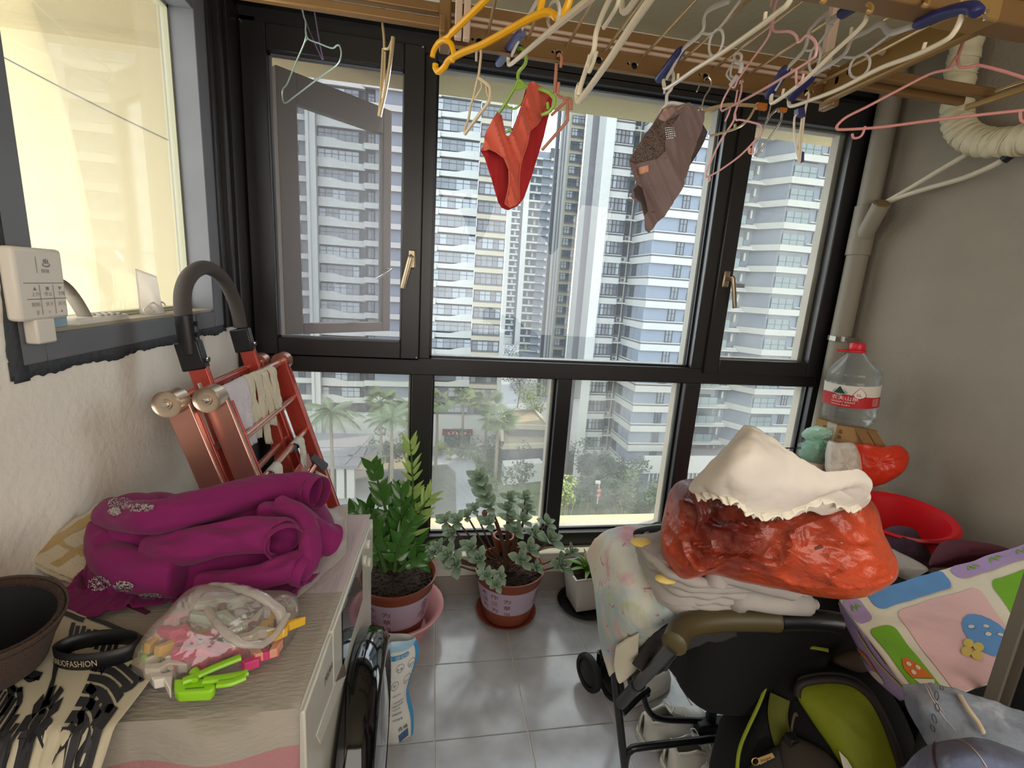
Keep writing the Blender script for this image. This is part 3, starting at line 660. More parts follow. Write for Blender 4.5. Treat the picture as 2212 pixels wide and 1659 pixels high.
P = [px(x, y, Z=G+5) for x, y in ((560, 932), (808, 938), (773, 1006), (560, 1004))]
MB().prism(P, (0, 0, -.5), (0, 0, 0)).build('canopy_slab', m_grey, cn, fix=True)
for a, b in (((630, 965), (797, 965)), ((630, 985), (786, 985)), ((740, 1003), (800, 938))): MB().bar(px(*a, Z=G+5.05), px(*b, Z=G+5.05), .7, .12).build('roof_rib', m_grey, cn)
for x in (700, 735, 757): 
    q = px(x, 1010, Z=G+4.5); MB().box((q.x-.5, q.y-.1, G), (q.x+.5, q.y+.9, G+4.6)).build('column', m_white, cn)
m_leafs = {k: mat('leaf_'+k, c, .7, var=(3, .45)) for k, c in dict(dark='3f5340', mid='5a7048', lime='97a94e', palm='6d7f5a', fan='75874f').items()}
m_trunk = mat('palm_trunk', '8d8272', .9, var=(8, .2))
def frond_mesh(L=3.0, fan=False, seed=0):
    rn = random.Random(seed); mb = MB(); pts = [Vector((L*t, 0, L*(.32*t-.62*t*t))) for t in [i/10 for i in range(11)]]
    if fan:
        c = Vector((L*.5, 0, .1*L)); mb.tube([(0, 0, 0), c], .04, 4)
        for i in range(17):
            a = -1.75+3.5*i/16; tip = c+Vector((math.cos(a)*L*.5, math.sin(a)*L*.5, -.18*L*abs(math.sin(a))-.08*L)); s = Vector((-math.sin(a), math.cos(a), 0))*.09
            mid = c.lerp(tip, .55); mb.add([c, mid+s+Vector((0, 0, .03)), tip, mid-s+Vector((0, 0, -.03))], [(0, 1, 2, 3)])
        return mb
    mb.tube(pts, [.05-.004*i for i in range(11)], 4)
    for i in range(26):
        t = .1+.9*i/25; p = pts[min(int(t*10), 9)].lerp(pts[min(int(t*10)+1, 10)], t*10-int(t*10)); l = L*.30*math.sin(PI*min(t*.95+.08, 1))+.15
        for s in (-1, 1):
            e = p+Vector((l*.45, s*l*.75, -l*.5+rn.uniform(-.05, .05))); w_ = .07; mb.add([p+Vector((-w_, 0, 0)), p+Vector((w_, 0, 0)), e+Vector((w_*.2, 0, 0)), e-Vector((w_*.2, 0, 0))], [(0, 1, 2, 3)])
    return mb
def palm(x, y, Y, L, fan, lab, n=20, seed=1, w_=.22):
    c = px(x, y, Y=Y); rn = random.Random(seed); t = thing('palm_tree', lab, 'palm tree', (c.x, c.y, G))
    MB().tube([(c.x, c.y, G), (c.x+.1, c.y, (G+c.z)/2), (c.x, c.y, c.z)], [w_*1.2, w_, w_*.8], 8).build('trunk', m_trunk, t)
    pr = frond_mesh(L, fan, seed).build('frond', m_leafs['fan' if fan else 'palm'], t, local=True)
    for i in range(n):
        a = 2*PI*i/n*2.62; el = rn.uniform(-.75, .85) if fan else rn.uniform(-.45, .75); s = rn.uniform(.8, 1.1)
        inst(pr, t, Matrix.Translation(c-wl(t)) @ Matrix.Rotation(a, 4, 'Z') @ Matrix.Rotation(-el, 4, 'Y') @ Matrix.Scale(s, 4))
    bpy.data.objects.remove(pr)
palm(714, 890, 56, 3.9, False, 'feathery palm nearest the red ladder, left of the other palms', seed=1, n=18)
palm(846, 905, 57, 3.6, False, 'feathery palm in front, second palm from the left pane edge', seed=2, n=18)
palm(880, 880, 63, 3.4, False, 'feathery palm half hidden by the dark post, behind the second palm', seed=3)
palm(822, 868, 66, 3.0, True, 'fan palm behind the feathery palms in the left lower pane', seed=4, n=24)
palm(1001, 858, 80, 2.7, True, 'slim fan palm standing at the shop entrance', seed=5, n=24)
palm(1052, 868, 70, 2.9, True, 'fan palm just behind the largest fan palm', seed=6, n=26)
palm(1076, 905, 57, 3.1, True, 'largest fan palm with a reddish trunk in the middle lower pane', seed=7, n=30)
palm(945, 865, 72, 3.0, True, 'fan palm cut by the left edge of the middle lower pane', seed=8, n=24)
def tree(name, lab, x, y, Y, r, key, n=900, seed=1, flat=.8, leaf=.2, cat='tree'):
    c = px(x, y, Y=Y); rn = random.Random(seed); t = thing(name, lab, cat, (c.x, c.y, G)); mb = MB()
    lobes = [(Vector((rn.gauss(0, .42), rn.gauss(0, .42), rn.gauss(0, .35)))*r, r*rn.uniform(.35, .6)) for _ in range(9)]
    vs, fs = [], []
    for i in range(n):
        lc, lr = rn.choice(lobes); v = Vector((rn.gauss(0, 1), rn.gauss(0, 1), rn.gauss(0, 1))).normalized()*lr*rn.uniform(.6, 1.05); v.z *= flat; p = c+lc+v
        a = Vector((rn.uniform(-1, 1), rn.uniform(-1, 1), rn.uniform(-.5, .5))).normalized()*leaf*rn.uniform(.6, 1.5); b = a.cross(Vector((rn.uniform(-1, 1), rn.uniform(-1, 1), 1))).normalized()*leaf*.6
        k = len(vs); vs += [p-a, p-b, p+a, p+b]; fs.append((k, k+1, k+2, k+3))
    f = mb.add(vs, fs).build('foliage', m_leafs[key], t); f['kind'] = 'stuff'
    tb = MB().tube([(c.x, c.y, G-.1), (c.x+.1*r, c.y, (c.z+G)/2), (c.x, c.y, max(c.z-r*.2, G+.4))], [.16, .12, .08], 6)
    for i in range(4):
        a = i*1.7+seed; tb.tube([(c.x+.1*r, c.y, max((c.z+G)/2, G)), (c.x+math.cos(a)*r*.5, c.y+math.sin(a)*r*.5, c.z+.2*r)], [.08, .03], 5)
    tb.build('trunk', m_trunk, t)
for a in (('leafy_tree', 'yellow-green tree beside the sandy-roofed low building', 1160, 862, 88, 4.2, 'lime', 1500, 11), ('leafy_tree', 'dark tree lining the street above the yellow-green tree', 1122, 812, 112, 5.0, 'dark', 1500, 12),
          ('leafy_tree', 'far dark treetop where the street meets the tower', 1098, 757, 190, 5.5, 'dark', 1200, 13), ('leafy_tree', 'second far treetop right of the street end', 1122, 768, 175, 4.5, 'mid', 900, 14),
          ('round_shrub', 'round bright shrub left of the shop entrance', 952, 966, 78, 1.6, 'lime', 500, 15), ('round_shrub', 'low hedge shrub right of the shop entrance', 1004, 978, 76, 1.6, 'mid', 500, 16),
          ('leafy_tree', 'dark tree between the largest fan palm and the low white wall', 1052, 985, 62, 3.2, 'dark', 1500, 17), ('leafy_tree', 'thin dark tree before the low white wall', 1128, 1010, 56, 2.6, 'dark', 500, 18),
          ('leafy_tree', 'greyish tree at the foot of the blue-grey tower, left part', 1275, 1010, 54, 3.6, 'dark', 2200, 19), ('leafy_tree', 'greyish tree at the foot of the blue-grey tower, beside the tower corner', 1335, 1035, 52, 3.0, 'dark', 1800, 20),
          ('round_shrub', 'lime green bush at the left edge of the third lower pane', 1222, 1072, 40, 2.0, 'lime', 900, 21), ('round_shrub', 'green bush right of the road sign', 1345, 1085, 46, 2.6, 'mid', 1300, 22),
          ('round_shrub', 'green bush near the right edge of the third lower pane', 1405, 1085, 47, 2.4, 'mid', 1200, 23), ('round_shrub', 'dark bush behind the road sign', 1285, 1070, 47, 2.6, 'dark', 1200, 24),
          ('round_shrub', 'green shrub under the largest fan palm', 1065, 1050, 55, 2.2, 'mid', 900, 25), ('round_shrub', 'green verge shrub behind the feathery palms', 838, 965, 68, 2.2, 'dark', 800, 26), ('round_shrub', 'green verge shrub right of the feathery palms', 880, 968, 68, 2.4, 'mid', 800, 27),
          ('round_shrub', 'pale bush between the road sign and the tower corner', 1455, 1090, 49, 2.4, 'mid', 900, 28)):
    tree(*a[:7], n=a[7], seed=a[8], cat='tree' if a[0] == 'leafy_tree' else 'shrub')
q = px(1290, 1088, Y=44); sg = thing('road_sign', 'pole with two round red prohibition signs and a white camera box', 'sign', (q.x, 44, q.z))
MB().tube([(q.x, 44, q.z), (q.x, 44, q.z+2.6)], .05, 6).build('pole', m_white, sg)
for z in (1.05, 1.6): MB().lathe([(.01, 0), (.22, 0)], (q.x, 43.9, q.z+z), 16, R=Matrix.Rotation(PI/2, 3, 'X')).build('sign_face', m_white, sg, solid=.03); MB().tube([(q.x+.22*math.cos(a), 43.86, q.z+z+.22*math.sin(a)) for a in [i*PI/8 for i in range(16)]], .045, 5, closed=True).bar((q.x-.15, 43.86, q.z+z+.15), (q.x+.15, 43.86, q.z+z-.15), .04, .05, (0, 1, 0)).build('red_ring', mat('sign_red', 'b0302c', .6), sg)
MB().box((q.x-.45, 43.8, q.z+2.4), (q.x+.05, 44.1, q.z+2.65)).build('camera_box', m_white, sg)

ALB = 1.0
# ---------------------------------------------------------------- drying rack and what hangs on it
m_rack = mat('rack_bronze', '8f6d45', .35, .3, var=(6, .08)); m_rack2 = mat('rack_gold', 'a8854f', .4, .3); m_rod = mat('rod_gold', 'c9ac80', .25, .6); m_pale = mat('pale_pink_tube', 'd2b7a0', .4)
rk = thing('drying_rack', 'bronze metal drying rack with long rods under the ceiling', 'drying rack', (.7, 1.6, 2.2))
PY = 1.62
zb = px(1300, 150, Y=PY).z; zt2 = px(1300, 57, Y=PY).z; xa0, xa1 = px(957, 95, Y=PY).x, px(1795, 230, Y=PY).x
def plate(mb, x0, x1, z0, z1, y0, y1, holes, nseg=16):
    """upright plate with round through holes"""
    hs = sorted(holes); edges = [x0]+[(hs[i][0]+hs[i+1][0])/2 for i in range(len(hs)-1)]+[x1]
    for i, (hx_, hz_, r) in enumerate(hs):
        a, b = edges[i], edges[i+1]; ring, outr = [], []
        for j in range(nseg):
            an = 2*PI*(j+.5)/nseg; c, s = math.cos(an), math.sin(an); ring.append((hx_+r*c, hz_+r*s))
            k = min(((b-hx_) if c > 0 else (a-hx_))/c if abs(c) > 1e-6 else 9, ((z1-hz_) if s > 0 else (z0-hz_))/s if abs(s) > 1e-6 else 9); outr.append([hx_+k*c, hz_+k*s])
        for cx_, cz_ in ((a, z0), (b, z0), (b, z1), (a, z1)):
            j = min(range(nseg), key=lambda q: (outr[q][0]-cx_)**2+(outr[q][1]-cz_)**2); outr[j] = [cx_, cz_]
        P = [(x, y0, z) for x, z in ring]+[(x, y0, z) for x, z in outr]+[(x, y1, z) for x, z in ring]+[(x, y1, z) for x, z in outr]; n = nseg
        fs = []
        for j in range(n):
            k = (j+1) % n; fs += [(j, k, n+k, n+j), (2*n+j, 3*n+j, 3*n+k, 2*n+k), (j, 2*n+j, 2*n+k, k), (n+j, n+k, 3*n+k, 3*n+j)]
        mb.add(P, fs)
    return mb
hp = [(1035.6, 88.6), (1123, 103), (1208, 117), (1294, 130), (1371, 142), (1449, 153), (1525.7, 164), (1600, 174.5), (1672, 186), (1743, 197)]
holes = []
for i, (x, y) in enumerate(hp): 
    q = px(x, y, Y=PY); holes.append((q.x, zb+.026, .0115))
for (x, y) in [(1021, 85), (1194, 113), (1357.5, 137.5), (1512.6, 161), (1660, 183), (1755, 198)]: q = px(x, y, Y=PY); holes.append((q.x, zb+.030, .005))
plate(MB(), xa0, xa1, zb, zb+.055, PY, PY+.006, holes).build('hole_rail', m_rack, rk, fix=True)
b_ = MB().box((xa0, PY, zb+.055), (xa1, PY+.03, zt2)).box((xa0, PY-.018, zb-.004), (xa1, PY+.002, zb)); b_.build('front_beam', m_rack, rk, bevel=.003)
b_ = MB()
for z in (zb+.066, zb+.084): b_.tube([(xa0, PY-.002, z), (xa1, PY-.002, z)], .006, 8)
b_.build('beam_ridge', m_pale, rk)
MB().box((xa0-.012, PY-.03, zb-.012), (xa0+.022, PY+.035, zt2+.004)).build('beam_end_cap', m_rack, rk, bevel=.006); MB().box((xa1-.022, PY-.03, zb-.016), (xa1+.006, PY+.035, zb+.05)).build('beam_end_cap', m_rack, rk, bevel=.006)
YN = 1.08; zr = zb+.05
for i, (x, y) in enumerate([(1054, 81), (1139, 101), (1224, 116), (1304, 128), (1385, 141), (1464, 152), (1539, 163.6), (1613, 176), (1688, 185), (1757, 197)]):
    q = px(x, y, Y=PY); MB().tube([(q.x, PY+.003, zr), (q.x, YN, zr+.004)], .0048, 8).build('rod', m_rod, rk)
XS = 1.335
z0s, z1s = px(1872, 165, X=XS).z, px(1900, 92, X=XS).z
MB().box((XS, YN-.02, zb-.005), (XS+.02, PY, zb+.085)).tube([(XS, YN, zb+.0), (XS, PY-.01, zb+.0)], .007, 8).tube([(XS, YN, zb+.085), (XS, PY-.01, zb+.085)], .007, 8).build('side_beam', m_rack2, rk, bevel=.002)
q = px(1908, 113, X=XS-.01); MB().cyl(q, q+Vector((-.02, 0, 0)), .009, .007).build('peg', m_pale, rk)
zn = px(2020, 40, Y=YN).z
MB().box((-.05, YN-.03, zn), (XS+.12, YN+.03, zn+.085)).box((-.05, YN-.035, zn+.05), (XS+.12, YN-.02, zn+.06)).build('near_beam', m_rack, rk, bevel=.004)
q0, q1 = px(2066, 40, Y=YN-.035), px(2161, 40, Y=YN-.035); MB().box((q0.x, YN-.036, zn-.004), (q1.x, YN+.03, zn+.075)).build('end_bracket', m_rack2, rk, bevel=.006)
for x, y in ((2129, 26), (2126, 41)): q = px(x, y, Y=YN-.038); MB().cyl(q, q+Vector((0, -.004, 0)), .005).build('screw', m_chrome, rk)
for x, y in ((1774, 0), (1872, 22), (1992, 8)): q = px(x, y, Y=YN-.03); MB().tube(spline([q+Vector((0, 0, .012)), q+Vector((0, -.012, 0)), q+Vector((-.006, -.018, -.014)), q+Vector((-.016, -.016, -.012))], 5), .005, 8).build('peg', m_rack2, rk)
MB().box((XS+.11, YN-.03, zn+.02), (XS+.62, YN+.01, zn+.05)).build('extension_tube', m_rack2, rk, bevel=.006)
# telescopic side arms
XE = 1.87
for (a, c, dz, y) in (((1887, 160), (2145, 204), .034, PY-.10), ((1872, 186), (2080, 215), .034, PY-.055)):
    p, q = px(*a, Y=y), px(*c, Y=y); zc = (p.z+q.z)/2; MB().box((XS+.0, y-.012, zc-dz/2), (q.x, y+.014, zc+dz/2)).build('extension_tube', m_rack, rk, bevel=.006)
p, q = px(2085, 237, X=XE), px(2230, 203, X=XE); MB().box((XE-.006, q.y, p.z-.002), (XE+.01, p.y, p.z+.016)).build('end_bar', m_rack2, rk, bevel=.003)
p, q = px(2150, 200, X=XE), px(2230, 178, X=XE); MB().box((XE-.006, q.y, p.z-.002), (XE+.01, p.y, p.z+.012)).build('end_bar', m_rod, rk, bevel=.003)
for (y0, y1, yy) in ((14, 30, PY+.0), (46, 61, PY-.03)):
    z0, z1 = px(930, y1, Y=yy).z, px(930, y0-8, Y=yy).z; MB().box((-.62, yy-.012, z0), (xa0+.01, yy+.014, z1)).build('extension_tube', m_rack, rk, bevel=.005); q = px(955, y0+6, Y=yy-.014); MB().box((q.x-.008, yy-.018, z0-.012), (q.x+.01, yy+.02, z1+.008)).build('tube_clip', m_rack, rk, bevel=.004)
a, b = px(981, 88, Y=PY-.03), px(1014, 92, Y=PY-.03); mx = (a.x+b.x)/2
for x0, x1 in ((a.x, mx-.002), (mx+.002, b.x)): MB().box((x0, PY-.055, a.z), (x1, PY-.03, ZC-.02)).build('lift_strut', m_pale, rk, bevel=.003)
MB().box((mx-.05, PY-.08, ZC-.03), (XS+.02, PY-.0, ZC)).build('ceiling_rail', m_rack2, rk, bevel=.003)
MB().box((XS-.06, PY-.055, zb+.08), (XS-.03, PY-.03, ZC-.02)).build('lift_strut', m_pale, rk, bevel=.003)
# hangers --------------------------------------------------------
m_cream_p = mat('cream_plastic', 'eaddc2', .35); m_yel = mat('yellow_plastic', 'e6a813', .3); m_green = mat('green_plastic', '93b548', .3); m_navy = mat('navy_plastic', '2c2d63', .4)
m_pink = mat('pink_coated_wire', 'd58f88', .35); m_pink2 = mat('pale_pink_wire', 'e0aaa8', .35); m_coral = mat('coral_plastic', 'd08d74', .35); m_mint = mat('mint_wire', 'a9bdb0', .25, .4); m_purple = mat('purple_wire', '796c92', .3, .3)
m_wht = mat('white_plastic', 'ded4c6', .35); m_orange = mat('orange_tip', 'c1702a', .4); m_clear = mat('clear_plastic', 'f2f2f2', .08, trans=.85, ior=1.3)
m_goldc = mat('smoky_clear_plastic', 'd8bd8c', .15, trans=.45, ior=1.3); m_greyp = mat('grey_white_plastic', 'c4bcb4', .4)
def pl(pts, **k):
    if 'X' in k: return [px(x, y, X=k['X']) for x, y in pts]
    return [pxp(x, y, k['P'], k['N']) for x, y in pts]
def wire(mb, pts, r, k=5, closed=False, flat=None, **pk): return mb.tube(spline(pl(pts, **pk), k, closed) if k > 1 else pl(pts, **pk), r, 8, closed, flat)
def oval(mb, cx_, cy_, a, b, rot, r, **pk):
    P = []
    for i in range(20):
        t = 2*PI*i/20; u, v = a*math.cos(t), b*math.sin(t); P.append((cx_+u*math.cos(rot)-v*math.sin(rot), cy_+u*math.sin(rot)+v*math.cos(rot)))
    return mb.tube(pl(P, **pk), r, 6, closed=True)
HG = 'hangers on the drying rack'
def hanger(lab, loc_px, parts, **pk):
    t = thing('clothes_hanger', lab, 'hanger', tuple(pl([loc_px], **pk)[0]), HG)
    for nm, mb, m in parts: mb.build(nm, m, t)
    return t
def cream_set(lab, X, bar, arm, strap, ring, pads, extra=()):
    b = MB(); wire(b, bar, .0058, X=X)
    a = MB(); wire(a, arm, .0075, X=X, flat=(.45, (1, 0, 0)))
    if strap: wire(a, strap, .0035, X=X)
    if ring: oval(a, *ring, .0034, X=X)
    for e in extra: wire(b, e, .004, X=X)
    ps = [('body', b, m_cream_p), ('shoulder', a, m_greyp)]
    for p in pads:
        mb = MB(); P = pl(p, X=X); mb.tube(spline(P, 4), [.006]+[.013]*(len(spline(P, 4))-2)+[.009], 10, flat=(1.2, (1, 0, 0))); ps.append(('shoulder_pad', mb, m_navy))
    hanger(lab, bar[0], ps, X=X)
cream_set('cream hanger with navy shoulder pad hooked beside the yellow hanger', .21, [(1099, 122), (1098, 133), (1103, 139), (1150, 100), (1211, 49), (1271, 0), (1330, -50)], [(1106, 118), (1120, 88), (1128, 62), (1145, 30), (1162, 0), (1178, -20)], None, (1196, 31, 12, 30, .15), [[(1075, 141), (1098, 108), (1128, 70)]])
cream_set('cream hanger with navy pad, its tip just above the brown shorts', .7, [(1434, 172), (1434, 182), (1442, 190), (1500, 151), (1560, 114), (1640, 58), (1680, 27), (1697, 14), (1707, 0)], [(1440, 170), (1455, 143), (1477, 105), (1517, 69), (1521, 40), (1533, 20), (1578, 0)], [(1516, 71), (1536, 73), (1558, 56), (1592, 11), (1600, 0)], (1547, 92, 14, 30, .25), [[(1421, 176), (1440, 150), (1474, 106)]], [[(1464, 174), (1465, 160)], [(1652, 44), (1654, 27)]])
cream_set('cream hanger with navy pads, middle of the right group, tip near the beam end', 1.03, [(1668, 200), (1666, 214), (1673, 221), (1737, 174), (1800, 114), (1860, 58), (1874, 32), (1883, 8)], [(1674, 195), (1688, 170), (1703, 145), (1737, 108), (1747, 69), (1760, 52), (1784, 30), (1789, 42), (1797, 46), (1812, 34), (1850, 14), (1884, -4)], [(1738, 108), (1752, 109), (1766, 98), (1785, 72), (1798, 52)], (1760, 126, 11, 28, .22), [[(1657, 213), (1678, 180), (1701, 144)], [(1812, 34), (1848, 12), (1885, -5)]], [[(1690, 206), (1693, 192)], [(1838, 78), (1840, 60)]])
cream_set('cream hanger with long navy pad nearest the wrapped pipe', 1.13, [(1706, 206), (1704, 222), (1712, 229), (1760, 213), (1818, 190), (1900, 148), (1975, 120), (2041, 88), (2062, 68), (2074, 45), (2079, 30)], [(1712, 203), (1735, 180), (1758, 161), (1820, 121), (1837, 89), (1849, 78), (1872, 68), (1897, 53), (1908, 55), (1916, 67), (1929, 70), (1975, 55), (2040, 32), (2090, 18)], [(1821, 123), (1849, 124), (1875, 110), (1900, 92), (1926, 72)], (1857, 143, 19, 28, .6), [[(1706, 216), (1725, 195), (1757, 163)], [(1975, 56), (2035, 30), (2096, 16), (2112, 30)]], [[(1994, 107), (1999, 92)]])
K = dict(X=.40)
b = MB(); wire(b, [(1252, 182), (1247, 200), (1249, 219), (1262, 205), (1310, 138), (1360, 62), (1403, 0), (1430, -40)], .0085, **K); wire(b, [(1250, 205), (1253, 190), (1262, 162), (1273, 130), (1283, 108), (1288, 70), (1302, 30), (1316, 0), (1330, -30)], .007, **K); wire(b, [(1274, 118), (1270, 140), (1273, 155), (1280, 140), (1289, 112)], .005, **K); wire(b, [(1304, 60), (1320, 36), (1334, 10), (1338, -15)], .005, **K)
hanger('thick cream hanger with a notched shoulder hanging right of the coral hanger', (1300, 80), [('body', b, m_cream_p)], **K)
b = MB(); K = dict(X=.47); wire(b, [(1340, -20), (1343, 8), (1344, 22), (1350, 26), (1358, 19), (1374, -4), (1390, -30)], .008, **K)
hanger('thick cream hanger of which only the lower corner shows at the top', (1348, 20), [('body', b, m_cream_p)], **K)
K = dict(P=(.04, 1.22, 2), N=(.78, .62, 0)); b = MB(); R_ = .0075
wire(b, [(941, 138), (941, 148), (948, 155), (960, 145), (970, 130), (1000, 113), (1045, 95), (1126, 50), (1160, 33), (1182, 27), (1195, 31), (1204, 38), (1216, 29), (1226, 12), (1232, -10)], R_, **K)
wire(b, [(975, 72), (1010, 38), (1045, 4), (1070, -20)], R_, **K); wire(b, [(934, 124), (937, 110), (948, 92), (962, 86), (974, 95), (979, 110), (980, 124), (976, 132)], R_*.85, **K); wire(b, [(957, 86), (968, 80), (975, 72)], R_*.8, **K); wire(b, [(1166, 28), (1169, 12), (1173, -10)], R_, **K)
hanger('bright yellow plastic hanger crossing the top of the picture', (1045, 95), [('body', b, m_yel)], **K)
K = dict(P=(.255, 1.585, 2), N=(.8, .6, 0)); b = MB(); h_ = MB()
wire(h_, [(1119, 107), (1124, 104), (1133, 112), (1137, 125), (1133, 140), (1123, 152), (1119, 160), (1119, 172)], .0055, **K)
wire(b, [(1120, 174), (1112, 190), (1100, 210), (1091, 225), (1075, 248)], .0055, **K); wire(b, [(1120, 174), (1128, 178), (1134, 184), (1150, 190), (1175, 195), (1190, 202)], .0055, **K)
wire(b, [(1093, 225), (1098, 232), (1110, 235), (1121, 229), (1130, 217)], .0035, **K); wire(b, [(1190, 203), (1198, 212), (1197, 227), (1187, 241), (1171, 248)], .0055, **K); wire(b, [(1183, 222), (1184, 236)], .005, k=1, **K); wire(b, [(1088, 288), (1106, 279)], .0045, k=1, **K)
b.prism(pl([(1119, 172), (1132, 182), (1140, 187), (1128, 192), (1116, 196), (1110, 190)], **K), (0, -.003, 0), (0, .003, 0))
hanger('lime green plastic hanger carrying the red underpants', (1120, 170), [('hook', h_, m_green), ('body', b, m_green)], **K)
K = dict(P=(.13, 1.585, 2), N=(.8, .6, 0)); b = MB(); wire(b, [(1029, 132), (1030, 110), (1036, 100), (1039, 112), (1038, 130), (1034, 162), (1031, 172), (1026, 195), (1023, 210), (1017, 228), (1012, 257), (1005, 275), (1004, 290)], .004, **K)
wire(b, [(1004, 290), (1020, 268), (1045, 235), (1057, 217), (1059, 190), (1048, 178), (1034, 168)], .0055, **K); wire(b, [(1039, 178), (1040, 190), (1025, 214)], .003, **K); wire(b, [(1050, 184), (1052, 200), (1056, 212)], .003, **K)
hanger('beige plastic hanger seen edge-on left of the red underpants', (1034, 168), [('body', b, mat('beige_plastic', 'cdb998', .35))], **K)
K = dict(P=(.385, 1.585, 2), N=(.8, .6, 0)); b = MB(); wire(b, [(1205, 124), (1208, 117), (1213, 125), (1211, 145)], .005, **K); wire(b, [(1202, 138), (1200, 170), (1198, 200)], .0055, **K); wire(b, [(1207, 178), (1205, 200), (1205, 207), (1217, 213), (1218, 222), (1207, 234), (1191, 249)], .005, k=3, **K)
wire(b, [(1220, 213), (1233, 215), (1234, 237)], .005, k=3, **K); wire(b, [(1217, 224), (1225, 220), (1226, 253), (1224, 263), (1200, 291), (1171, 324)], .0055, k=3, **K)
hanger('coral plastic hanger right of the red underpants', (1202, 140), [('body', b, m_coral)], **K)
K = dict(P=(1.36, 1.33, 2), N=(.6, .8, 0)); b = MB(); wire(b, [(2106, 40), (2103, 54), (2093, 69), (2083, 86), (2075, 105), (2070, 121), (2070, 138), (2076, 145), (2095, 144), (2113, 141), (2160, 152), (2212, 168), (2300, 198)], .0042, **K)
wire(b, [(2069, 120), (2058, 134), (2052, 148), (2041, 152), (2006, 161), (1940, 195), (1872, 231), (1830, 252), (1811, 268), (1808, 277), (1820, 280), (1900, 275), (2000, 262), (2100, 250), (2212, 238), (2330, 226)], .0042, **K)
wire(b, [(1869, 273), (1863, 290), (1855, 297), (1844, 298), (1841, 289)], .0036, **K); wire(b, [(2204, 240), (2205, 258), (2213, 265)], .0036, **K); wire(b, [(2035, 76), (2047, 58), (2060, 50)], .003, **K)
hanger('large pink wire hanger spread in front of the wrapped pipe', (2070, 121), [('body', b, m_pink)], **K)
K = dict(X=.87); b = MB(); wire(b, [(1684, -12), (1674, 15), (1672, 34), (1671, 66), (1704, 68), (1719, 77), (1724, 90), (1731, 88), (1743, 77), (1758, 86), (1764, 102), (1762, 118), (1755, 127), (1720, 150), (1640, 198), (1560, 240)], .0034, **K)
wire(b, [(1667, 44), (1664, 68), (1652, 92), (1620, 135), (1595, 171), (1586, 189), (1579, 187), (1565, 210), (1557, 232), (1560, 240)], .003, **K); wire(b, [(1720, 148), (1721, 183), (1731, 176), (1736, 160)], .0028, k=3, **K); wire(b, [(1665, 15), (1667, -5)], .003, k=1, **K)
hanger('pale pink wire hanger in the middle of the right group', (1671, 66), [('body', b, m_pink2)], **K)
K = dict(P=(.99, 1.59, 2), N=(.8, .6, 0)); b = MB(); wire(b, [(1597, 182), (1600, 174), (1602, 192), (1594, 224), (1587, 246), (1583, 264), (1556, 305), (1535, 350), (1525, 381), (1545, 374), (1574, 355), (1600, 335), (1626, 309), (1643, 287), (1643, 272), (1631, 266), (1600, 259), (1590, 259), (1588, 246)], .0033, **K)
wire(b, [(1593, 195), (1588, 224)], .003, k=1, **K); wire(b, [(1532, 379), (1534, 388), (1530, 393)], .0025, **K); wire(b, [(1616, 318), (1618, 330), (1625, 331), (1627, 312)], .0025, **K); wire(b, [(1578, 232), (1573, 248), (1566, 262)], .003, **K)
hanger('pale pink wire hanger hanging lowest, in front of the window post', (1600, 174), [('body', b, m_pink2)], **K)
K = dict(P=(.9, 1.6, 2), N=(0, 1, 0)); b = MB(); h_ = MB(); ti = MB(); wire(h_, [(1520, 176), (1524, 169), (1531, 168), (1536, 178), (1533, 192), (1522, 210), (1516, 232)], .0032, **K); wire(h_, [(1511, 184), (1505, 198)], .003, k=1, **K)
wire(b, [(1517, 240), (1545, 232), (1580, 226), (1640, 229)], .006, flat=(.6, (0, 1, 0)), **K); wire(b, [(1630, 234), (1616, 258), (1595, 275), (1560, 287), (1531, 294)], .004, **K); wire(b, [(1588, 276), (1588, 268)], .004, k=1, **K)
P = pl([(1635, 222), (1656, 225), (1654, 239), (1634, 236)], **K); ti.prism(P, (0, -.006, 0), (0, .006, 0))
hanger('clear hanger with an orange tip behind the brown shorts', (1520, 176), [('hook', h_, m_chrome), ('body', b, m_goldc), ('tip', ti, m_orange)], **K)
K = dict(P=(1.13, 1.6, 2), N=(0, 1, 0)); b = MB(); h_ = MB(); ti = MB(); wire(h_, [(1662, 195), (1668, 190), (1668, 212), (1664, 230), (1658, 255)], .003, **K); wire(b, [(1690, 237), (1680, 236), (1664, 250), (1650, 275), (1636, 308), (1630, 332), (1629, 339), (1640, 328), (1672, 284), (1686, 262), (1690, 243)], .0042, **K)
ti.prism(pl([(1683, 233), (1699, 234), (1697, 243), (1682, 242)], **K), (0, -.006, 0), (0, .006, 0)); ti.prism(pl([(1619, 320), (1627, 321), (1627, 331), (1619, 329)], **K), (0, -.005, 0), (0, .005, 0))
hanger('clear plastic hanger with orange tips right of the brown shorts', (1668, 212), [('hook', h_, m_chrome), ('body', b, m_clear), ('tip', ti, m_orange)], **K)
K = dict(P=(1.22, 1.58, 2), N=(.3, .95, 0)); b = MB(); pd = MB(); wire(b, [(1740, 206), (1744, 200), (1747, 208), (1741, 230), (1737, 254), (1732, 300), (1728, 352), (1722, 330), (1716, 290), (1717, 252), (1730, 248)], .0035, **K); wire(b, [(1732, 256), (1727, 300), (1725, 345)], .003, **K)
pd.prism(pl([(1720, 236), (1733, 234), (1736, 254), (1720, 250)], **K), (0, -.01, 0), (0, .01, 0)); pd.prism(pl([(1731, 328), (1735, 330), (1734, 350), (1728, 353)], **K), (0, -.006, 0), (0, .006, 0))
hanger('cream and navy hanger seen edge-on against the right casement', (1744, 200), [('body', b, m_cream_p), ('pad', pd, m_navy)], **K)
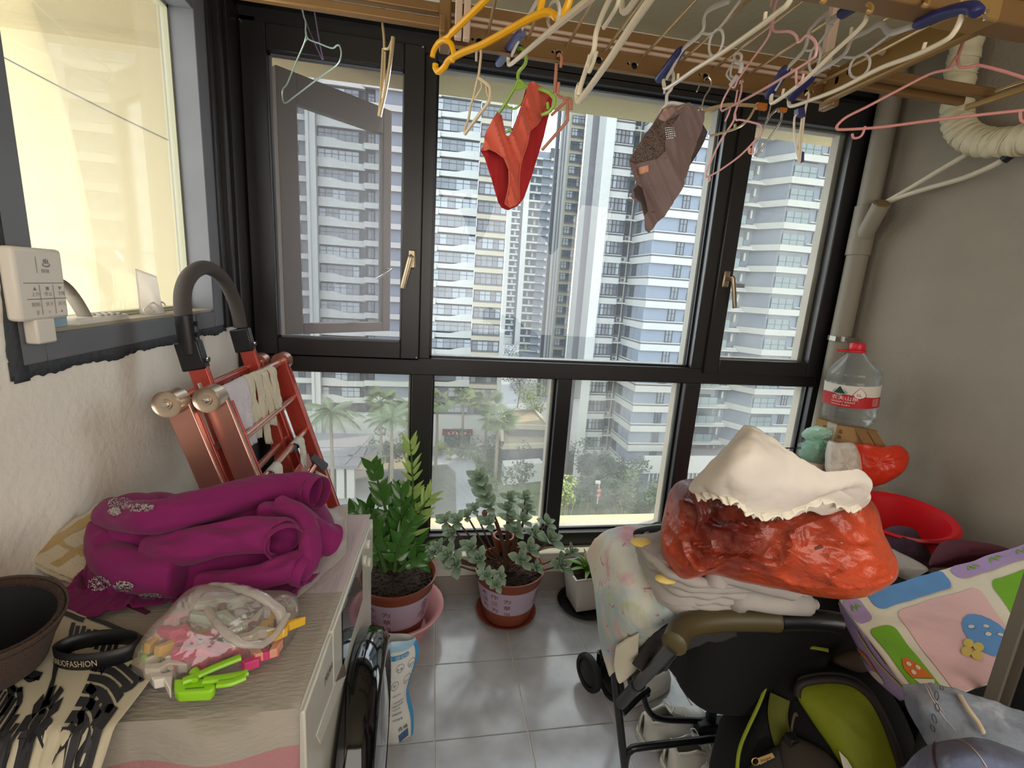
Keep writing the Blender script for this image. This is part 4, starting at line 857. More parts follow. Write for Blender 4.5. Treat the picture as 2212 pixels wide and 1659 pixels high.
K = dict(P=(.70, 1.59, 2), N=(.5, .87, 0)); b = MB(); wire(b, [(1446, 160), (1452, 155), (1455, 168), (1450, 192), (1441, 204), (1439, 224), (1430, 236), (1414, 262)], .005, **K); wire(b, [(1440, 224), (1452, 222), (1466, 224), (1490, 230), (1510, 240)], .005, **K); wire(b, [(1436, 180), (1435, 202)], .004, k=1, **K)
hanger('white plastic hanger carrying the brown shorts', (1452, 155), [('body', b, m_wht)], **K)
K = dict(P=(-.2, 1.60, 2), N=(.75, .66, 0)); b = MB(); wire(b, [(648, -20), (655, 30), (660, 46), (660, 66), (659, 88), (640, 133), (621, 179), (611, 193), (610, 210), (616, 223), (640, 206), (690, 168), (728, 140), (737, 118), (734, 100), (728, 98), (717, 104), (690, 94), (666, 84), (661, 67)], .0026, **K); wire(b, [(664, 84), (659, 90)], .002, k=1, **K)
hanger('thin mint green wire hanger at the upper left', (660, 66), [('body', b, m_mint)], **K)
K = dict(P=(-.17, 1.59, 2), N=(.75, .66, 0)); b = MB(); wire(b, [(640, -20), (660, 45), (697, 129), (690, 90), (672, -20)], .0022, k=3, **K)
hanger('thin purple wire hanger hanging over the mint one', (660, 45), [('body', b, m_purple)], **K)
K = dict(P=(-.08, 1.572, 2), N=(.6, .8, 0)); b = MB(); h_ = MB(); wire(h_, [(833, 42), (831, 24), (828, 14), (824, 20), (825, 30)], .003, **K); wire(h_, [(826, 50), (829, 78), (830, 107)], .0035, **K); wire(b, [(828, 105), (825, 160), (822, 215), (818, 250)], .0045, **K); wire(b, [(849, 80), (846, 112), (836, 180), (820, 252)], .0058, **K); wire(b, [(830, 105), (840, 104), (848, 84)], .004, **K); wire(b, [(832, 112), (830, 165), (823, 212)], .003, **K)
hanger('smoky clear hangers nested edge-on left of the yellow hanger', (830, 107), [('hook', h_, m_goldc), ('body', b, m_goldc)], **K)
K = dict(X=.83); t = thing('hanging_clip', 'pale grey plastic ring clip hooked round a rack rod', 'clip', tuple(px(1595, 127, X=.83)))
b = MB(); oval(b, 1594, 124, 8, 9, 0, .004, **K); wire(b, [(1590, 134), (1600, 138), (1601, 148), (1598, 158)], .006, **K); b.build('ring', m_greyp, t)
b = MB(); wire(b, [(1586, 134), (1570, 158), (1574, 168), (1582, 176)], .003, **K); wire(b, [(1582, 136), (1578, 160), (1582, 166), (1590, 170)], .003, **K); wire(b, [(1592, 164), (1584, 176), (1578, 184)], .006, **K); b.build('jaw', m_greyp, t)
# the two hanging garments ---------------------------------------
def sheet(outline, pf, step=.008, T=.002, fold=None, off=0.0, N=(0, -1, 0)):
    """fabric cut to a 2-D outline (pixels), pf maps to world; fold() moves it along N"""
    P = [pf(*p) for p in outline]; bm = bmesh.new(); N = Vector(N).normalized()
    U = Vector((0, 0, 1)).cross(N).normalized(); o = P[0]; f = bm.faces.new([bm.verts.new(((p-o).dot(U), (p-o).z, 0)) for p in P])
    xs = [v.co.x for v in f.verts]; ys = [v.co.y for v in f.verts]; bmesh.ops.triangulate(bm, faces=bm.faces[:])
    for _ in range(2):
        for ax, lo, hi in ((0, min(xs), max(xs)), (1, min(ys), max(ys))):
            if _: break
            c = lo+step
            while c < hi:
                n = Vector((1, 0, 0)) if ax == 0 else Vector((0, 1, 0)); bmesh.ops.bisect_plane(bm, geom=bm.verts[:]+bm.edges[:]+bm.faces[:], plane_co=n*c, plane_no=n); c += step
    vs = []
    bm.verts.index_update()
    for v in bm.verts:
        w_ = o+U*v.co.x+Vector((0, 0, v.co.y)); vs.append(w_+N*(off+(fold(w_) if fold else 0)))
    fs = [[v.index for v in f.verts] for f in bm.faces]; bm.free(); mb = MB(); mb.add(vs, fs, True); return mb
pf = lambda x, y: px(930+x/5.026, 150+y/5.026, Y=1.55)
full = [(1050, 180), (1090, 165), (1160, 200), (1290, 240), (1340, 300), (1320, 420), (1290, 520), (1250, 700), (1190, 900), (1110, 1150), (1030, 1380), (960, 1470), (850, 1520), (780, 1490), (740, 1420), (680, 1200), (590, 930), (550, 870), (590, 770), (600, 680), (660, 580), (720, 475), (760, 510), (780, 650), (800, 740), (850, 745), (880, 680), (940, 530), (1010, 320)]
front = [(1050, 180), (1090, 165), (1160, 200), (1290, 240), (1240, 420), (1150, 600), (1060, 690), (1010, 880), (960, 1030), (940, 1250), (945, 1440), (920, 1490), (850, 1520), (790, 1480), (825, 1300), (830, 1120), (780, 980), (700, 910), (630, 880), (550, 870), (590, 770), (600, 680), (660, 580), (720, 475), (760, 510), (780, 650), (800, 740), (850, 745), (880, 680), (940, 530), (1010, 320)]
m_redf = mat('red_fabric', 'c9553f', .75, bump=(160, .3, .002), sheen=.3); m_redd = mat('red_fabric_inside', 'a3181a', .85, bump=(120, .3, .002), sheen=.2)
cA = pf(900, 900)
def foldR(w_): 
    u = (w_.x-cA.x)+.45*(w_.z-cA.z); return   .012*noise.noise((u*70, w_.z*6, 0))+.020*noise.noise((u*28, w_.z*7, 4))+.03*max(0, 1-((w_.x-cA.x)/.09)**2)
t = thing('underpants', 'red underpants drying on the lime green hanger', 'underwear', tuple(pf(1100, 200)))
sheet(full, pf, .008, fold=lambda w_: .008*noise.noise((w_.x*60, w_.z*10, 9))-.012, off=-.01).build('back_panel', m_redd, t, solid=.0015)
sheet(front, pf, .006, fold=foldR, off=.002).build('front_panel', m_redf, t, solid=.0015)
for L in ([(590, 850), (700, 905), (790, 990), (835, 1130), (830, 1300), (795, 1475)], [(1250, 420), (1150, 610), (1060, 700), (1015, 880), (965, 1030), (945, 1250), (945, 1450)], [(760, 515), (785, 650), (803, 742), (850, 748), (885, 685), (945, 535), (1015, 325)]):
    P = spline([pf(*p) for p in L], 5); MB().tube([p+Vector((0, -(foldR(p)+.005), 0)) for p in P], .0022, 6).build('leg_binding', m_redf, t)
pf = lambda x, y: px(1180+x/5.184, 200+y/5.184, Y=1.52)
so = [(1250, 220), (1420, 150), (1600, 120), (1700, 160), (1770, 220), (1760, 310), (1740, 420), (1650, 640), (1530, 940), (1430, 1150), (1300, 1400), (1150, 1570), (1105, 1540), (1100, 1400), (1050, 1250), (960, 1180), (950, 1090), (1010, 1000), (980, 960), (940, 860), (935, 740), (1000, 600), (1130, 400), (1180, 330)]
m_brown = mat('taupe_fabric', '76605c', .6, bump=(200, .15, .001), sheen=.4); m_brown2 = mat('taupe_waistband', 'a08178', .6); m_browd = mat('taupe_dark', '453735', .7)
m_knit = mat('taupe_mesh_knit', '6d5a50', .7, bump=(420, .8, .003), var=(240, .5, .45, .5), c2='3f322e')
cS = pf(1350, 800)
def foldS(w_):
    u = (w_.x-cS.x)*.8+.55*(w_.z-cS.z); v = -(w_.x-cS.x)*.55+.8*(w_.z-cS.z)
    return .014*noise.noise((u*34, v*7, 2))+.006*noise.noise((u*90, v*12, 5))+.035*max(0, 1-(u/.10)**2)
t = thing('shorts', 'taupe brown stretch shorts with mesh panel drying beside the window post', 'shorts', tuple(pf(1500, 130)))
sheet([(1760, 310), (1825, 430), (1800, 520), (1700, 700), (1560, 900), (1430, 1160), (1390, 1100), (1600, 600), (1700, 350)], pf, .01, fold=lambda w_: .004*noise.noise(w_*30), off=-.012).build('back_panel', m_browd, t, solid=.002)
sheet(so, pf, .006, fold=foldS).build('front_panel', m_brown, t, solid=.0015)
sheet([(1195, 335), (1255, 225), (1420, 175), (1560, 140), (1400, 250), (1260, 375)], pf, .008, fold=lambda w_: foldS(w_)+.004).build('waistband', m_brown2, t, solid=.001)
sheet([(1190, 340), (1260, 375), (1380, 310), (1500, 230), (1330, 420), (1280, 560), (1270, 690), (1190, 770), (990, 800), (940, 760), (1000, 610), (1130, 410)], pf, .007, fold=lambda w_: foldS(w_)+.003).build('mesh_panel', m_knit, t, solid=.001)
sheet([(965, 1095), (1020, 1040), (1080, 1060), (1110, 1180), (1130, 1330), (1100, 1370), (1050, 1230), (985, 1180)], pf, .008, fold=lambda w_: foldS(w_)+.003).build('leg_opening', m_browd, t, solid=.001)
sheet([(1015, 850), (1110, 830), (1120, 900), (1040, 930)], pf, .01, fold=lambda w_: foldS(w_)+.004).build('facing', mat('salmon_facing', 'd39a7c', .7), t, solid=.001)
st = MB(); rn = random.Random(5)
for i in range(34):
    for c in (((1310+((i % 6)-2.5)*17+(i//6)*5, 440+(i//6)*22)),): q = pf(*c); st.sph(q+Vector((0, -foldS(q)-.004, 0)), .0022, 6, 4)
st_ = st.build('rhinestones', m_chrome, t); st_['kind'] = 'stuff'
# ---------------------------------------------------------------- washing machine and what lies on it
def fX(y): return -.182+.044*(y-.624)
ZT = .895
m_ivory = mat('ivory_enamel', 'cdc9bd', .3, coat=.3); m_blk = mat('gloss_black', '0d0d10', .08, coat=.5); m_blk2 = mat('matte_black', '17171a', .45); m_smoke = mat('smoked_glass', '1d1e22', .05, coat=1); m_ink = mat('ink', '26262a', .6)
wm = thing('washing_machine', 'ivory front-loading washing machine with a round black door', 'washing machine', (-.44, .93, 0))
y0, y1 = .628, 1.236
MB().hexa([(x, y, z) for z in (.02, ZT-.004) for y in (y0, y1) for x in (-.73, fX(y)-.001)]).build('body', m_ivory, wm, bevel=.008)
def fp(y, z, o=0): return Vector((fX(y)+o, y, z))
MB().hexa([fp(y, z, o) for z in (.735, ZT-.006) for y in (.80, y1-.003) for o in (-.006, .003)]).build('control_fascia', m_ivory, wm, bevel=.003)
MB().hexa([fp(y, z, o) for z in (.75, .878) for y in (.865, 1.075) for o in (0, .005)]).build('display_window', m_blk, wm, bevel=.002)
MB().hexa([fp(y, z, o) for z in (.735, ZT-.006) for y in (y0+.003, .796) for o in (-.006, .003)]).build('detergent_drawer', m_ivory, wm, bevel=.003)
PF = (fX(.93)+.0035, .93, .8); NF = (1, -.044, 0)
MB().prism([pxp(x, y, PF, NF) for x, y in ((725, 1473), (684, 1588), (692, 1606), (747, 1459))], (-.002, 0, 0), (.0008, 0, 0)).build('drawer_grip', mat('grip_recess', 'dad6cc', .25), wm, fix=True); MB().prism([pxp(x, y, PF, NF) for x, y in ((743, 1427), (725, 1473), (747, 1459))], (-.002, 0, 0), (.0008, 0, 0)).build('grip_recess', mat('grip_brown', '6b5f54', .5), wm, fix=True)
S = lambda u, v: fp(u, v, .005)
PF = (fX(.93)+.0042, .93, .8); NF = (1, -.044, 0); lo_, le_ = pxp(702, 1484, PF, NF), pxp(720, 1436, PF, NF); lu = le_-lo_; ln = lu.length; lu.normalize(); lz = Vector(NF).normalized().cross(lu); lz = lz if lz.z > 0 else -lz
text_on(MB(), 'Midea', lambda u, v: lo_+lu*u+lz*v, 0, 0, ln/2.55, ln/2.4).build('logo', m_ink, wm)
dc = Vector((fX(.95)+.004, .95, .44)); RY = Matrix.Rotation(PI/2, 3, 'Y') @ Matrix.Scale(1.3, 3, (0, 0, 1)) @ Matrix.Rotation(0, 3, 'Z')
MB().lathe([(.258, 0), (.262, .02), (.255, .042), (.235, .055), (.205, .055), (.195, .045)], dc, 56, R=RY).build('door_ring', m_blk, wm)
MB().lathe([(.196, .046), (.19, .040), (.16, .050), (.10, .058), (.0005, .062)], dc, 48, R=RY).build('door_glass', m_smoke, wm)
MB().box((dc.x, .95+.235, .40), (dc.x+.03, .95+.275, .48)).build('hinge', m_ivory, wm, bevel=.004)
MB().tube([dc+Vector((.05, -.225*math.cos(a), .225*math.sin(a))) for a in [-.5+i*.1 for i in range(11)]], .01, 8).build('door_handle', m_blk2, wm)
for y, z in ((1.1, .845), (1.16, .80), (1.15, .86)): MB().cyl(fp(y, z, .002), fp(y, z, .010), .012).build('button', m_ivory, wm, bevel=.002)
# cloth cover
m_c1 = mat('cover_pinkish', 'b9a9ab', .9, bump=(180, .6, .003), stretch=(1, .25, 1)); m_c2 = mat('cover_taupe', 'a39b8f', .92, bump=(180, .7, .003), stretch=(.3, 1, 1), var=(9, .15)); m_c3 = mat('cover_rose', 'a8787a', .92, bump=(160, .6, .003), stretch=(1, .3, 1))
nu, nv = 40, 64; W0 = np.zeros((nu, nv, 3))
for i in range(nu):
    for j in range(nv):
        u, v = i/(nu-1), j/(nv-1); y = 1.235-v*.96; z = ZT+.004; x = -.765+u*(fX(min(max(y, y0), y1))+.765-.003)
        zz = 0
        if y < y0-.005: zz = (y0-.005-y); y = y0-.012-.02*min(zz*6, 1)-.01*math.sin(u*17+zz*8)
        W0[i, j] = (x, y, z-zz+.0035*fbm((x*5, y*8, 0), 1.5, 3, 3)*(1 if zz == 0 else 0)+.003)
cv = MB(); n, m = nu, nv
fs = [(i*m+j, (i+1)*m+j, (i+1)*m+j+1, i*m+j+1) for i in range(n-1) for j in range(m-1)]
cv.add(W0.reshape(-1, 3), fs, True)
for k, f in enumerate(fs):
    j = f[0] % m; v = j/(nv-1); cv.mi[k] = 0 if v < .34 else (1 if v < .685 else 2)
tag(cv.build('machine_cover', [m_c1, m_c2, m_c3], solid=.003), 'crinkled taupe and rose cloth cover laid over the washing machine', 'cover cloth')
def crumple(amp=.02, s=9, seed=0, st=(1, 1, 1)):
    return lambda q, t: amp*ridge((q.x*st[0], q.y*st[1], q.z*st[2]), s, 3, seed)
def view_n(c, up=0):
    d = EYE-Vector(c); d.normalize(); d.z += up; return d.normalized()
def bag_blob(outline, c, T, back=.5, disp=None, rings=9, k=3, N=None, ctr=None, pw=.5):
    N = N or view_n(c); P = spline([pxp(x, y, c, N) for x, y in outline], k, closed=True); C_ = pxp(ctr[0], ctr[1], c, N) if ctr else None
    return inflate(P, T, N, rings, disp, back, C_, pw)
# magenta sweatshirt
m_mag = mat('magenta_jersey', '7c1259', .85, sheen=.08, bump=(300, .12, .001)); m_mag2 = mat('magenta_jersey_dark', '5a0d38', .85, sheen=.05)
sw = thing('sweatshirt', 'crumpled magenta sweatshirt with silver rhinestone motifs heaped on the washing machine', 'sweatshirt', (-.46, 1.0, ZT))
sA, sB, sC, sD = px(225, 1120, Z=ZT+.05), px(690, 1075, Z=ZT+.08), px(680, 1225, Z=ZT+.03), px(235, 1245, Z=ZT+.03)
nu, nv = 100, 72; P0 = np.zeros((nu, nv, 3)); R0_ = np.zeros((nu, nv, 3))
for i in range(nu):
    for j in range(nv):
        u, v = i/(nu-1), j/(nv-1); p = sA*(1-u)*(1-v)+sB*u*(1-v)+sC*u*v+sD*(1-u)*v; w_ = math.sin(PI*min(max(u, 0), 1))**.3*math.sin(PI*v)**.4
        n1 = noise.noise((u*2.2+v*1.2, v*7.5-u*2.5, 3.1)); n2 = noise.noise((u*5, v*12+u*3, 8.4))
        P0[i, j] = (p.x+.02*noise.noise((u*3, v*3, 1)), p.y+.03*noise.noise((u*3, v*4, 5)), ZT+.02+.16*w_*(.75+.9*n1+.5*n2)); R0_[i, j] = (u*.56, v*.52, 0)
SWG = drape(P0, colliders=(c_box((-.78, .5, 0), (-.17, 1.3, ZT+.006)), c_wall(0, -.772, 1), c_ell((-.47, 1.04, ZT+.01), (.24, .14, .155)), c_ell((-.60, 1.04, ZT+.01), (.10, .12, .15)), c_ell((-.32, 1.06, ZT+.01), (.10, .14, .13)), c_ell((-.50, .96, ZT), (.16, .06, .10))), iters=46, rest=R0_, grav=.0012, bend=.9, relax=4, fric=.5)
grid_mb(SWG).build('body', m_mag, sw, solid=.004, sub=1)
SWM = []
def roll(pts, rs, nm='sleeve', m=m_mag, open_end=True, seed=0, dz=.0, n=22, flat=.75, amp=.009):
    P = spline([px(x, y, Z=z) for x, y, z in pts], 7); k = len(P); R_ = [rs[0]+(rs[1]-rs[0])*i/(k-1) for i in range(k)]
    mb = MB(); mb.tube(P, R_, n, cap=True)
    mb.v = [tuple(Vector(v)+Vector((0, -.6, .8))*(amp*1.3*(1-2.4*abs(noise.noise((v[0]*12+seed, v[1]*34, v[2]*38)))))) for v in mb.v]
    if open_end:
        mb.f.pop(); mb.sm.pop(); mb.mi.pop()
        d = (P[-1]-P[-3]).normalized(); mb.tube([P[-1]-d*.004, P[-1]+d*.022], [R_[-1]*1.03, R_[-1]*.99], n, cap=False)
    SWM.append(mb); o = mb.build(nm, m, sw, solid=.004 if open_end else 0, sub=1)
    return o
roll([(235, 1110, 1.02), (330, 1120, 1.06), (440, 1098, 1.07), (560, 1066, 1.06), (640, 1058, 1.05), (676, 1062, 1.05)], (.03, .038), seed=1)
roll([(330, 1190, .99), (420, 1180, 1.02), (520, 1160, 1.03), (600, 1160, 1.03), (612, 1166, 1.03)], (.03, .036), seed=2)
roll([(430, 1262, .95), (520, 1258, .96), (590, 1240, .97), (636, 1226, .98), (646, 1226, .98)], (.018, .032), seed=3)
roll([(560, 1110, 1.04), (640, 1120, 1.03), (680, 1155, 1.0), (722, 1172, .97)], (.026, .036), seed=4, open_end=False)
roll([(600, 1092, 1.06), (650, 1115, 1.05), (668, 1150, 1.03), (670, 1200, 1.0), (650, 1240, .96)], (.02, .022), 'hem', seed=5, open_end=False)
roll([(225, 1140, .99), (240, 1200, .97), (300, 1235, .96), (400, 1240, .96)], (.03, .045), 'fold', seed=6, open_end=False)
MB().tube(spline([px(x, y, Z=z) for x, y, z in ((330, 1108, 1.05), (260, 1118, 1.03), (200, 1140, .98), (174, 1165, .95), (178, 1182, .94), (196, 1186, .95))], 6), .0045, 8).build('drawstring', m_mag2, sw)
MB().tube(spline([px(x, y, Z=z) for x, y, z in ((195, 1226, .93), (175, 1240, .92), (174, 1262, .92), (200, 1285, .91), (260, 1300, .905), (320, 1325, .905))], 6), .0045, 8).build('drawstring', m_mag2, sw)
FG0 = np.array([[tuple(px(x, y, Z=z)) for x, y, z in r] for r in (((222, 1086, 1.04), (285, 1056, 1.075), (350, 1070, 1.08)), ((218, 1112, 1.03), (285, 1092, 1.07), (355, 1100, 1.075)), ((232, 1134, 1.01), (290, 1125, 1.04), (360, 1130, 1.05)))])
grid_mb(FG0).build('printed_flap', m_mag, sw, solid=.006, sub=3)
SWT = bvh_of(SWG, FG0, *SWM)
m_gem = mat('rhinestone', 'e6dfe2', .12, .9); gem = MB(); rn = random.Random(4)
for cx_, cy_, a, b, z in ((262, 1088, 26, 12, 1.035), (305, 1098, 32, 8, 1.045), (250, 1106, 14, 8, 1.03), (215, 1262, 24, 16, .945), (268, 1268, 22, 12, .955), (325, 1288, 26, 6, .955)):
    for _ in range(110):
        r_, th = math.sqrt(rn.random()), rn.uniform(0, 2*PI); q = hit(cx_+a*r_*math.cos(th), cy_+b*r_*math.sin(th), SWT); gem.sph(q+Vector((0, -.002, .002)), .0017, 5, 3) if q else None
gem.build('rhinestones', m_gem, sw)['kind'] = 'stuff'
bk = MB()
for k in range(7): bk.tube([px(240+k*12, 1080+3*(k % 2), Z=1.047), px(246+k*12, 1110, Z=1.045)], .002, 5)
bk.build('black_appliqué'.replace('é', 'e'), m_ink, sw)
# beige striped towel under it
m_tow = mat('towel_cream', 'cdbfa3', .95, bump=(220, .8, .004), sheen=.4, var=(5, .1)); m_tows = mat('towel_tan', 'b39765', .95, bump=(220, .8, .004), sheen=.4)
tw = thing('towel', 'cream towel with tan stripes folded under the sweatshirt against the left wall', 'towel', tuple(px(150, 1200, Z=.94)))
def tw_s(u, v, dz=0):
    a, b, c, d = px(45, 1203, Z=.955), px(215, 1088, Z=1.0), px(330, 1200, Z=.93), px(185, 1262, Z=.905)
    p = a*(1-u)*(1-v)+b*u*(1-v)+c*u*v+d*(1-u)*v; return p+Vector((0, 0, dz+.006*fbm((u*3, v*3, 0), 1.5, 3, 2)))
for dz in (-.012, 0):
    MB().grid(lambda u, v: tw_s(u, v, dz), 24, 24).build('layer', m_tow, tw, solid=.008)
sp = MB()
for v0 in (.06, .40): sp.grid(lambda u, v: tw_s(.04+u*.94, v0+v*.13, .0055), 30, 3)
sp.grid(lambda u, v: tw_s(.30+u*.06, .0+v, .0055), 3, 24); sp.build('stripe', m_tows, tw)
# black and white printed cloth
nu, nv = 46, 60; P0 = np.zeros((nu, nv, 3))
A_, B_, C_, D_ = px(30, 1225, Z=.99), px(340, 1325, Z=.99), px(230, 1640, Z=.96), px(-120, 1640, Z=.96)
for i in range(nu):
    for j in range(nv):
        u, v = i/(nu-1), j/(nv-1); p = A_*(1-u)*(1-v)+B_*u*(1-v)+C_*u*v+D_*(1-u)*v; P0[i, j] = (max(p.x, -.775), p.y-.06*v, p.z+.015*noise.noise((u*4, v*5, 3))+.01*noise.noise((u*9, v*9, 5)))
rest = P0.copy(); rest[..., :] = P0; cen = P0.mean((0, 1)); rest = cen+(P0-cen)*1.1
G1 = drape(P0, colliders=(c_box((-.78, y0-.06, 0), (-.17, 1.3, ZT+.018)), c_wall(0, -.777, 1), c_ell((-.45, .66, .90), (.05, .05, .03))), iters=70, rest=rest, grav=.0018, bend=.35)
m_bw = mat('off_white_print', 'bdb49c', .85, sheen=.05); bw = thing('patterned_cloth', 'black and off-white printed cloth draped over the near corner of the washing machine', 'cloth', tuple(Vector(G1[20, 20]) if False else (-.6, .75, ZT)))
grid_mb(G1).build('fabric', m_bw, bw, solid=.002, sub=1)
flipS = 1 if (interp2(G1, .6, .5)-interp2(G1, .5, .5)).cross(interp2(G1, .5, .6)-interp2(G1, .5, .5)).z > 0 else -1
S = surf_of(G1, .0028, flipS); pr = MB(); rn = random.Random(8)
def arcs(cx_, cy_, r0, n, dr, a0, a1, w_):
    for k in range(n): r = r0+dr*k; stroke(pr, [(cx_+r*math.cos(a0+(a1-a0)*t/6), cy_+r*math.sin(a0+(a1-a0)*t/6)) for t in range(7)], w_, S)
for (x, y) in ((.22, .08), (.55, .42), (.12, .62)):        # fan flowers
    for k in range(9):
        a = k*.7; stroke(pr, [(x+.03*math.cos(a), y+.03*math.sin(a)), (x+.085*math.cos(a), y+.085*math.sin(a))], .036, S, 2)
    arcs(x, y, .018, 1, 0, 0, 6.2, .012)
for k in range(9): stroke(pr, [(.45+.035*k, .06+.01*(k % 2)), (.47+.035*k, .16)], .024, S, 2)
for k in range(7): stroke(pr, [(.66+.01*k, .20+.035*k), (.80, .185+.035*k), (.95-.01*k, .21+.035*k)], .027, S)
for k in range(8): stroke(pr, [(.10+.03*k, .42), (.115+.03*k, .52)], .02, S, 2)
for k in range(4): stroke(pr, [(.60+.07*k, .60), (.66+.05*k, .70+.01*k), (.62+.07*k, .83)], .03, S)
for k in range(4): stroke(pr, [(.30, .66+.06*k), (.40, .70+.06*k), (.52, .64+.06*k)], .03, S)
for k in range(3): stroke(pr, [(.58, .86+.045*k), (.75, .90+.04*k), (.95, .84+.05*k)], .03, S)
for (a, b) in (((.02, .36), (.40, .34)), ((.42, .26), (.62, .52)), ((.40, .60), (.98, .56)), ((.03, .56), (.36, .60)), ((.25, .62), (.28, .97)), ((.56, .62), (.56, .98)), ((.0, .02), (.5, .03)), ((.5, .0), (1, .02))):
    stroke(pr, [a, ((a[0]+b[0])/2+.015, (a[1]+b[1])/2+.01), b], .028, S)
for k in range(5): stroke(pr, [(.05+.04*k, .72), (.03+.045*k, .82), (.07+.04*k, .95)], .028, S)
for k in range(5): stroke(pr, [(.33+.04*k, .42+.01*k), (.35+.035*k, .50), (.32+.04*k, .57)], .022, S)
for k in range(4): stroke(pr, [(.03, .12+.05*k), (.10, .14+.05*k), (.14, .11+.05*k)], .024, S)
for k in range(5): stroke(pr, [(.86+.02*k, .30), (.88+.015*k, .42), (.85+.02*k, .52)], .02, S)
for k in range(46):
    u_, v_ = rn.random()*.92+.03, rn.random()*.92+.03; a_ = rn.choice((.3, 1.2, 2.2, 2.9))+rn.uniform(-.2, .2); l_ = rn.uniform(.03, .07); stroke(pr, [(u_-l_*math.cos(a_), v_-l_*math.sin(a_)), (u_+.012, v_), (u_+l_*math.cos(a_+.5), v_+l_*math.sin(a_+.5))], rn.uniform(.012, .026), S)
pr.build('black_print', m_ink, bw)
def fl(S0, du): return lambda u, v: S0(u, v)
text_on(MB(), 'FULUDIN', S, .44, .245, .075, -.06, .15).build('lettering', m_ink, bw)
text_on(MB(), 'DAFULU', S, .60, .985, .075, -.06, .15).build('lettering', m_ink, bw)
# brown hat
ht = thing('hat', 'brown bucket hat lying upside down with a black lining', 'hat', tuple(px(20, 1355, Z=.93)))
hc = px(-18, 1360, Z=1.012); HR = Matrix.Rotation(.20, 3, 'Y') @ Matrix.Rotation(.12, 3, 'X')
MB().lathe([(.0005, -.085), (.05, -.083), (.072, -.06), (.082, -.02), (.094, .012), (.098, .022), (.099, .026)], hc, 44, .82, .82, HR).build('crown', mat('brown_felt', '45332a', .9, sheen=.05, bump=(200, .4)), ht, solid=.003)
MB().lathe([(.0005, -.078), (.045, -.076), (.066, -.055), (.077, -.015), (.090, .014)], hc, 44, .82, .82, HR).build('lining', mat('black_lining', '0e0e10', .8), ht)
MB().lathe([(.091+.007*math.cos(a), .018+.008*math.sin(a)) for a in [i*PI/5 for i in range(11)]], hc, 60, .82, .82, HR).build('brim_binding', mat('brown_binding', '3b2a22', .8, bump=(300, .8)), ht)
# headband
hb = thing('headband', 'glossy black elastic headband with pale lettering lying on the printed cloth', 'headband', tuple(px(215, 1405, Z=.93)))
hcn = px(212, 1402, Z=.945)
def hbf(u, v, o=0): a = u*2*PI; return hcn+Vector((math.cos(a)*(.058+o), math.sin(a)*(.026+o), -.014+.028*v))
MB().grid(lambda u, v: hbf(u, v), 48, 2, cu=True).build('band', m_blk2, hb, solid=.002)
text_on(MB(), 'NUONUOFASHION', lambda u, v: hbf(u, v, .0022), .545, .25, .028, .55, .3).build('lettering', mat('pale_ink', 'b5a78c', .5), hb)
# plastic bag of clothes pegs
m_bag = film('clear_bag', 'efeae4', .80, .14, bump=(24, .6), gl=.07); m_bag2 = film('milky_bag', 'ece6e2', .45, .3, bump=(14, .5))
bo = [(285, 1445), (296, 1400), (330, 1350), (360, 1322), (400, 1282), (440, 1264), (500, 1270), (560, 1276), (625, 1280), (646, 1310), (640, 1362), (612, 1410), (560, 1445), (500, 1470), (420, 1490), (370, 1498), (340, 1490), (300, 1462)]
cB = px(465, 1385, Z=.93)
pb = thing('plastic_bag', 'clear crinkled plastic bag full of clothes pegs on the machine cover', 'plastic bag', tuple(cB))
vs, fs = bag_blob(bo, cB, .06, .25, lambda q, t: .012*ridge(q, 16, 3, 3)*(.3+t), 12, 4); MB().add(vs, fs, True).build('film', m_bag, pb, sub=1)
hm = MB(); hm.tube(spline([px(x, y, Z=z) for x, y, z in ((418, 1302, .975), (440, 1276, .995), (500, 1272, 1.0), (560, 1290, 1.0), (600, 1318, .98), (612, 1350, .96))], 6), .009, 12, flat=(.8, (0, 0, 1))); hm.tube(spline([px(x, y, Z=z) for x, y, z in ((450, 1320, .985), (470, 1350, .985), (500, 1380, .98), (540, 1396, .97), (590, 1380, .96), (620, 1330, .97))], 6), .007, 12, flat=(.8, (0, 0, 1)))
hm.v = [tuple(Vector(v)+Vector((0, 0, .006*ridge(v, 40, 2, 1)))) for v in hm.v]; hm.build('bag_handle', m_bag2, pb)
def peg(c, ang, L, m, lab, pitch=0.0, roll_=0.0, op=.30, cat='clothes peg'):
    t = thing('clothes_peg', lab, cat, tuple(c), 'clothes pegs in the plastic bag'); R3 = Matrix.Rotation(ang, 3, 'Z') @ Matrix.Rotation(pitch, 3, 'Y') @ Matrix.Rotation(roll_, 3, 'X')
    for s in (-1, 1):
        b = MB(); Q = [(-L*.5, .004), (-L*.12, .012), (L*.08, .004), (L*.5, .045*op/.3*L/.12+.012), (L*.5, .060*op/.3*L/.12+.008), (L*.05, .020), (-L*.15, .026), (-L*.5, .016)]
        b.prism([Vector(c)+R3 @ Vector((x, s*y, 0)) for x, y in Q], R3 @ Vector((0, 0, -.008)), R3 @ Vector((0, 0, .008))); b.build('peg_jaw', m, t, bevel=.002, fix=True)
    b = MB(); b.cyl(Vector(c)+R3 @ Vector((0, 0, -.011)), Vector(c)+R3 @ Vector((0, 0, .011)), .007); b.build('peg_spring', m_chrome, t)
m_lime = mat('lime_plastic', '8fcb22', .3); m_pk = mat('pink_plastic', 'd0477c', .35); m_ylp = mat('yellow_soft_plastic', 'dfb038', .35); m_salm = mat('salmon_plastic', 'd99a80', .35); m_whp = mat('white_soft_plastic', 'dcd8cf', .35); m_teal = mat('pale_teal_plastic', 'b9cdc4', .35)
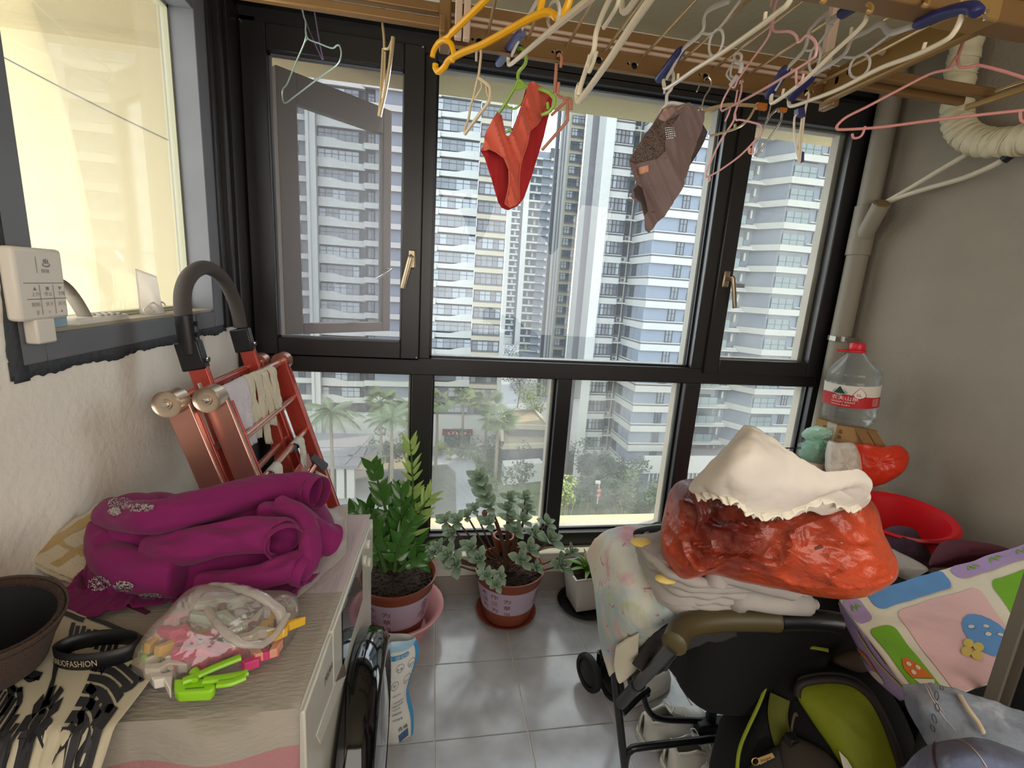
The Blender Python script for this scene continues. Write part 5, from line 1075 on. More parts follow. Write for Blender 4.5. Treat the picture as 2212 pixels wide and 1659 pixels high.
t = thing('clothes_peg', 'large lime green quilt clip poking out of the plastic bag', 'clothes peg', tuple(px(445, 1480, Z=.92)), 'clothes pegs in the plastic bag')
b = MB(); P = [px(380, 1486, Z=.925), px(455, 1486, Z=.925), px(535, 1466, Z=.925)]
def lq(x, y, z): return px(x, y, Z=z)
b.prism([lq(376, 1472, .935), lq(462, 1470, .935), lq(466, 1488, .935), lq(455, 1503, .93), lq(385, 1506, .93), lq(377, 1498, .93)], (0, 0, -.010), (0, 0, .006)); b.build('clip_grip', m_lime, t, bevel=.003, fix=True)
for pts in (((395, 1472), (430, 1458), (470, 1440), (520, 1420)), ((440, 1470), (480, 1465), (520, 1458), (535, 1452)), ((418, 1470), (424, 1456), (418, 1448)), ((470, 1478), (500, 1474), (530, 1462))): MB().tube(spline([px(x, y, Z=.945) for x, y in pts], 5), .0065, 8, flat=(.7, (0, 0, 1))).build('clip_arm', m_lime, t)
MB().box(tuple(px(400, 1489, Z=.945)-Vector((0, .001, 0))), tuple(px(440, 1487, Z=.945)+Vector((0, .002, .001)))).build('slot', mat('lime_dark', '5d8a17', .5), t)
for (x, y, z, a, L, m_, lab, pi_) in ((430, 1395, .94, .3, .07, m_pk, 'pink clothes peg in the middle of the plastic bag', .2), (455, 1420, .93, -.5, .06, m_pk, 'lower pink clothes peg beside the lime clip', 0), (370, 1380, .94, 1.2, .07, m_ylp, 'yellow clothes peg at the left of the bag', .2),
        (600, 1352, .945, 1.2, .055, m_ylp, 'orange-yellow clothes peg at the right end of the bag', .1), (575, 1392, .925, 1.9, .055, m_salm, 'salmon clothes peg with its legs pointing to the near edge', 0), (548, 1412, .92, .9, .05, m_pk, 'small pink clothes peg at the right near corner of the bag', 0),
        (362, 1425, .93, .4, .055, m_whp, 'white clothes peg at the left end of the bag', 0), (375, 1452, .925, -.3, .055, m_whp, 'white clothes peg nearest the printed cloth', 0), (480, 1320, .96, .1, .09, m_teal, 'pale teal clothes peg under the bag handle', .1), (545, 1360, .95, .7, .07, m_whp, 'white clothes peg under the knotted film', .1), (340, 1400, .93, .9, .05, m_lime, 'lime clothes peg at the left tip of the bag', 0), (400, 1350, .955, 0, .07, m_pk, 'pink clothes peg at the far side of the bag', 0)):
    peg(px(x, y, Z=z), a, L, m_, lab, pi_)
wbp = thing('plastic_bag', 'flat white plastic bag sticking out from under the sweatshirt', 'plastic bag', tuple(px(700, 1200, Z=.9)))
def wb_s(u, v):
    a, b, c, d = px(655, 1110, Z=.96), px(752, 1092, Z=.95), px(748, 1200, Z=.915), px(640, 1300, Z=.905); p = a*(1-u)*(1-v)+b*u*(1-v)+c*u*v+d*(1-u)*v
    return p+Vector((0, 0, .008*ridge((u*1, v*2, 0), 2.2, 3, 6)))
MB().grid(wb_s, 26, 26).build('film', m_bag2, wbp, solid=.0006)
# ---------------------------------------------------------------- wall unit and things on the side sill
m_unit = mat('white_unit', 'e3dcd0', .4); m_ic = mat('icon_grey', '8f8a84', .6)
wu = thing('wall_controller', 'white wall-mounted dryer controller with grey key icons', 'controller', (XL, 1.04, 1.48))
q = [pxp(x, y, (XL+.028, 1.05, 1.5), (1, 0, 0)) for x, y in ((34, 572), (118, 576), (123, 662), (40, 672))]
ya, yb2, za, zb2 = .995, 1.112, 1.428, 1.565
MB().box((XL+.004, ya, za), (XL+.03, yb2, zb2)).build('housing', m_unit, wu, bevel=.007)
S = lambda u, v: Vector((XL+.0305, ya+u*(yb2-ya), za+v*(zb2-za)))
b = MB()
for L in ([(.12, .52), (.95, .52)], [(.15, .30), (.97, .30)], [(.42, .88), (.42, .66)], [(.42, .50), (.42, .08)], [(.70, .50), (.70, .08)]): stroke(b, L, .012, S, 1)
text_on(b, '♨', S, .52, .76, .16, .12); 
for (s_, u, v) in (('▲', .28, .42), ('■', .54, .42), ('▼', .80, .42), ('照明', .50, .66), ('上升', .24, .345), ('停止', .50, .345), ('下降', .78, .345), ('照明', .22, .20), ('烘干', .50, .20), ('风干', .77, .20), ('♀', .27, .09), ('≡', .54, .09), ('※', .80, .09)): text_on(b, s_, S, u, v, .085, .065)
b.build('key_icons', m_ic, wu)
MB().box((XL+.004, 1.028, 1.382), (XL+.028, 1.075, 1.432)).build('plug', m_unit, wu, bevel=.004)
bx = thing('medicine_box', 'small pale blue and white carton standing on the side window sill', 'box', (XL-.03, 1.12, 1.404))
MB().box((XL-.05, 1.10, 1.396), (XL-.012, 1.165, 1.455)).build('carton', mat('pale_blue_card', '9db9cc', .5), bx, bevel=.001); MB().box((XL-.05, 1.10, 1.455), (XL-.012, 1.165, 1.492)).build('carton_top', mat('cream_card', 'd5cdbf', .5), bx, bevel=.001)
text_on(MB(), '利伐沙班片', lambda u, v: Vector((XL-.0115, 1.11+u, 1.43+v)), 0, 0, .009, .009).build('lettering', m_ic, bx)
lf = thing('leaflet', 'curled folded paper leaflet leaning from the carton to the remote control', 'paper', (XL-.03, 1.15, 1.40))
for k in range(3): MB().grid(lambda u, v: Vector((XL-.045+.03*v+.002*k, 1.115+.135*u, 1.505-.10*u**2.2+.012*math.sin(u*3)*(1+k*.3)-.003*k)), 16, 2).build('sheet', mat('grey_paper', '8d8478', .8), lf, solid=.0006)
rc = thing('remote_control', 'white remote control lying on the side window sill', 'remote control', (XL-.03, 1.3, 1.40))
MB().box((XL-.062, 1.185, 1.399), (XL-.006, 1.37, 1.418)).build('case', m_unit, rc, bevel=.006)
for i in range(3):
    for j in range(4): MB().box((XL-.056+.017*i, 1.27+.022*j, 1.418), (XL-.044+.017*i, 1.283+.022*j, 1.422)).build('button', mat('button_grey', 'b6b0a6', .5), rc, bevel=.002)
zb_ = thing('zip_bag', 'small clear zip bag with plastic hooks standing on the side window sill', 'bag', (XL-.03, 1.56, 1.40))
MB().grid(lambda u, v: Vector((XL-.055+.03*math.sin(PI*u)*(1-v), 1.50+.12*u-.02*v*u, 1.398+.135*v*(1-.15*u))), 12, 12).build('film', m_bag2, zb_, solid=.0008)
for k in range(4): MB().tube([(XL-.04+.006*math.cos(a), 1.515+.022*k+.012*math.cos(a), 1.415+.01*(k % 2)+.012*math.sin(a)) for a in [i*PI/6 for i in range(10)]], .0025, 6).build('plastic_hook', m_whp, zb_)
# ---------------------------------------------------------------- red folding ladder rack
m_redl = mat('red_lacquer', 'b8483c', .28, .3, coat=.3); m_rose = mat('rose_metal', 'd39c8c', .24, .7); m_foam = mat('dark_foam', '4a4441', .85, bump=(300, .2)); m_bk = mat('black_fitting', '1b1b1e', .35); m_cap = mat('pale_gold_cap', 'cdbba6', .25, .7)
lr = thing('folding_ladder', 'red and rose metal folding ladder with a dark foam grip leaning in the corner', 'ladder', (-.45, 1.6, 0))
def lp(x, y, s, k=.30): return Vector((x+k*s, y, 1.206-s))
for fr, (x, ya_, yb_) in enumerate(((-.585, 1.31, 1.90), (-.655, 1.26, 1.86))):
    D = Vector((.36, 0, -1)).normalized()
    for y in (ya_+.035, yb_-.02):
        MB().bar(lp(x, y, .0), lp(x, y, 1.18), .022, .062, (1, 0, .30)).build('side_rail', m_rose if y < 1.5 else m_redl, lr, bevel=.003)
        MB().bar(lp(x+.018, y+.018, .02), lp(x+.018, y+.018, 1.17), .008, .03, (1, 0, .30)).build('rail_lip', m_redl, lr, bevel=.002)
    MB().cyl(lp(x, ya_+.02, 0), lp(x, yb_, 0), .014 if fr == 0 else .012).build('top_bar', m_rose, lr)
    for y, e in ((ya_, -.014), (yb_, .0)):
        MB().lathe([(.0005, -.002), (.012, -.002), (.014, .003), (.03, .003), (.034, .0), (.034, .05), (.0005, .05)], lp(x, y+e, 0), 28, R=Matrix.Rotation(-PI/2, 3, 'X')).build('end_roller', m_cap if y < 1.5 else m_rose, lr)
        MB().lathe([(.0005, -.006), (.007, -.005), (.009, 0)], lp(x, y+e-.001, 0), 12, R=Matrix.Rotation(-PI/2, 3, 'X')).build('end_screw', m_chrome, lr)
    for k in range(1, 8): s = .135*k+.02*fr; MB().cyl(lp(x+.01, ya_+.04, s), lp(x+.01, yb_-.02, s), .0105).build('rung', m_rose, lr)
for y, nm in ((1.41, 'near'), (1.765, 'far')):
    MB().bar(Vector((-.665, y, 1.33)), lp(-.69, y, 1.15), .02, .05, (1, 0, .30)).build('handle_leg', m_redl, lr, bevel=.004)
    MB().bar(Vector((-.672, y, 1.345)), Vector((-.655, y, 1.265)), .034, .062, (1, 0, .3)).build('leg_clamp', m_bk, lr, bevel=.005); MB().cyl((-.625, y, 1.295), (-.621, y, 1.295), .008).build('screw', m_chrome, lr)
arch = [(-.668, 1.412, 1.34), (-.675, 1.405, 1.42), (-.68, 1.425, 1.485), (-.685, 1.49, 1.53), (-.687, 1.585, 1.548), (-.685, 1.68, 1.52), (-.68, 1.74, 1.46), (-.675, 1.765, 1.40), (-.67, 1.768, 1.35)]
MB().tube(spline(arch, 6), .021, 16).build('foam_grip', m_foam, lr); MB().tube([(-.668, 1.412, 1.31), (-.672, 1.407, 1.42)], .026, 14).build('grip_joint', m_bk, lr, bevel=.002)
for z in (1.335, 1.365, 1.395): MB().lathe([(.0005, 0), (.007, 0)], (-.6445, 1.405, z), 14, R=Matrix.Rotation(PI/2, 3, 'Y')).build('rivet_hole', mat('hole_black', '060606', .8), lr, solid=.001)
pt = MB(); pt.hexa([(x, y, z) for z in (1.13, 1.215) for y in (1.44, 1.74) for x in (-.655, -.640)]); pt.build('cross_plate', m_redl, lr, bevel=.006)
for y in (1.47, 1.53, 1.60, 1.67): MB().cyl((-.6405, y, 1.195), (-.639, y, 1.195), .005, n=10).build('rivet_hole', m_bk, lr)
MB().hexa([Vector((-.70+.30*(1.206-z), y, z))+Vector((o, 0, 0)) for z in (1.13, 1.23) for y in (1.385, 1.435) for o in (.062, .066)]).build('sticker', mat('sticker_white', 'd9d4cb', .5), lr)
text_on(MB(), '警告', lambda u, v: Vector((-.6335+.30*(1.206-1.2), 1.39+u, 1.20+v)), 0, 0, .018, .018).build('sticker_text', m_ink, lr)
for k in range(3): MB().bar(lp(-.57, 1.42, .36+.10*k), lp(-.57, 1.80, .36+.10*k), .05, .008, (1, 0, .30)).build('tread', m_redl, lr, bevel=.002)
# laundry on the ladder
def over(nm, lab, cat, y, y2, x, s0, lf, lb, m_, amp=.012, grp=None, seed=0, tw_=.0):
    """a piece of cloth hung over a bar: front length lf, back length lb"""
    t = thing(nm, lab, cat, tuple(lp(x, y, s0)), grp); n_ = 26
    def f(u, v):
        s = -lb+(lf+lb)*v; yy = y+(y2-y)*u + amp*1.2*noise.noise((u*3, v*3, seed)); r = .017
        if abs(s) < r*1.57: a = s/r; p = lp(x, yy, s0)+Vector((math.sin(a)*r, 0, math.cos(a)*r))
        else: k = abs(s)-r*1.57; sg = 1 if s > 0 else -1; p = lp(x, yy, s0)+Vector((sg*r+(k*.10 if sg > 0 else -k*.0+k*.2), tw_*k, -k))
        return p+Vector((amp*noise.noise((u*7, v*4, seed+3))*min(abs(s)*14, 1)+.006, 0, -.02*u*(1 if v > .9 else 0)))
    MB().grid(f, n_, n_).build('fabric', m_, t, solid=.004); return t
m_sock = mat('white_sock', 'ddd8cc', .95, bump=(240, .8, .004)); m_sock2 = mat('lilac_white_cloth', 'd8d0d6', .95, bump=(120, .7, .006)); m_heel = mat('grey_heel', '53555b', .95, bump=(240, .6, .004)); m_gloves = mat('cream_glove_knit', 'd8cfba', .95, bump=(260, .9, .004))
over('cloth', 'wrinkled white cloth over the near end of the ladder top bar', 'cloth', 1.345, 1.515, -.585, 0, .20, .06, m_sock2, .014, seed=1)
for i, (ya_, l) in enumerate(((1.51, .20), (1.56, .24), (1.61, .19), (1.665, .15))):
    over('sock', ['cream sock next to the wrinkled white cloth', 'longest cream sock on the ladder top bar', 'third cream sock on the ladder top bar', 'cream sock farthest along the ladder top bar'][i], 'sock', ya_, ya_+.05, -.585+.006*i, 0, l, .07, m_gloves, .012, 'socks on the ladder', seed=5+i)
for (y0_, y1_, s0_, l, lb_, lab) in ((1.70, 1.765, .275, .13, .05, 'white sock with a grey heel on the upper rung'), (1.44, 1.505, .275, .16, .05, 'white sock with a dark heel on the lower rung near the sweatshirt')):
    t = over('sock', lab, 'sock', y0_, y1_, -.575, s0_, l, lb_, m_sock, .012, 'socks on the ladder', seed=int(y0_*9))
    MB().grid(lambda u, v: lp(-.545, y1_-.035+.045*u, s0_+l*(.42+.42*v))+Vector((.006*math.sin(PI*u)+.004+.03*v, .03*v*u, 0)), 8, 8).build('heel', m_heel, t, solid=.005)
    MB().grid(lambda u, v: lp(-.55, y0_+.005+(y1_-y0_-.01)*u+.04*v, s0_+l*(.9+.35*v))+Vector((.008*math.sin(PI*u)+.02*v, 0, 0)), 8, 8).build('toe', m_sock, t, solid=.006)
t = thing('sock', 'black and blue sock tip hooked on the far ladder rail', 'sock', tuple(px(640, 955, X=-.5)), 'socks on the ladder'); MB().sph(px(642, 957, X=-.5), .035, 14, 10, (.4, 1, .6)).build('foot', mat('navy_sock', '22262e', .9), t); MB().box(tuple(px(640, 968, X=-.485)-Vector((.002, .004, .012))), tuple(px(640, 968, X=-.485)+Vector((.002, .004, .012)))).build('stripe', mat('blue_stripe', '2f6f9c', .8), t)
# ---------------------------------------------------------------- plants and bag on the floor
def net(rows, nu, nv, amp=0, fs=6, seed=0, rg=False):
    """smooth surface through a net of (x, y, Z) photo points at real heights"""
    R = [[px(x, y, Z=z) if not isinstance(x, Vector) else x for x, y, z in r] for r in rows]
    def cat(P, t):
        n = len(P)-1; i = min(int(t*n), n-1); f = t*n-i; p0 = P[max(i-1, 0)]; p1 = P[i]; p2 = P[i+1]; p3 = P[min(i+2, n)]
        return .5*((2*p1)+(p2-p0)*f+(2*p0-5*p1+4*p2-p3)*f*f+(3*p1-p0-3*p2+p3)*f**3)
    G = np.zeros((nu, nv, 3))
    for i in range(nu):
        C = [cat(r, i/(nu-1)) for r in R]
        for j in range(nv):
            p = cat(C, j/(nv-1)); k = (ridge(p, fs, 3, seed) if rg else fbm(p, fs, 3, seed))*amp; G[i, j] = (p.x, p.y, p.z+k)
    return G
m_terra = mat('terracotta_plastic', '8e4a35', .5, var=(6, .15)); m_terra_d = mat('terracotta_dark', '7a3527', .45); m_soil = mat('soil', '3c2c20', .95, var=(60, .6), bump=(90, 1, .01)); m_lab = mat('lilac_label', 'bba9bd', .45); m_char = mat('maroon_ink', '8a2f33', .6)
m_leaf = mat('zz_leaf', '4b7f35', .22, var=(9, .3), spec=.6); m_leaf2 = mat('zz_leaf_sunlit', 'a3bf6c', .3, spec=.6); m_stem = mat('zz_stem', '4b6a35', .5); m_succ = mat('succulent_leaf', 'a9bba6', .45, var=(14, .25), c2='7f9a80'); m_bark = mat('succulent_bark', '5d4334', .9, bump=(90, .8, .005))  # second zz leaf is a paler copy with the sunlight put into its colour
def leaf_mb(L, W, fold=.25, tip=1.0, curl=.15):
    mb = MB(); n = 7; vs = []
    for i in range(n+1):
        t = i/n; w_ = W*math.sin(PI*min(t**(.75*tip), 1))*.5+.0006; z = -curl*L*t*t
        vs += [(L*t, -w_, z+fold*w_), (L*t, 0, z), (L*t, w_, z+fold*w_)]
    return mb.add(vs, [(3*i+a, 3*i+a+1, 3*i+4+a, 3*i+3+a) for i in range(n) for a in (0, 1)], True)
def frame(p, d, nrm, s=1):
    d = d.normalized(); y = Vector(nrm).cross(d).normalized(); z = d.cross(y)
    return Matrix(((d.x*s, y.x*s, z.x*s, p.x), (d.y*s, y.y*s, z.y*s, p.y), (d.z*s, y.z*s, z.z*s, p.z), (0, 0, 0, 1)))
def flower_pot(t, c, zr_, r, rb, z0):
    """round pot with a lilac label band; c = (x, y)"""
    C = (c[0], c[1], 0)
    MB().lathe([(rb*.9, z0), (rb, z0+.004), (rb+(r-rb)*.78, zr_-.035), (r*.93, zr_-.03), (r*1.0, zr_-.004), (r, zr_), (r-.008, zr_), (r*.90, zr_-.03), (rb+(r-rb)*.7, zr_-.05)], C, 48).build('pot', m_terra, t)
    def lb(u, v, o=.0015): 
        a = -PI/2+u; z = z0+(zr_-z0)*(.30+.50*v); rr = rb+(r-rb)*.78*((z-z0)/(zr_-.035-z0))+o; return Vector((c[0]+rr*math.cos(a), c[1]+rr*math.sin(a), z))
    MB().grid(lambda u, v: lb(-2.2+4.4*u, v), 40, 4).build('label_band', m_lab, t)
    k = 1/rb; b = MB(); S = lambda u, v: lb(u, v, .0025)
    for i, s_ in enumerate(('作兰为', '为草当')):
        for j, ch in enumerate(s_): text_on(b, ch, S, -.62+i*.42-.12, .70-j*.30-(.10 if i else 0), .030*k, .21)
    for i, s_ in enumerate(('木当为',)):
        for j, ch in enumerate(s_): text_on(b, ch, S, -1.12, .72-j*.28, .030*k, .21)
    rn = random.Random(2)
    for j in range(9):
        x0_ = .78+rn.uniform(-.05, .12); y_ = .15+j*.08; stroke(b, [(x0_, y_), (x0_+.10, y_+.07), (x0_+.22, y_+.02), (x0_+.30, y_+.08)], .018, S)
        stroke(b, [(x0_+.05, y_-.03), (x0_+.12, y_+.03), (x0_+.09, y_+.10)], .014, S)
    b.build('label_print', m_char, t)['kind'] = 'stuff'
    mb = MB(); rn = random.Random(5)
    mb.lathe([(.0005, zr_-.028), (r*.5, zr_-.026), (r*.92, zr_-.034)], C, 36); mb.build('soil', m_soil, t)
    g = MB()
    for _ in range(260):
        a, q = rn.uniform(0, 6.3), r*.88*math.sqrt(rn.random()); g.sph((c[0]+q*math.cos(a), c[1]+q*math.sin(a), zr_-.026), rn.uniform(.004, .009), 5, 3, (1, .8, .7))
    g.build('soil_crumbs', m_soil, t)['kind'] = 'stuff'
# zz plant in its basin
bs = thing('basin', 'pink plastic basin holding the leafy pot beside the washing machine', 'basin', (-.13, 1.87, 0))
MB().lathe([(.0005, .004), (.135, .002), (.14, .0), (.195, .125), (.208, .132), (.212, .126), (.208, .118)], (-.13, 1.87, 0), 56).lathe([(.0005, .008), (.134, .008), (.19, .124), (.208, .132)], (-.13, 1.87, 0), 56).build('bowl', mat('pink_basin', 'dfa3a4', .4), bs)
zp = thing('potted_plant', 'glossy green zamioculcas in a terracotta pot standing in the pink basin', 'plant', (-.13, 1.87, .01))
flower_pot(zp, (-.13, 1.875), .285, .178, .115, .012)
lf1 = leaf_mb(.085, .026, .3, 1.0, .1).build('leaf', m_leaf, zp, local=True); lf2 = leaf_mb(.072, .036, .3, .9, .2).build('leaf', m_leaf, zp, local=True); lf3 = leaf_mb(.085, .018, .4, 1.0, .05).build('leaf', m_leaf2, zp, local=True)
rn = random.Random(12)
stems = [([(862, 1228), (884, 1130), (892, 1050), (886, 955)], 1.90, 3, 15), ([(842, 1228), (838, 1130), (822, 1060), (806, 1008)], 1.86, 2, 9), ([(850, 1228), (862, 1160), (880, 1105), (905, 1085)], 1.92, 1, 9), ([(856, 1230), (885, 1165), (905, 1110), (928, 1075)], 1.88, 3, 9),
         ([(835, 1232), (812, 1165), (790, 1125), (762, 1102)], 1.84, 2, 8), ([(858, 1232), (880, 1200), (900, 1180), (935, 1178)], 1.87, 1, 6), ([(832, 1235), (818, 1190), (806, 1160), (812, 1130)], 1.80, 2, 7), ([(846, 1230), (852, 1170), (868, 1120), (866, 1060)], 1.84, 1, 10),
         ([(840, 1230), (830, 1180), (812, 1140), (795, 1095)], 1.92, 1, 8), ([(852, 1234), (858, 1190), (875, 1150), (890, 1125)], 1.80, 2, 7), ([(826, 1235), (812, 1205), (800, 1195), (786, 1190)], 1.85, 2, 4), ([(862, 1234), (880, 1215), (898, 1205), (912, 1210)], 1.82, 2, 4), ([(848, 1230), (846, 1150), (858, 1100), (850, 1060)], 1.93, 2, 9)]
for pts, Y_, kind, nl in stems:
    P = spline([px(x, y, Y=Y_) for x, y in pts], 8); n_ = len(P)
    st = MB().tube(P, [.009-.006*i/n_ for i in range(n_)], 7).build('stem', m_stem, zp)
    lm = {1: lf1, 2: lf2, 3: lf3}[kind]
    for k in range(nl):
        t_ = .22+.78*k/(nl-1); i = min(int(t_*(n_-1)), n_-2); p = P[i]; d = (P[i+1]-P[i]).normalized(); side = d.cross(Vector((0, -1, .2))).normalized()
        for s in (-1, 1):
            dd = d*(.55+.5*t_)+side*s*(1.0-.45*t_)+Vector((0, rn.uniform(-.5, .25), rn.uniform(-.1, .2))); sc = (1.12-.35*abs(t_-.45))*rn.uniform(.85, 1.1)
            inst(lm if not (kind == 3 and t_ < .35) else lf1, st, frame(p-wl(st), dd, Vector((rn.uniform(-.5, .5), -1, .5)), sc))
for o in (lf1, lf2, lf3): bpy.data.objects.remove(o)
# succulent
sp_ = thing('potted_plant', 'bushy grey-green succulent in a terracotta pot on a saucer', 'plant', (.39, 1.93, .015))
sc_ = thing('plant_saucer', 'terracotta saucer under the succulent pot', 'saucer', (.385, 1.935, 0))
MB().lathe([(.0005, .001), (.115, .0), (.14, .022), (.146, .024), (.146, .028), (.138, .028), (.112, .008), (.0005, .007)], (.385, 1.935, 0), 48).build('dish', m_terra_d, sc_)
flower_pot(sp_, (.388, 1.93), .262, .168, .112, .010)
tr_ = MB(); TP = [(1092, 1238, 1.93), (1090, 1190, 1.92), (1076, 1140, 1.90), (1062, 1105, 1.89), (1050, 1075, 1.88), (1040, 1045, 1.87)]
tr_.tube(spline([px(x, y, Y=Y_) for x, y, Y_ in TP], 6), [.011, .011, .011, .010]+[.009]*27, 10)
ros = [(1036, 1036, 1.86, 1.1), (1040, 1055, 1.86, 1.1), (1048, 1075, 1.87, 1.15), (1056, 1096, 1.88, 1.1), (963, 1128, 1.84, .9), (990, 1128, 1.86, 1.0), (977, 1155, 1.84, .9), (1026, 1102, 1.9, .8), (1010, 1116, 1.9, .8), (1102, 1080, 1.92, .9), (1135, 1080, 1.94, 1.0), (1140, 1102, 1.92, .9), (1096, 1102, 1.9, .9), (1102, 1125, 1.9, 1.0), (1114, 1150, 1.88, 1.0), (1130, 1126, 1.92, 1.0), (1180, 1132, 1.9, .9), (1188, 1168, 1.84, 1.25), (1156, 1156, 1.86, .9), (985, 1220, 1.78, 1.25), (970, 1200, 1.80, 1.1), (1018, 1184, 1.80, .95), (1036, 1208, 1.78, 1.05), (948, 1184, 1.84, .8), (935, 1192, 1.84, .7), (1056, 1132, 1.86, 1.0), (1126, 1210, 1.78, 1.05), (1144, 1186, 1.80, 1.0), (1080, 1244, 1.74, .8), (1072, 1262, 1.72, .75), (1052, 1244, 1.74, .8), (1210, 1222, 1.80, 1.15), (1233, 1194, 1.84, .8), (1158, 1226, 1.80, .7)]
cl = leaf_mb(.060, .038, .35, 1.5, -.10); slf = cl.build('leaf', m_succ, sp_, local=True, solid=.004, sub=1); base_c = px(1092, 1232, Y=1.93)
for i, (x, y, Y_, s) in enumerate(ros):
    c = px(x, y, Y=Y_); mid = (c+base_c)/2+Vector((0, 0, -.02))
    if i > 3: tr_.tube(spline([base_c+Vector((0, 0, .01*(i % 5))), mid, c], 5), [.0042]*11, 7)
    rp = MB().sph(c, .006, 8, 6).build('rosette', m_bark, sp_); ax = (c-base_c).normalized()*.6+Vector((0, -.35, .55)); ax.normalize(); a1 = ax.cross(Vector((.3, .2, 1))).normalized(); a2 = ax.cross(a1)
    for k in range(9):
        th = k*2.4; el = (.15, .25, .35, .55, .7, .85, 1.0, 1.15, 1.3)[k]; d = (a1*math.cos(th)+a2*math.sin(th))*math.cos(el)+ax*math.sin(el)
        inst(slf, rp, frame(c-wl(rp), d, ax, s*(1.1-.06*k)))
tr_.build('trunk', m_bark, sp_); bpy.data.objects.remove(slf)
MB().sph(px(1047, 1108, Y=1.86), .013, 10, 8, (1, .8, 1.2)).build('wilted_leaf', mat('wilted', '7b5340', .8), sp_)
# white planter
wp = thing('potted_plant', 'white square planter with narrow green leaves on a black saucer', 'plant', (.79, 1.96, .01))
RZ = Matrix.Rotation(.12, 3, 'Z'); cx_ = Vector((.80, 1.965, 0))
def sq(h, z): return [cx_+RZ @ Vector((sx*h, sy*h*.8, z)) for sx, sy in ((-1, -1), (1, -1), (1, 1), (-1, 1))]
b = MB(); lv = [(.080, .012), (.106, .195), (.112, .20), (.112, .208), (.102, .208), (.098, .185)]
for k, (h, z) in enumerate(lv): b.v += [tuple(p) for p in sq(h, z)]
for k in range(len(lv)-1):
    for j in range(4): b.f.append((4*k+j, 4*k+(j+1) % 4, 4*k+4+(j+1) % 4, 4*k+4+j)); b.sm.append(False); b.mi.append(0)
b.f.append((3, 2, 1, 0)); b.sm.append(False); b.mi.append(0)
b.build('planter', mat('white_ceramic', 'd8d2c8', .35), wp, bevel=.008); MB().add(sq(.099, .188), [(0, 1, 2, 3)]).build('soil', m_soil, wp, solid=.004)
MB().lathe([(.0005, .002), (.125, .002), (.140, .02), (.146, .02), (.13, .0)], tuple(cx_), 36, 1, .92).build('saucer', m_blk2, wp)
l4 = leaf_mb(.10, .022, .4, 1, .45).build('leaf', mat('fresh_leaf', '6f9a34', .4, var=(8, .2)), wp, local=True)
for k in range(26):
    a = k*2.4; e = .25+.045*k; inst(l4, wp, frame(cx_+Vector((.02*math.cos(a), .02*math.sin(a), .20))-wl(wp), Vector((math.cos(a)*math.cos(e), math.sin(a)*math.cos(e), math.sin(e))), Vector((0, 0, 1)), 1.1-.012*k))
bpy.data.objects.remove(l4)
# third pot behind the succulent on the sill
p3 = thing('flower_pot', 'small terracotta pot behind the succulent on the stone sill', 'pot', (.40, 2.12, .222))
MB().lathe([(.0005, 0), (.035, 0), (.05, .07), (.055, .07), (.055, .085), (.046, .085), (.04, .01)], (.385, 2.12, .222), 28).build('pot', m_terra, p3)
# detergent bag
def pouch(name, L, Rr, Yc, bulge, m_, t, tilt=0.0):
    Lp = spline([(x, y, 0) for x, y in L], 6); Rp = spline([(x, y, 0) for x, y in Rr], 6); n = min(len(Lp), len(Rp))
    def F(u, v, o=0, s=1):
        i = min(int(v*(n-1)), n-2); f = v*(n-1)-i; l = Lp[i].lerp(Lp[i+1], f); r = Rp[i].lerp(Rp[i+1], f); x, y = l.x+(r.x-l.x)*u, l.y+(r.y-l.y)*u
        bb = bulge*(math.sin(PI*u)**.6)*(.25+.75*math.sin(PI*min(v*.75+.1, 1)))+.006*noise.noise((u*4, v*7, 2)); p = px(x, y, Y=Yc); return p+Vector((.3*s*(bb+o), -s*(bb+o), 0))
    b = MB().grid(lambda u, v: F(u, v), 20, 26); b.grid(lambda u, v: F(1-u, v, 0, -1), 20, 26); b.build(name, m_, t); return F
dt = thing('detergent_bag', 'white and blue refill bag standing on the floor behind the washer door', 'bag', (-.08, 1.36, 0))
m_white_f = mat('white_film', 'dcdad4', .35, bump=(20, .3)); m_bluef = mat('sky_blue_film', '3f93c8', .35); m_pbl = mat('pale_blue_film', '9cc3dc', .35); m_tg = mat('text_grey_blue', '5b6c82', .5)
F = pouch('film', [(775, 1378), (772, 1440), (778, 1500), (775, 1560), (790, 1612)], [(897, 1376), (905, 1410), (883, 1480), (893, 1540), (893, 1590)], 1.36, .045, m_white_f, dt)
S = lambda u, v: F(u, v, .0015)
b = MB(); decal(b, [(.0, .0), (1, .0), (1, .10), (.8, .13), (.5, .11), (0, .13)], S, .06); b.build('top_band', m_pbl, dt)
b = MB(); decal(b, [(.93, .06), (1, .05), (1, 1), (.94, 1), (.92, .6), (.96, .4)], S, .06); decal(b, [(.35, .155), (.80, .15), (.83, .17), (.80, .195), (.35, .20)], S, .05); b.build('blue_panels', m_bluef, dt)
Tf = lambda u, v: F(u, -v, .003)
text_on(MB(), '研究院', Tf, .58, -.193, .085, .045).build('pill_text', m_white_f, dt)
b = MB()
for (u, v) in ((.66, .27), (.86, .27), (.62, .40), (.84, .38)): b.grid(lambda a, w_: F(u+(.062+.005*w_)*math.cos(a*2*PI), v+(.03+.003*w_)*math.sin(a*2*PI), .0025), 20, 1, cu=True)
for (u, v, s_, sc) in ((.60, .285, '净 爆', .045), (.81, .285, '洁衣', .045), (.585, .41, '补', .06), (.80, .40, '∿∿', .06), (.60, .48, '科研工作室', .035), (.60, .54, '广东省微研所', .04), (.60, .57, '健康科技测试', .04), (.60, .60, '出品优选', .04), (.58, .65, '抑菌除味', .05), (.58, .70, '天然留香', .05)): text_on(b, s_, Tf, u, -v, sc, sc*.42)
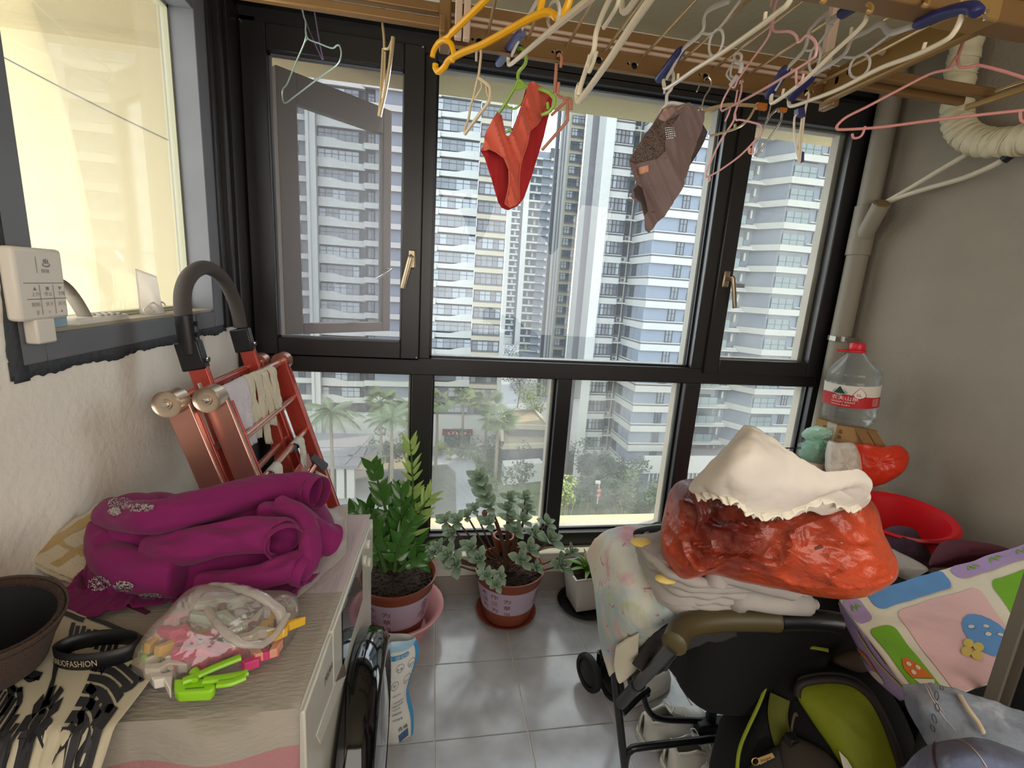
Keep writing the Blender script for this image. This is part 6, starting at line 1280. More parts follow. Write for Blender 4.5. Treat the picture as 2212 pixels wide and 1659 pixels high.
b.build('small_print', m_tg, dt)['kind'] = 'stuff'; text_on(MB(), '合格', Tf, .66, -.80, .10, .045).build('stamp_text', m_ink, dt)
b = MB(); decal(b, [(.66, .84), (.86, .82), (.87, .90), (.67, .92)], S, .06); decal(b, [(.55, .95), (.80, .93), (.80, .97), (.55, .99)], S, .06); b.build('stamp_block', mat('stamp_blue', '3a6f9c', .5), dt)
text_on(MB(), '品质', lambda u, v: F(u, -v, .0035), .70, -.895, .08, .035).build('stamp_red', mat('stamp_red', 'b24a44', .6), dt)
# ---------------------------------------------------------------- right side: pipes
m_pipe = mat('pipe_paint', '8b8375', .6, var=(3, .1)); m_wrap = mat('wrap_tape', 'cfc4a4', .55, bump=(14, .5, .01)); m_cond = mat('conduit_white', 'c4baa4', .5)
dp = thing('drain_pipe', 'painted grey drain pipe with a cut branch in the right corner', 'pipe', (2.045, 2.05, 0)); PX, PYY = 2.043, 2.05
MB().cyl((PX, PYY, 0), (PX, PYY, ZC), .046, n=28).build('pipe', m_pipe, dp)
q = px(1905, 440, X=2.0); q2 = Vector((PX, PYY, q.z-.16))
MB().tube([q2, q2+(q-q2)*.5, q], .036, 20).build('branch', m_pipe, dp); MB().cyl((PX, PYY, q2.z-.06), (PX, PYY, q2.z+.17), .052, n=28).build('branch_socket', m_pipe, dp, bevel=.002)
MB().tube([q-(q-q2).normalized()*.004, q+(q-q2).normalized()*.006], .030, 16).build('sealant', mat('brown_foam', '77623f', .95, bump=(40, 1, .01)), dp)
zc = px(1830, 733, Y=PYY-.04).z; MB().cyl((PX, PYY, zc-.012), (PX, PYY, zc+.012), .054, n=28).box((PX-.075, PYY-.05, zc-.011), (PX-.045, PYY-.03, zc+.011)).box((PX-.02, PYY-.062, zc-.011), (PX+.04, PYY-.05, zc+.011)).build('clamp', mat('grey_steel', '8a8880', .35, .7), dp)
ap = thing('insulated_pipe', 'thick cream tape-wrapped air conditioner pipe bending along the right wall', 'pipe', (2.03, 1.7, 2.3))
P = spline([px(x, y, X=2.03) for x, y in ((2140, -60), (2108, 20), (2085, 110), (2070, 190), (2068, 255), (2085, 290), (2130, 308), (2200, 304), (2290, 285), (2400, 262))], 14)
b = MB(); b.tube(P, [.050+.0025*math.sin(i*1.3)+.0012*math.sin(i*2.9) for i in range(len(P))], 24); b.v = [tuple(Vector(v)+Vector((0, .002, .003))*noise.noise(Vector(v)*45)) for v in b.v]; b.build('wrapping', m_wrap, ap)
for k in range(6, len(P)-2, 6): 
    d = (P[k+1]-P[k]).normalized(); pk = []
    ax = d.cross(Vector((1, 0, 0))).normalized(); 
    MB().tube([P[k]+(Vector((1, 0, 0))*math.cos(a)+ax*math.sin(a))*.0515+d*.02*math.sin(a) for a in [i*PI/10 for i in range(20)]], .0018, 5, closed=True).build('tape_edge', m_wrap, ap)
for pts, nm, lab in (([(1908, 440), (1960, 410), (2040, 362), (2110, 322)], 'conduit', 'upper thin white conduit rising from the drain branch to the wrapped pipe'), ([(1908, 441), (1950, 424), (2010, 405), (2080, 385), (2140, 360), (2175, 340)], 'conduit', 'lower thin white conduit curving to the black cable sleeve')):
    tag(MB().tube(spline([px(x, y, X=2.04) for x, y in pts], 6), .0105, 10).build(nm, m_cond), lab, 'conduit')
tag(MB().tube(spline([px(x, y, X=2.04) for x, y in ((2168, 346), (2185, 333), (2212, 318), (2260, 300))], 5), .016, 12).build('cable_sleeve', m_blk2), 'black cable sleeve at the end of the lower white conduit', 'cable sleeve')
# ---------------------------------------------------------------- corner stack on the right
m_card = mat('cardboard', 'b08a5c', .85, var=(8, .12), bump=(60, .2)); m_cardd = mat('cardboard_side', '8f6b44', .9, var=(8, .12))
def hexz(c4, z0, z1): return MB().prism([(p.x, p.y, 0) for p in c4], (0, 0, z0), (0, 0, z1))
ZB = 1.03; a, b_, c_ = px(1765, 903, Z=ZB), px(1844, 924, Z=ZB), px(1897, 932, Z=ZB); d_ = a+(c_-b_)
for p in (c_, d_): p.x = min(p.x, 2.08)
hgt = ZB-px(1834, 966, X=b_.x, ).z if False else .105
cb = thing('cardboard_box', 'small open brown cardboard carton under the water bottle', 'box', tuple((a+c_)/2-Vector((0, 0, hgt))))
hexz([a, b_, c_, d_], ZB-hgt, ZB-.001).build('carton', m_card, cb, fix=True)
n_ = (b_-a).cross(Vector((0, 0, 1))).normalized(); n_ = n_ if n_.y < 0 else -n_
S = lambda u, v: a+(b_-a)*u+Vector((0, 0, -hgt*(1-v)))+n_*.0015
bb = MB(); decal(bb, [(.32, 0), (.58, 0), (.58, 1), (.32, 1)], S, .2); bb.build('tape', mat('brown_tape', 'c7bda8', .3), cb)
bb = MB()
for s_, u, v in (('易', .20, .62), ('小', .20, .38), ('品', .64, .62), ('放', .64, .36), ('↑↑', .13, .08), ('☂', .66, .06)): text_on(bb, s_, S, u, v, .12, .2)
stroke(bb, [(.10, .03), (.30, .03), (.30, .28), (.10, .28), (.10, .03)], .012, S, 1); bb.build('lettering', m_ink, cb)
bb = MB(); rn = random.Random(6)
S2 = lambda u, v: S(u, v)+n_*.001
for k in range(14): stroke(bb, [(.36+.2*rn.random(), .1+.05*k), (.36+.2*rn.random(), .12+.05*k)], .012, S2, 1)
bb.build('tape_print', mat('tape_blue', '4c5a86', .6), cb)
for s in (0, 1): MB().prism([b_.lerp(c_, .05+.5*s), b_.lerp(c_, .48+.45*s), b_.lerp(c_, .45+.45*s)+Vector((.01, -.05, -.05)), b_.lerp(c_, .08+.5*s)+Vector((.01, -.05, -.06))], (0, 0, -.005), (0, 0, 0)).build('flap', m_cardd, cb, fix=True)
MB().prism([a.lerp(d_, .02)+Vector((0, 0, .0)), b_.lerp(c_, .02), c_, d_], (0, 0, 0), (0, 0, .003)).build('top_flap', m_cardd, cb, fix=True)
bt = thing('water_bottle', 'large empty clear 5 litre water bottle with a red cap and red and white label', 'bottle', (1.925, 1.80, ZB)); BC = Vector((1.92, 1.795, ZB+.003)); TR = Matrix.Rotation(-.09, 3, 'Y')
rb_ = .106
prof = [(.0005, .012), (.05, .004), (.085, .0), (rb_*.93, .012), (rb_, .03), (rb_*.97, .05), (rb_, .06), (rb_*.96, .075), (rb_, .085), (rb_, .195), (rb_*.96, .2), (rb_, .21), (rb_*.96, .222), (rb_*.99, .232), (rb_*.93, .246), (rb_*.66, .285), (rb_*.36, .318), (.026, .334), (.026, .35)]
m_pet = film('pet_plastic', 'eef2f2', .86, .06); MB().lathe(prof, BC, 48, R=TR).build('shell', m_pet, bt, crease=0)
def bl(u, v, o=.001): a_ = -PI/2-.78+u/rb_; return BC+TR @ Vector(((rb_+o)*math.cos(a_), (rb_+o)*math.sin(a_), .092+.1*v))
L_ = 1.45*rb_
MB().grid(lambda u, v: bl((u-.5)*2*L_, v), 40, 3).build('label', mat('label_white', 'e3ddd2', .4), bt)
bb = MB(); S = lambda u, v: bl(u, v, .0018); bb.grid(lambda u, v: S((u-.5)*2*L_, v*(.54+.07*math.sin(u*5))), 40, 3); bb.build('label_red', mat('label_red', 'c22a30', .4), bt)
S3 = lambda u, v: bl(u, v, .0028)
bb = MB(); text_on(bb, '农夫山泉', S3, -.075, .34, .026, .22); text_on(bb, 'NONGFU SPRING', S3, -.075, .20, .0115, .11); text_on(bb, '饮用天然水 净含量:5L', S3, -.075, .08, .008, .07)
for k in range(5): text_on(bb, '农夫山泉股份', S3, .085, .38-.07*k, .006, .05)
bb.build('label_text', mat('label_text_white', 'f0ece4', .5), bt)
bb = MB(); decal(bb, [(.03, .92), (.042, .78), (.052, .62), (.046, .50), (.03, .45), (.014, .50), (.008, .62), (.018, .78)], S3, .02); bb.build('drop', mat('label_white2', 'efe9df', .4), bt)
S4 = lambda u, v: bl(u, v, .0036); bb = MB(); text_on(bb, '5L', S4, .0165, .54, .022, .19); stroke(bb, [(.03, .93), (.043, .78), (.054, .62), (.047, .49), (.03, .43), (.013, .49), (.006, .62), (.017, .78), (.03, .93)], .0016, S4, 3); bb.build('size_text', mat('label_red2', 'a8262c', .4), bt)
bb = MB(); decal(bb, [(-.045, .95), (-.022, .62), (-.068, .62)], S3, .02); bb.build('peak_logo', mat('logo_dark_green', '24423c', .4), bt); bb = MB(); decal(bb, [(-.030, .86), (-.012, .64), (-.024, .62)], S3, .02); decal(bb, [(-.060, .86), (-.078, .64), (-.066, .62)], S3, .02); decal(bb, [(-.066, .60), (-.024, .60), (-.045, .52)], S3, .02); bb.build('peak_logo_side', mat('logo_teal', '8db9ac', .4), bt)
m_capr = mat('cap_red', 'd22430', .35); MB().lathe([(.030, .338), (.031, .342), (.031, .366), (.028, .37), (.0005, .371)], BC, 28, R=TR).build('cap', m_capr, bt); MB().tube(spline([BC+TR @ Vector(v) for v in ((.034, -.005, .334), (0, -.036, .334), (-.04, -.02, .336), (-.10, .0, .342), (-.04, .02, .336), (0, .036, .334))], 6, True), .005, 8, closed=True).build('carry_ring', m_capr, bt)
# bags, jar and boxes under the carton
m_orr = mat('orange_red_film', 'd4381f', .3, bump=(20, .5, .01)); m_wf2 = mat('milky_film', 'cdbfb2', .35, bump=(22, .6, .01))
rb2 = thing('plastic_bag', 'orange-red plastic bag bulging against the right wall under the carton', 'plastic bag', tuple(px(1900, 1060, Z=.80)))
vs, fs = bag_blob([(1838, 965), (1870, 960), (1905, 965), (1940, 962), (1962, 982), (1955, 1010), (1930, 1035), (1890, 1050), (1860, 1052), (1842, 1020)], px(1900, 1010, Y=1.58), .05, .5, crumple(.022, 16, 4), 10, 4); MB().add(vs, fs, True).build('film', m_orr, rb2)
wb2 = thing('plastic_bag', 'milky white plastic bag between the green-stuffed jar and the orange-red bag', 'plastic bag', tuple(px(1815, 1050, Z=.80)))
vs, fs = bag_blob([(1788, 955), (1810, 958), (1845, 960), (1858, 985), (1862, 1020), (1855, 1045), (1830, 1055), (1800, 1040), (1784, 1010)], px(1822, 1010, Y=1.64), .05, .6, crumple(.02, 18, 8), 10, 4); MB().add(vs, fs, True).build('film', m_wf2, wb2)
jr = thing('jar', 'clear jar stuffed with a crumpled mint green plastic bag', 'jar', tuple(px(1758, 1020, Y=1.80))); jc = px(1756, 985, Y=1.80); jc.z -= .06
MB().lathe([(.0005, 0), (.058, 0), (.065, .01), (.065, .085), (.07, .1), (.052, .118), (.052, .13)], jc, 32).build('glass', m_pet, jr)
MB().add(*inflate(spline([jc+Vector((.055*math.cos(a), 0, .085+.065*math.sin(a))) for a in [i*PI/6 for i in range(12)]], 3, True), .045, (0, -1, .3), 12, crumple(.022, 26, 2))).build('stuffed_bag', mat('mint_film', '8fc4ab', .35, bump=(30, .5)), jr)
MB().add(*inflate(spline([jc+Vector((-.005+.052*math.cos(a), .0, .17+.035*math.sin(a))) for a in [i*PI/6 for i in range(12)]], 3, True), .035, (0, -1, .3), 12, crumple(.026, 28, 5))).build('stuffed_bag_top', mat('mint_film_pale', 'a5cdb8', .35, bump=(30, .5)), jr)
MB().lathe([(.0655, .012), (.0655, .045)], jc, 32).build('label', mat('jar_label', 'cdb8ae', .5), jr)
kb = thing('carton', 'pink cardboard box below the orange-red bag by the wall', 'box', tuple(px(1890, 1120, Y=1.75)))
q = px(1930, 1064, Y=1.56); MB().box((q.x-.42, 1.56, .0), (q.x, 1.80, q.z-.002)).build('carton', mat('pink_card', 'a9645b', .7), kb, bevel=.002); MB().box((q.x-.422, 1.558, q.z-.012), (q.x+.002, 1.802, q.z)).build('lid', mat('pink_card_lid', 'b5a292', .7), kb, bevel=.002)
tag(MB().cyl(px(1690, 968, Y=1.86), px(1760, 968, Y=1.86), .003).build('rod', m_blk2), 'thin dark rod sticking out beside the jar', 'rod')
# red basin with dark clothes
m_redb = mat('red_basin', 'c1121c', .4); rbz = thing('basin', 'red plastic basin tilted against the right wall behind the big red bag', 'basin', (1.78, 1.33, .55))
q = px(2038, 1112, Z=.80); bc = Vector((q.x-.176, q.y+.02, .715)); BR = Matrix.Rotation(-.10, 3, 'Y') @ Matrix.Rotation(.06, 3, 'X')
MB().lathe([(.0005, -.09), (.12, -.09), (.155, .08), (.172, .088), (.178, .08), (.174, .07)], bc, 48, R=BR).lathe([(.0005, -.082), (.118, -.08), (.15, .078), (.17, .088)], bc, 48, R=BR).build('bowl', m_redb, rbz)
def blob_thing(nm, lab, cat, outline, c, T, m_, back=.6, amp=.012, s=12, seed=0, k=4, rings=12, grp=None, part='fabric'):
    t = thing(nm, lab, cat, tuple(c), grp); vs, fs = bag_blob(outline, c, T, back, crumple(amp, s, seed), rings, k); o = MB().add(vs, fs, True).build(part, m_, t); return t
blob_thing('garment', 'dark plum garment spilling between the big red bag and the red basin', 'clothing', [(1905, 1150), (1935, 1138), (1975, 1145), (1998, 1180), (2020, 1215), (1990, 1235), (1930, 1230), (1900, 1190)], px(1955, 1190, Z=.72), .05, mat('plum_fabric', '38202f', .85), amp=.012, seed=2)
blob_thing('garment', 'maroon garment lying between the red basin and the printed play mat', 'clothing', [(2020, 1190), (2045, 1168), (2100, 1170), (2160, 1180), (2190, 1195), (2150, 1215), (2060, 1225), (2010, 1222)], px(2090, 1198, Z=.80), .05, mat('maroon_fabric', '4a1420', .85), amp=.012, seed=3)
st = thing('storage_crate', 'dark storage crate under the heap by the right wall', 'crate', (1.7, 1.1, 0)); MB().box((1.30, .66, 0), (2.07, 1.50, .50)).build('crate', m_blk2, st, bevel=.01)
blob_thing('plastic_bag', 'creased clear plastic sheet right of the big red bag', 'plastic bag', [(1925, 1190), (1945, 1195), (2000, 1225), (1990, 1240), (1940, 1262), (1925, 1240)], px(1955, 1225, Z=.84), .03, m_bag2, amp=.01, seed=6, part='film')
# ---------------------------------------------------------------- stroller under the quilts
m_blkf = mat('black_canvas', '0b0b0d', .85, bump=(300, .3, .002)); m_gryf = mat('charcoal_canvas', '2e2b2b', .85, bump=(300, .4, .002)); m_tube = mat('black_tube', '101013', .35, coat=.2); m_grip = mat('olive_brown_leather', '4a4024', .45, spec=.6)
sr = thing('stroller', 'black baby stroller with an olive brown grip, loaded with quilts', 'stroller', (.9, 1.1, 0))
def rbox(lo, hi, r, amp, seed, n=18):
    b = MB(); c = (Vector(lo)+Vector(hi))/2; h = (Vector(hi)-Vector(lo))/2
    def F(u, v):
        a_, e = u*2*PI, (v-.5)*PI; f = lambda s: math.copysign(abs(s)**.35, s); p = Vector((f(math.cos(a_))*abs(math.cos(e))**.35, f(math.sin(a_))*abs(math.cos(e))**.35, f(math.sin(e)))); q = Vector((c.x+h.x*p.x, c.y+h.y*p.y, c.z+h.z*p.z)); return q+(q-c).normalized()*amp*fbm(q, 6, 3, seed)
    return b.grid(F, n*3, n, cu=True)
rbox((.68, .88, .45), (1.44, 1.36, .83), .05, .02, 1).build('seat_fabric', m_blkf, sr)
P = [(1455, 1395), (1470, 1362), (1500, 1346), (1560, 1338), (1640, 1338), (1680, 1340)]
MB().tube(spline([px(x, y, Z=.87-.0001*i) for i, (x, y) in enumerate(P)], 6), [.017]+[.025]*29+[.024], 14).build('grip', m_grip, sr)
MB().tube(spline([px(x, y, Z=.865) for x, y in ((1680, 1340), (1740, 1339), (1785, 1342), (1815, 1347))], 5), .023, 12).build('grip', m_tube, sr)
MB().tube([px(1455, 1395, Z=.865), px(1420, 1432, Z=.73), px(1375, 1480, Z=.52), px(1340, 1520, Z=.40)], .015, 10).build('frame_tube', m_tube, sr)
for x, y, z in ((1418, 1434, .70), (1378, 1478, .53)): MB().sph(px(x, y, Z=z), .022, 12, 8, (1, .7, 1)).build('joint', m_blk2, sr)
MB().cyl(px(1437, 1395, Z=.78), px(1445, 1402, Z=.78), .008).build('rivet', m_chrome, sr)
cv_ = net([[(1365, 1440, .66), (1400, 1385, .76), (1460, 1345, .82), (1560, 1322, .84)], [(1385, 1455, .64), (1420, 1400, .75), (1480, 1355, .81), (1570, 1332, .83)], [(1410, 1465, .62), (1440, 1420, .72), (1490, 1372, .79), (1580, 1350, .81)], [(1440, 1450, .62), (1462, 1420, .70), (1500, 1400, .76), (1590, 1380, .78)]], 40, 24, .012, 14, 3, True)
grid_mb(cv_).build('canopy_fabric', m_gryf, sr, solid=.004)
YL = 1.10; lg = [px(1328, 1462, Y=YL), px(1338, 1560, Y=YL)]; d = (lg[1]-lg[0]).normalized(); foot = lg[0]+d*(lg[0].z/-d.z)
MB().tube([lg[0]+Vector((0, 0, .08)), lg[0], foot+Vector((0, 0, .012))], .0125, 12).build('rear_leg', m_tube, sr)
zB = px(1400, 1612, Y=YL).z; x0, x1 = px(1352, 1640, Y=YL).x, px(1590, 1612, Y=YL).x
MB().tube(spline([Vector((x0, YL, .02)), Vector((x0, YL, zB-.035)), Vector((x0+.012, YL, zB-.008)), Vector((x0+.045, YL, zB)), Vector((x1-.15, YL, zB)), Vector((x1, YL, zB))], 5), .0115, 12).build('rear_axle_bar', m_tube, sr)
MB().sph((x1, YL, zB), .022, 12, 8).build('end_knob', m_blk2, sr)
Yc = 1.18; MB().tube(spline([px(x, y, Y=Yc) for x, y in ((1390, 1500), (1396, 1525), (1410, 1545), (1435, 1554), (1500, 1557), (1610, 1562))], 5), .010, 10).build('cross_tube', m_tube, sr)
q = px(1535, 1570, Y=Yc-.01); MB().box((q.x-.055, Yc-.03, q.z-.03), (q.x+.055, Yc+.01, q.z+.025)).box((q.x-.02, Yc-.03, q.z-.055), (q.x+.02, Yc+.01, q.z-.03)).box((q.x-.015, Yc-.015, q.z+.02), (q.x+.015, Yc+.01, q.z+.20)).build('latch_bracket', m_blk2, sr, bevel=.006)
MB().tube([px(1350, 1432, Y=1.2), px(1362, 1478, Y=1.2), px(1400, 1500, Y=1.2)], .009, 8).tube([px(1345, 1540, Y=1.12), px(1380, 1505, Y=1.15), px(1400, 1490, Y=1.18)], .011, 8).build('brace', m_tube, sr)
wr_ = .072
for i, (x, y, yy) in enumerate(((1270, 1490, 1.50), (1316, 1508, 1.44))):
    w0 = px(x, y, Z=0); w0.z = wr_; w0.y += .01; RW = Matrix.Rotation(PI/2, 3, 'Y') @ Matrix.Rotation(.12, 3, 'X')
    RW = Matrix.Rotation(.30, 3, 'Z') @ Matrix.Rotation(PI/2, 3, 'Y')
    MB().lathe([(wr_*.72, -.014), (wr_*.93, -.014), (wr_, -.007), (wr_, .007), (wr_*.93, .014), (wr_*.72, .014), (wr_*.72, -.014)], w0, 32, R=RW).build('wheel_tyre', mat('rubber', '1c1c1f', .7), sr)
    MB().lathe([(.0005, -.011), (wr_*.5, -.012), (wr_*.73, -.008), (wr_*.73, .008), (wr_*.5, .012), (.0005, .011)], w0, 24, R=RW).build('wheel_hub', m_blk2, sr)
w0 = px(1292, 1480, Z=0); w0.z = wr_
MB().tube(spline([w0+Vector((-.03, 0, 0)), w0+Vector((.03, -.01, 0))], 2), .012, 8).cyl(w0+Vector((0, 0, -.02)), w0+Vector((0, .01, .075)), .016).tube(spline([w0+Vector((0, .01, .065)), w0+Vector((.02, .0, .09)), w0+Vector((.10, -.03, .10)), Vector((.66, 1.28, .30)), Vector((.72, 1.2, .45))], 5), .013, 10).build('front_fork', m_tube, sr)
# ---------------------------------------------------------------- quilts, red bag, cloth
def pat_mat(name, base, blobs, rough=.9, scale=7, bump=(9, .5, .01)):
    m = bpy.data.materials.new(name); m.use_nodes = True; t = m.node_tree; b = t.nodes['Principled BSDF']; b.inputs['Roughness'].default_value = rough; b.inputs['Sheen Weight'].default_value = .1
    tcn = t.nodes.new('ShaderNodeTexCoord'); col = t.nodes.new('ShaderNodeRGB'); col.outputs[0].default_value = (*_lin(base), 1); cur = col.outputs[0]
    for i, (c, sc, lo, hi) in enumerate(blobs):
        n = t.nodes.new('ShaderNodeTexNoise'); n.inputs['Scale'].default_value = sc; n.inputs['Detail'].default_value = 3; n.inputs['Distortion'].default_value = .6
        mp = t.nodes.new('ShaderNodeMapping'); mp.inputs['Location'].default_value = (i*3.3, i*1.7, i*2.1); t.links.new(tcn.outputs['Object'], mp.inputs[0]); t.links.new(mp.outputs[0], n.inputs[0])
        r = t.nodes.new('ShaderNodeMapRange'); r.inputs[1].default_value = lo; r.inputs[2].default_value = hi; t.links.new(n.outputs[0], r.inputs[0])
        mx = t.nodes.new('ShaderNodeMix'); mx.data_type = 'RGBA'; t.links.new(r.outputs[0], mx.inputs[0]); t.links.new(cur, mx.inputs[6]); mx.inputs[7].default_value = (*_lin(c), 1); cur = mx.outputs[2]
    t.links.new(cur, b.inputs['Base Color']); n = t.nodes.new('ShaderNodeTexNoise'); n.inputs['Scale'].default_value = bump[0]*8; bp = t.nodes.new('ShaderNodeBump'); bp.inputs['Strength'].default_value = bump[1]; bp.inputs['Distance'].default_value = bump[2]*.5
    t.links.new(tcn.outputs['Object'], n.inputs[0]); t.links.new(n.outputs[0], bp.inputs['Height']); t.links.new(bp.outputs[0], b.inputs['Normal']); return m
m_flor = pat_mat('floral_cotton', 'd3cec0', [('a9bcc2', 4, .48, .62), ('b7bf9f', 9, .56, .70), ('ddc4a4', 8, .60, .72), ('d49aa6', 9, .57, .68), ('b4557a', 30, .64, .70)])
fq = thing('quilt', 'pale floral quilt with pink blossoms hanging over the left side of the stroller', 'quilt', tuple(px(1350, 1250, Z=.85)))
FG = net([[(1268, 1198, .77), (1290, 1165, .85), (1320, 1146, .875), (1390, 1140, .875), (1470, 1138, .87)], [(1284, 1262, .72), (1308, 1240, .80), (1350, 1225, .875), (1420, 1212, .88), (1490, 1200, .88)], [(1292, 1330, .68), (1320, 1318, .77), (1362, 1300, .85), (1430, 1280, .875), (1500, 1265, .88)],
          [(1300, 1400, .60), (1330, 1385, .70), (1372, 1355, .80), (1430, 1330, .86), (1500, 1310, .87)], [(1318, 1462, .52), (1348, 1432, .60), (1385, 1395, .72), (1432, 1352, .83), (1500, 1335, .86)]], 60, 56, .008, 16, 5, True)
grid_mb(FG).build('fabric', m_flor, fq, solid=.010)
FG2 = net([[(1330, 1400, .70), (1352, 1385, .75), (1380, 1370, .79)], [(1326, 1440, .60), (1352, 1425, .66), (1378, 1412, .70)], [(1336, 1476, .53), (1346, 1472, .53), (1382, 1440, .60)]], 16, 20, .006, 18, 9, True)
grid_mb(FG2).build('corner_flap', mat('pale_cotton', 'd2cbb4', .9), fq, solid=.006)
FG3 = net([[(1262, 1196, .76), (1282, 1180, .80)], [(1276, 1225, .72), (1298, 1228, .76)]], 10, 10, .004, 18, 4); grid_mb(FG3).build('corner_flap', mat('pink_cotton', 'e0b7b4', .9), fq, solid=.006)
blob_thing('pillow', 'small black cushion tucked behind the folded grey quilt', 'cushion', [(1368, 1150), (1385, 1140), (1430, 1134), (1470, 1135), (1475, 1165), (1400, 1178), (1375, 1170)], px(1420, 1156, Z=.94), .035, m_blkf, amp=.005)
m_plaid = mat('grey_plaid_cotton', 'aaa39e', .9, bump=(60, .3, .004), var=(9, .15)); m_plaid2 = mat('grey_stripe', '9b9a9e', .9); m_lem = mat('lemon_patch', 'd9c172', .9)
gq = thing('quilt', 'folded grey plaid quilt under the big red bag', 'quilt', tuple(px(1500, 1300, Z=.9)))
def layer(pts_near, pts_far, amp, seed, m_=m_plaid, th=.03):
    rows_ = []
    for f in (0, .25, .5, .75, 1): rows_.append([(a_[0]+(b__[0]-a_[0])*f, a_[1]+(b__[1]-a_[1])*f, a_[2]+(b__[2]-a_[2])*f) for a_, b__ in zip(pts_near, pts_far)])
    G = net(rows_, 60, 26, amp, 11, seed, True); o = grid_mb(G).build('folded_layer', m_, gq, solid=th); k = o.modifiers.new('bevel', 'BEVEL'); k.width = th*.45; k.segments = 3; k.limit_method = 'ANGLE'; k.angle_limit = 1.0; return G
far = [(1400, 1165, .90), (1480, 1150, .90), (1580, 1150, .90), (1700, 1170, .9), (1830, 1200, .9)]
def up(L, dz, dy=0): return [(x, y+dy, z+dz) for x, y, z in L]
n0 = [(1384, 1218, .885), (1422, 1290, .885), (1480, 1322, .885), (1580, 1320, .885), (1690, 1308, .885)]
layer(n0, up(far, -.015), .008, 1); layer([(1376, 1200, .915), (1414, 1266, .92), (1476, 1298, .92), (1590, 1296, .92), (1740, 1292, .915)], up(far, .02), .008, 2)
layer([(1371, 1184, .945), (1408, 1238, .95), (1478, 1270, .955), (1560, 1278, .955), (1800, 1280, .935)], up(far, .05), .009, 3); GT = layer([(1368, 1170, .98), (1405, 1210, .985), (1470, 1246, .985), (1560, 1252, .985), (1840, 1290, .95)], up(far, .085), .009, 4, th=.026)
for k in range(6):
    z0_ = .878+.022*k; dy = -12*k; dx = -1.5*k
    P = [(1392+dx, 1196+dy*.5, z0_), (1400+dx, 1235+dy*.75, z0_), (1432+dx, 1282+dy, z0_), (1486, 1312+dy, z0_+.002*(k % 2)), (1560+6*k, 1316+dy, z0_), (1640+8*k, 1312+dy, z0_-.002), (1700+12*k, 1308+dy, z0_)]
    o = MB().tube(spline([px(*p[:2], Z=p[2]) for p in P], 8), [.013+.003*noise.noise((i*.35, k, 2)) for i in range(49)], 12, flat=(.95, (0, 0, 1)))
    o.v = [tuple(Vector(v)+Vector((.004, .006, .004))*noise.noise(Vector(v)*26+Vector((k, 0, 0)))) for v in o.v]; o.build('folded_edge', m_plaid, gq)
MB().tube(spline([px(x, y, Z=z) for x, y, z in ((1545, 1262, .985), (1552, 1236, 1.01), (1580, 1236, 1.015), (1640, 1252, 1.0), (1740, 1276, .975))], 6), [.012]+[.024]*22+[.012]*2, 12, flat=(1.1, (0, 0, 1))).build('rolled_edge', m_plaid, gq)
MB().tube(spline([px(x, y, Z=z) for x, y, z in ((1590, 1300, .90), (1610, 1290, .93), (1680, 1300, .92), (1760, 1305, .90))], 6), [.016]+[.026]*16+[.012]*2, 12).build('rolled_edge', m_plaid, gq)
S = surf_of(GT, .017, 1); b = MB()
for k in range(6): stroke(b, [(.5+.08*k, .02), (.5+.08*k, .5), (.5+.08*k, .98)], .010, S)
for k in range(3): stroke(b, [(.4, .1+.2*k), (.7, .1+.2*k), (.98, .1+.2*k)], .02, S)
b.build('stripes', m_plaid2, gq)
for c in ((1385, 1172, 1.0), (1440, 1250, .97)): MB().sph(px(*c[:2], Z=c[2]), .022, 10, 6, (1.2, .8, .35)).build('lemon_patch', m_lem, gq)
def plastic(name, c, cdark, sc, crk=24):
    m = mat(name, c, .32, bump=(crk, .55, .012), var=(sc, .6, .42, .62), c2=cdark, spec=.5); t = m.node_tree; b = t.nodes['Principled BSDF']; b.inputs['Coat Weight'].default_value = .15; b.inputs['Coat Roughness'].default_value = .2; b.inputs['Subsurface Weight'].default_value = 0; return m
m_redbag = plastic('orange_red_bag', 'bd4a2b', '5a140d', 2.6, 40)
RB = [(1433, 1170), (1436, 1120), (1448, 1070), (1470, 1042), (1520, 1034), (1600, 1030), (1700, 1030), (1800, 1055), (1868, 1078), (1892, 1105), (1904, 1150), (1928, 1195), (1937, 1225), (1932, 1252), (1900, 1275), (1850, 1292), (1770, 1288), (1690, 1272), (1600, 1255), (1540, 1240), (1478, 1252), (1452, 1225), (1438, 1200)]
rc_ = px(1680, 1165, Z=1.09); rbg = thing('plastic_bag', 'huge glossy orange-red plastic bag stuffed full on top of the quilts', 'plastic bag', tuple(rc_))
def dR(q, t): 
    v = Vector((q.x*1.0, q.y*.8, q.z*1.0)); cr = abs(noise.noise(v*19+Vector((3, 1, 2))))
    k = abs(noise.noise(Vector((v.x*9+v.z*5, v.y*14, v.z*22-v.x*4)))); return .014*ridge(v, 4.0, 2, 4)+.016*max(0, 1-6*k)*(1-t**3)+.006*(1-2.4*cr)+.004*max(0, 1-6*abs(noise.noise(v*30+Vector((5, 5, 5)))))
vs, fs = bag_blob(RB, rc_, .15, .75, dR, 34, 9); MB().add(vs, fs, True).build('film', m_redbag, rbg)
b = MB(); Nb = view_n(rc_)
for base, seed in (((1712, 1120), 1), ((1500, 1065), 2)):
    for k in range(3):
        P = [pxp(base[0]+(k*9), base[1]-6+k*5, rc_+Nb*.16, Nb), pxp(base[0]+12+k*8, base[1]+40, rc_+Nb*.165, Nb), pxp(base[0]+2+k*10, base[1]+85-10*k, rc_+Nb*.15, Nb)]; b.tube(spline(P, 6), [.010-.0006*i for i in range(13)], 8, flat=(.35, tuple(Nb)))
b.build('bag_tie', m_redbag, rbg)['kind'] = 'stuff'
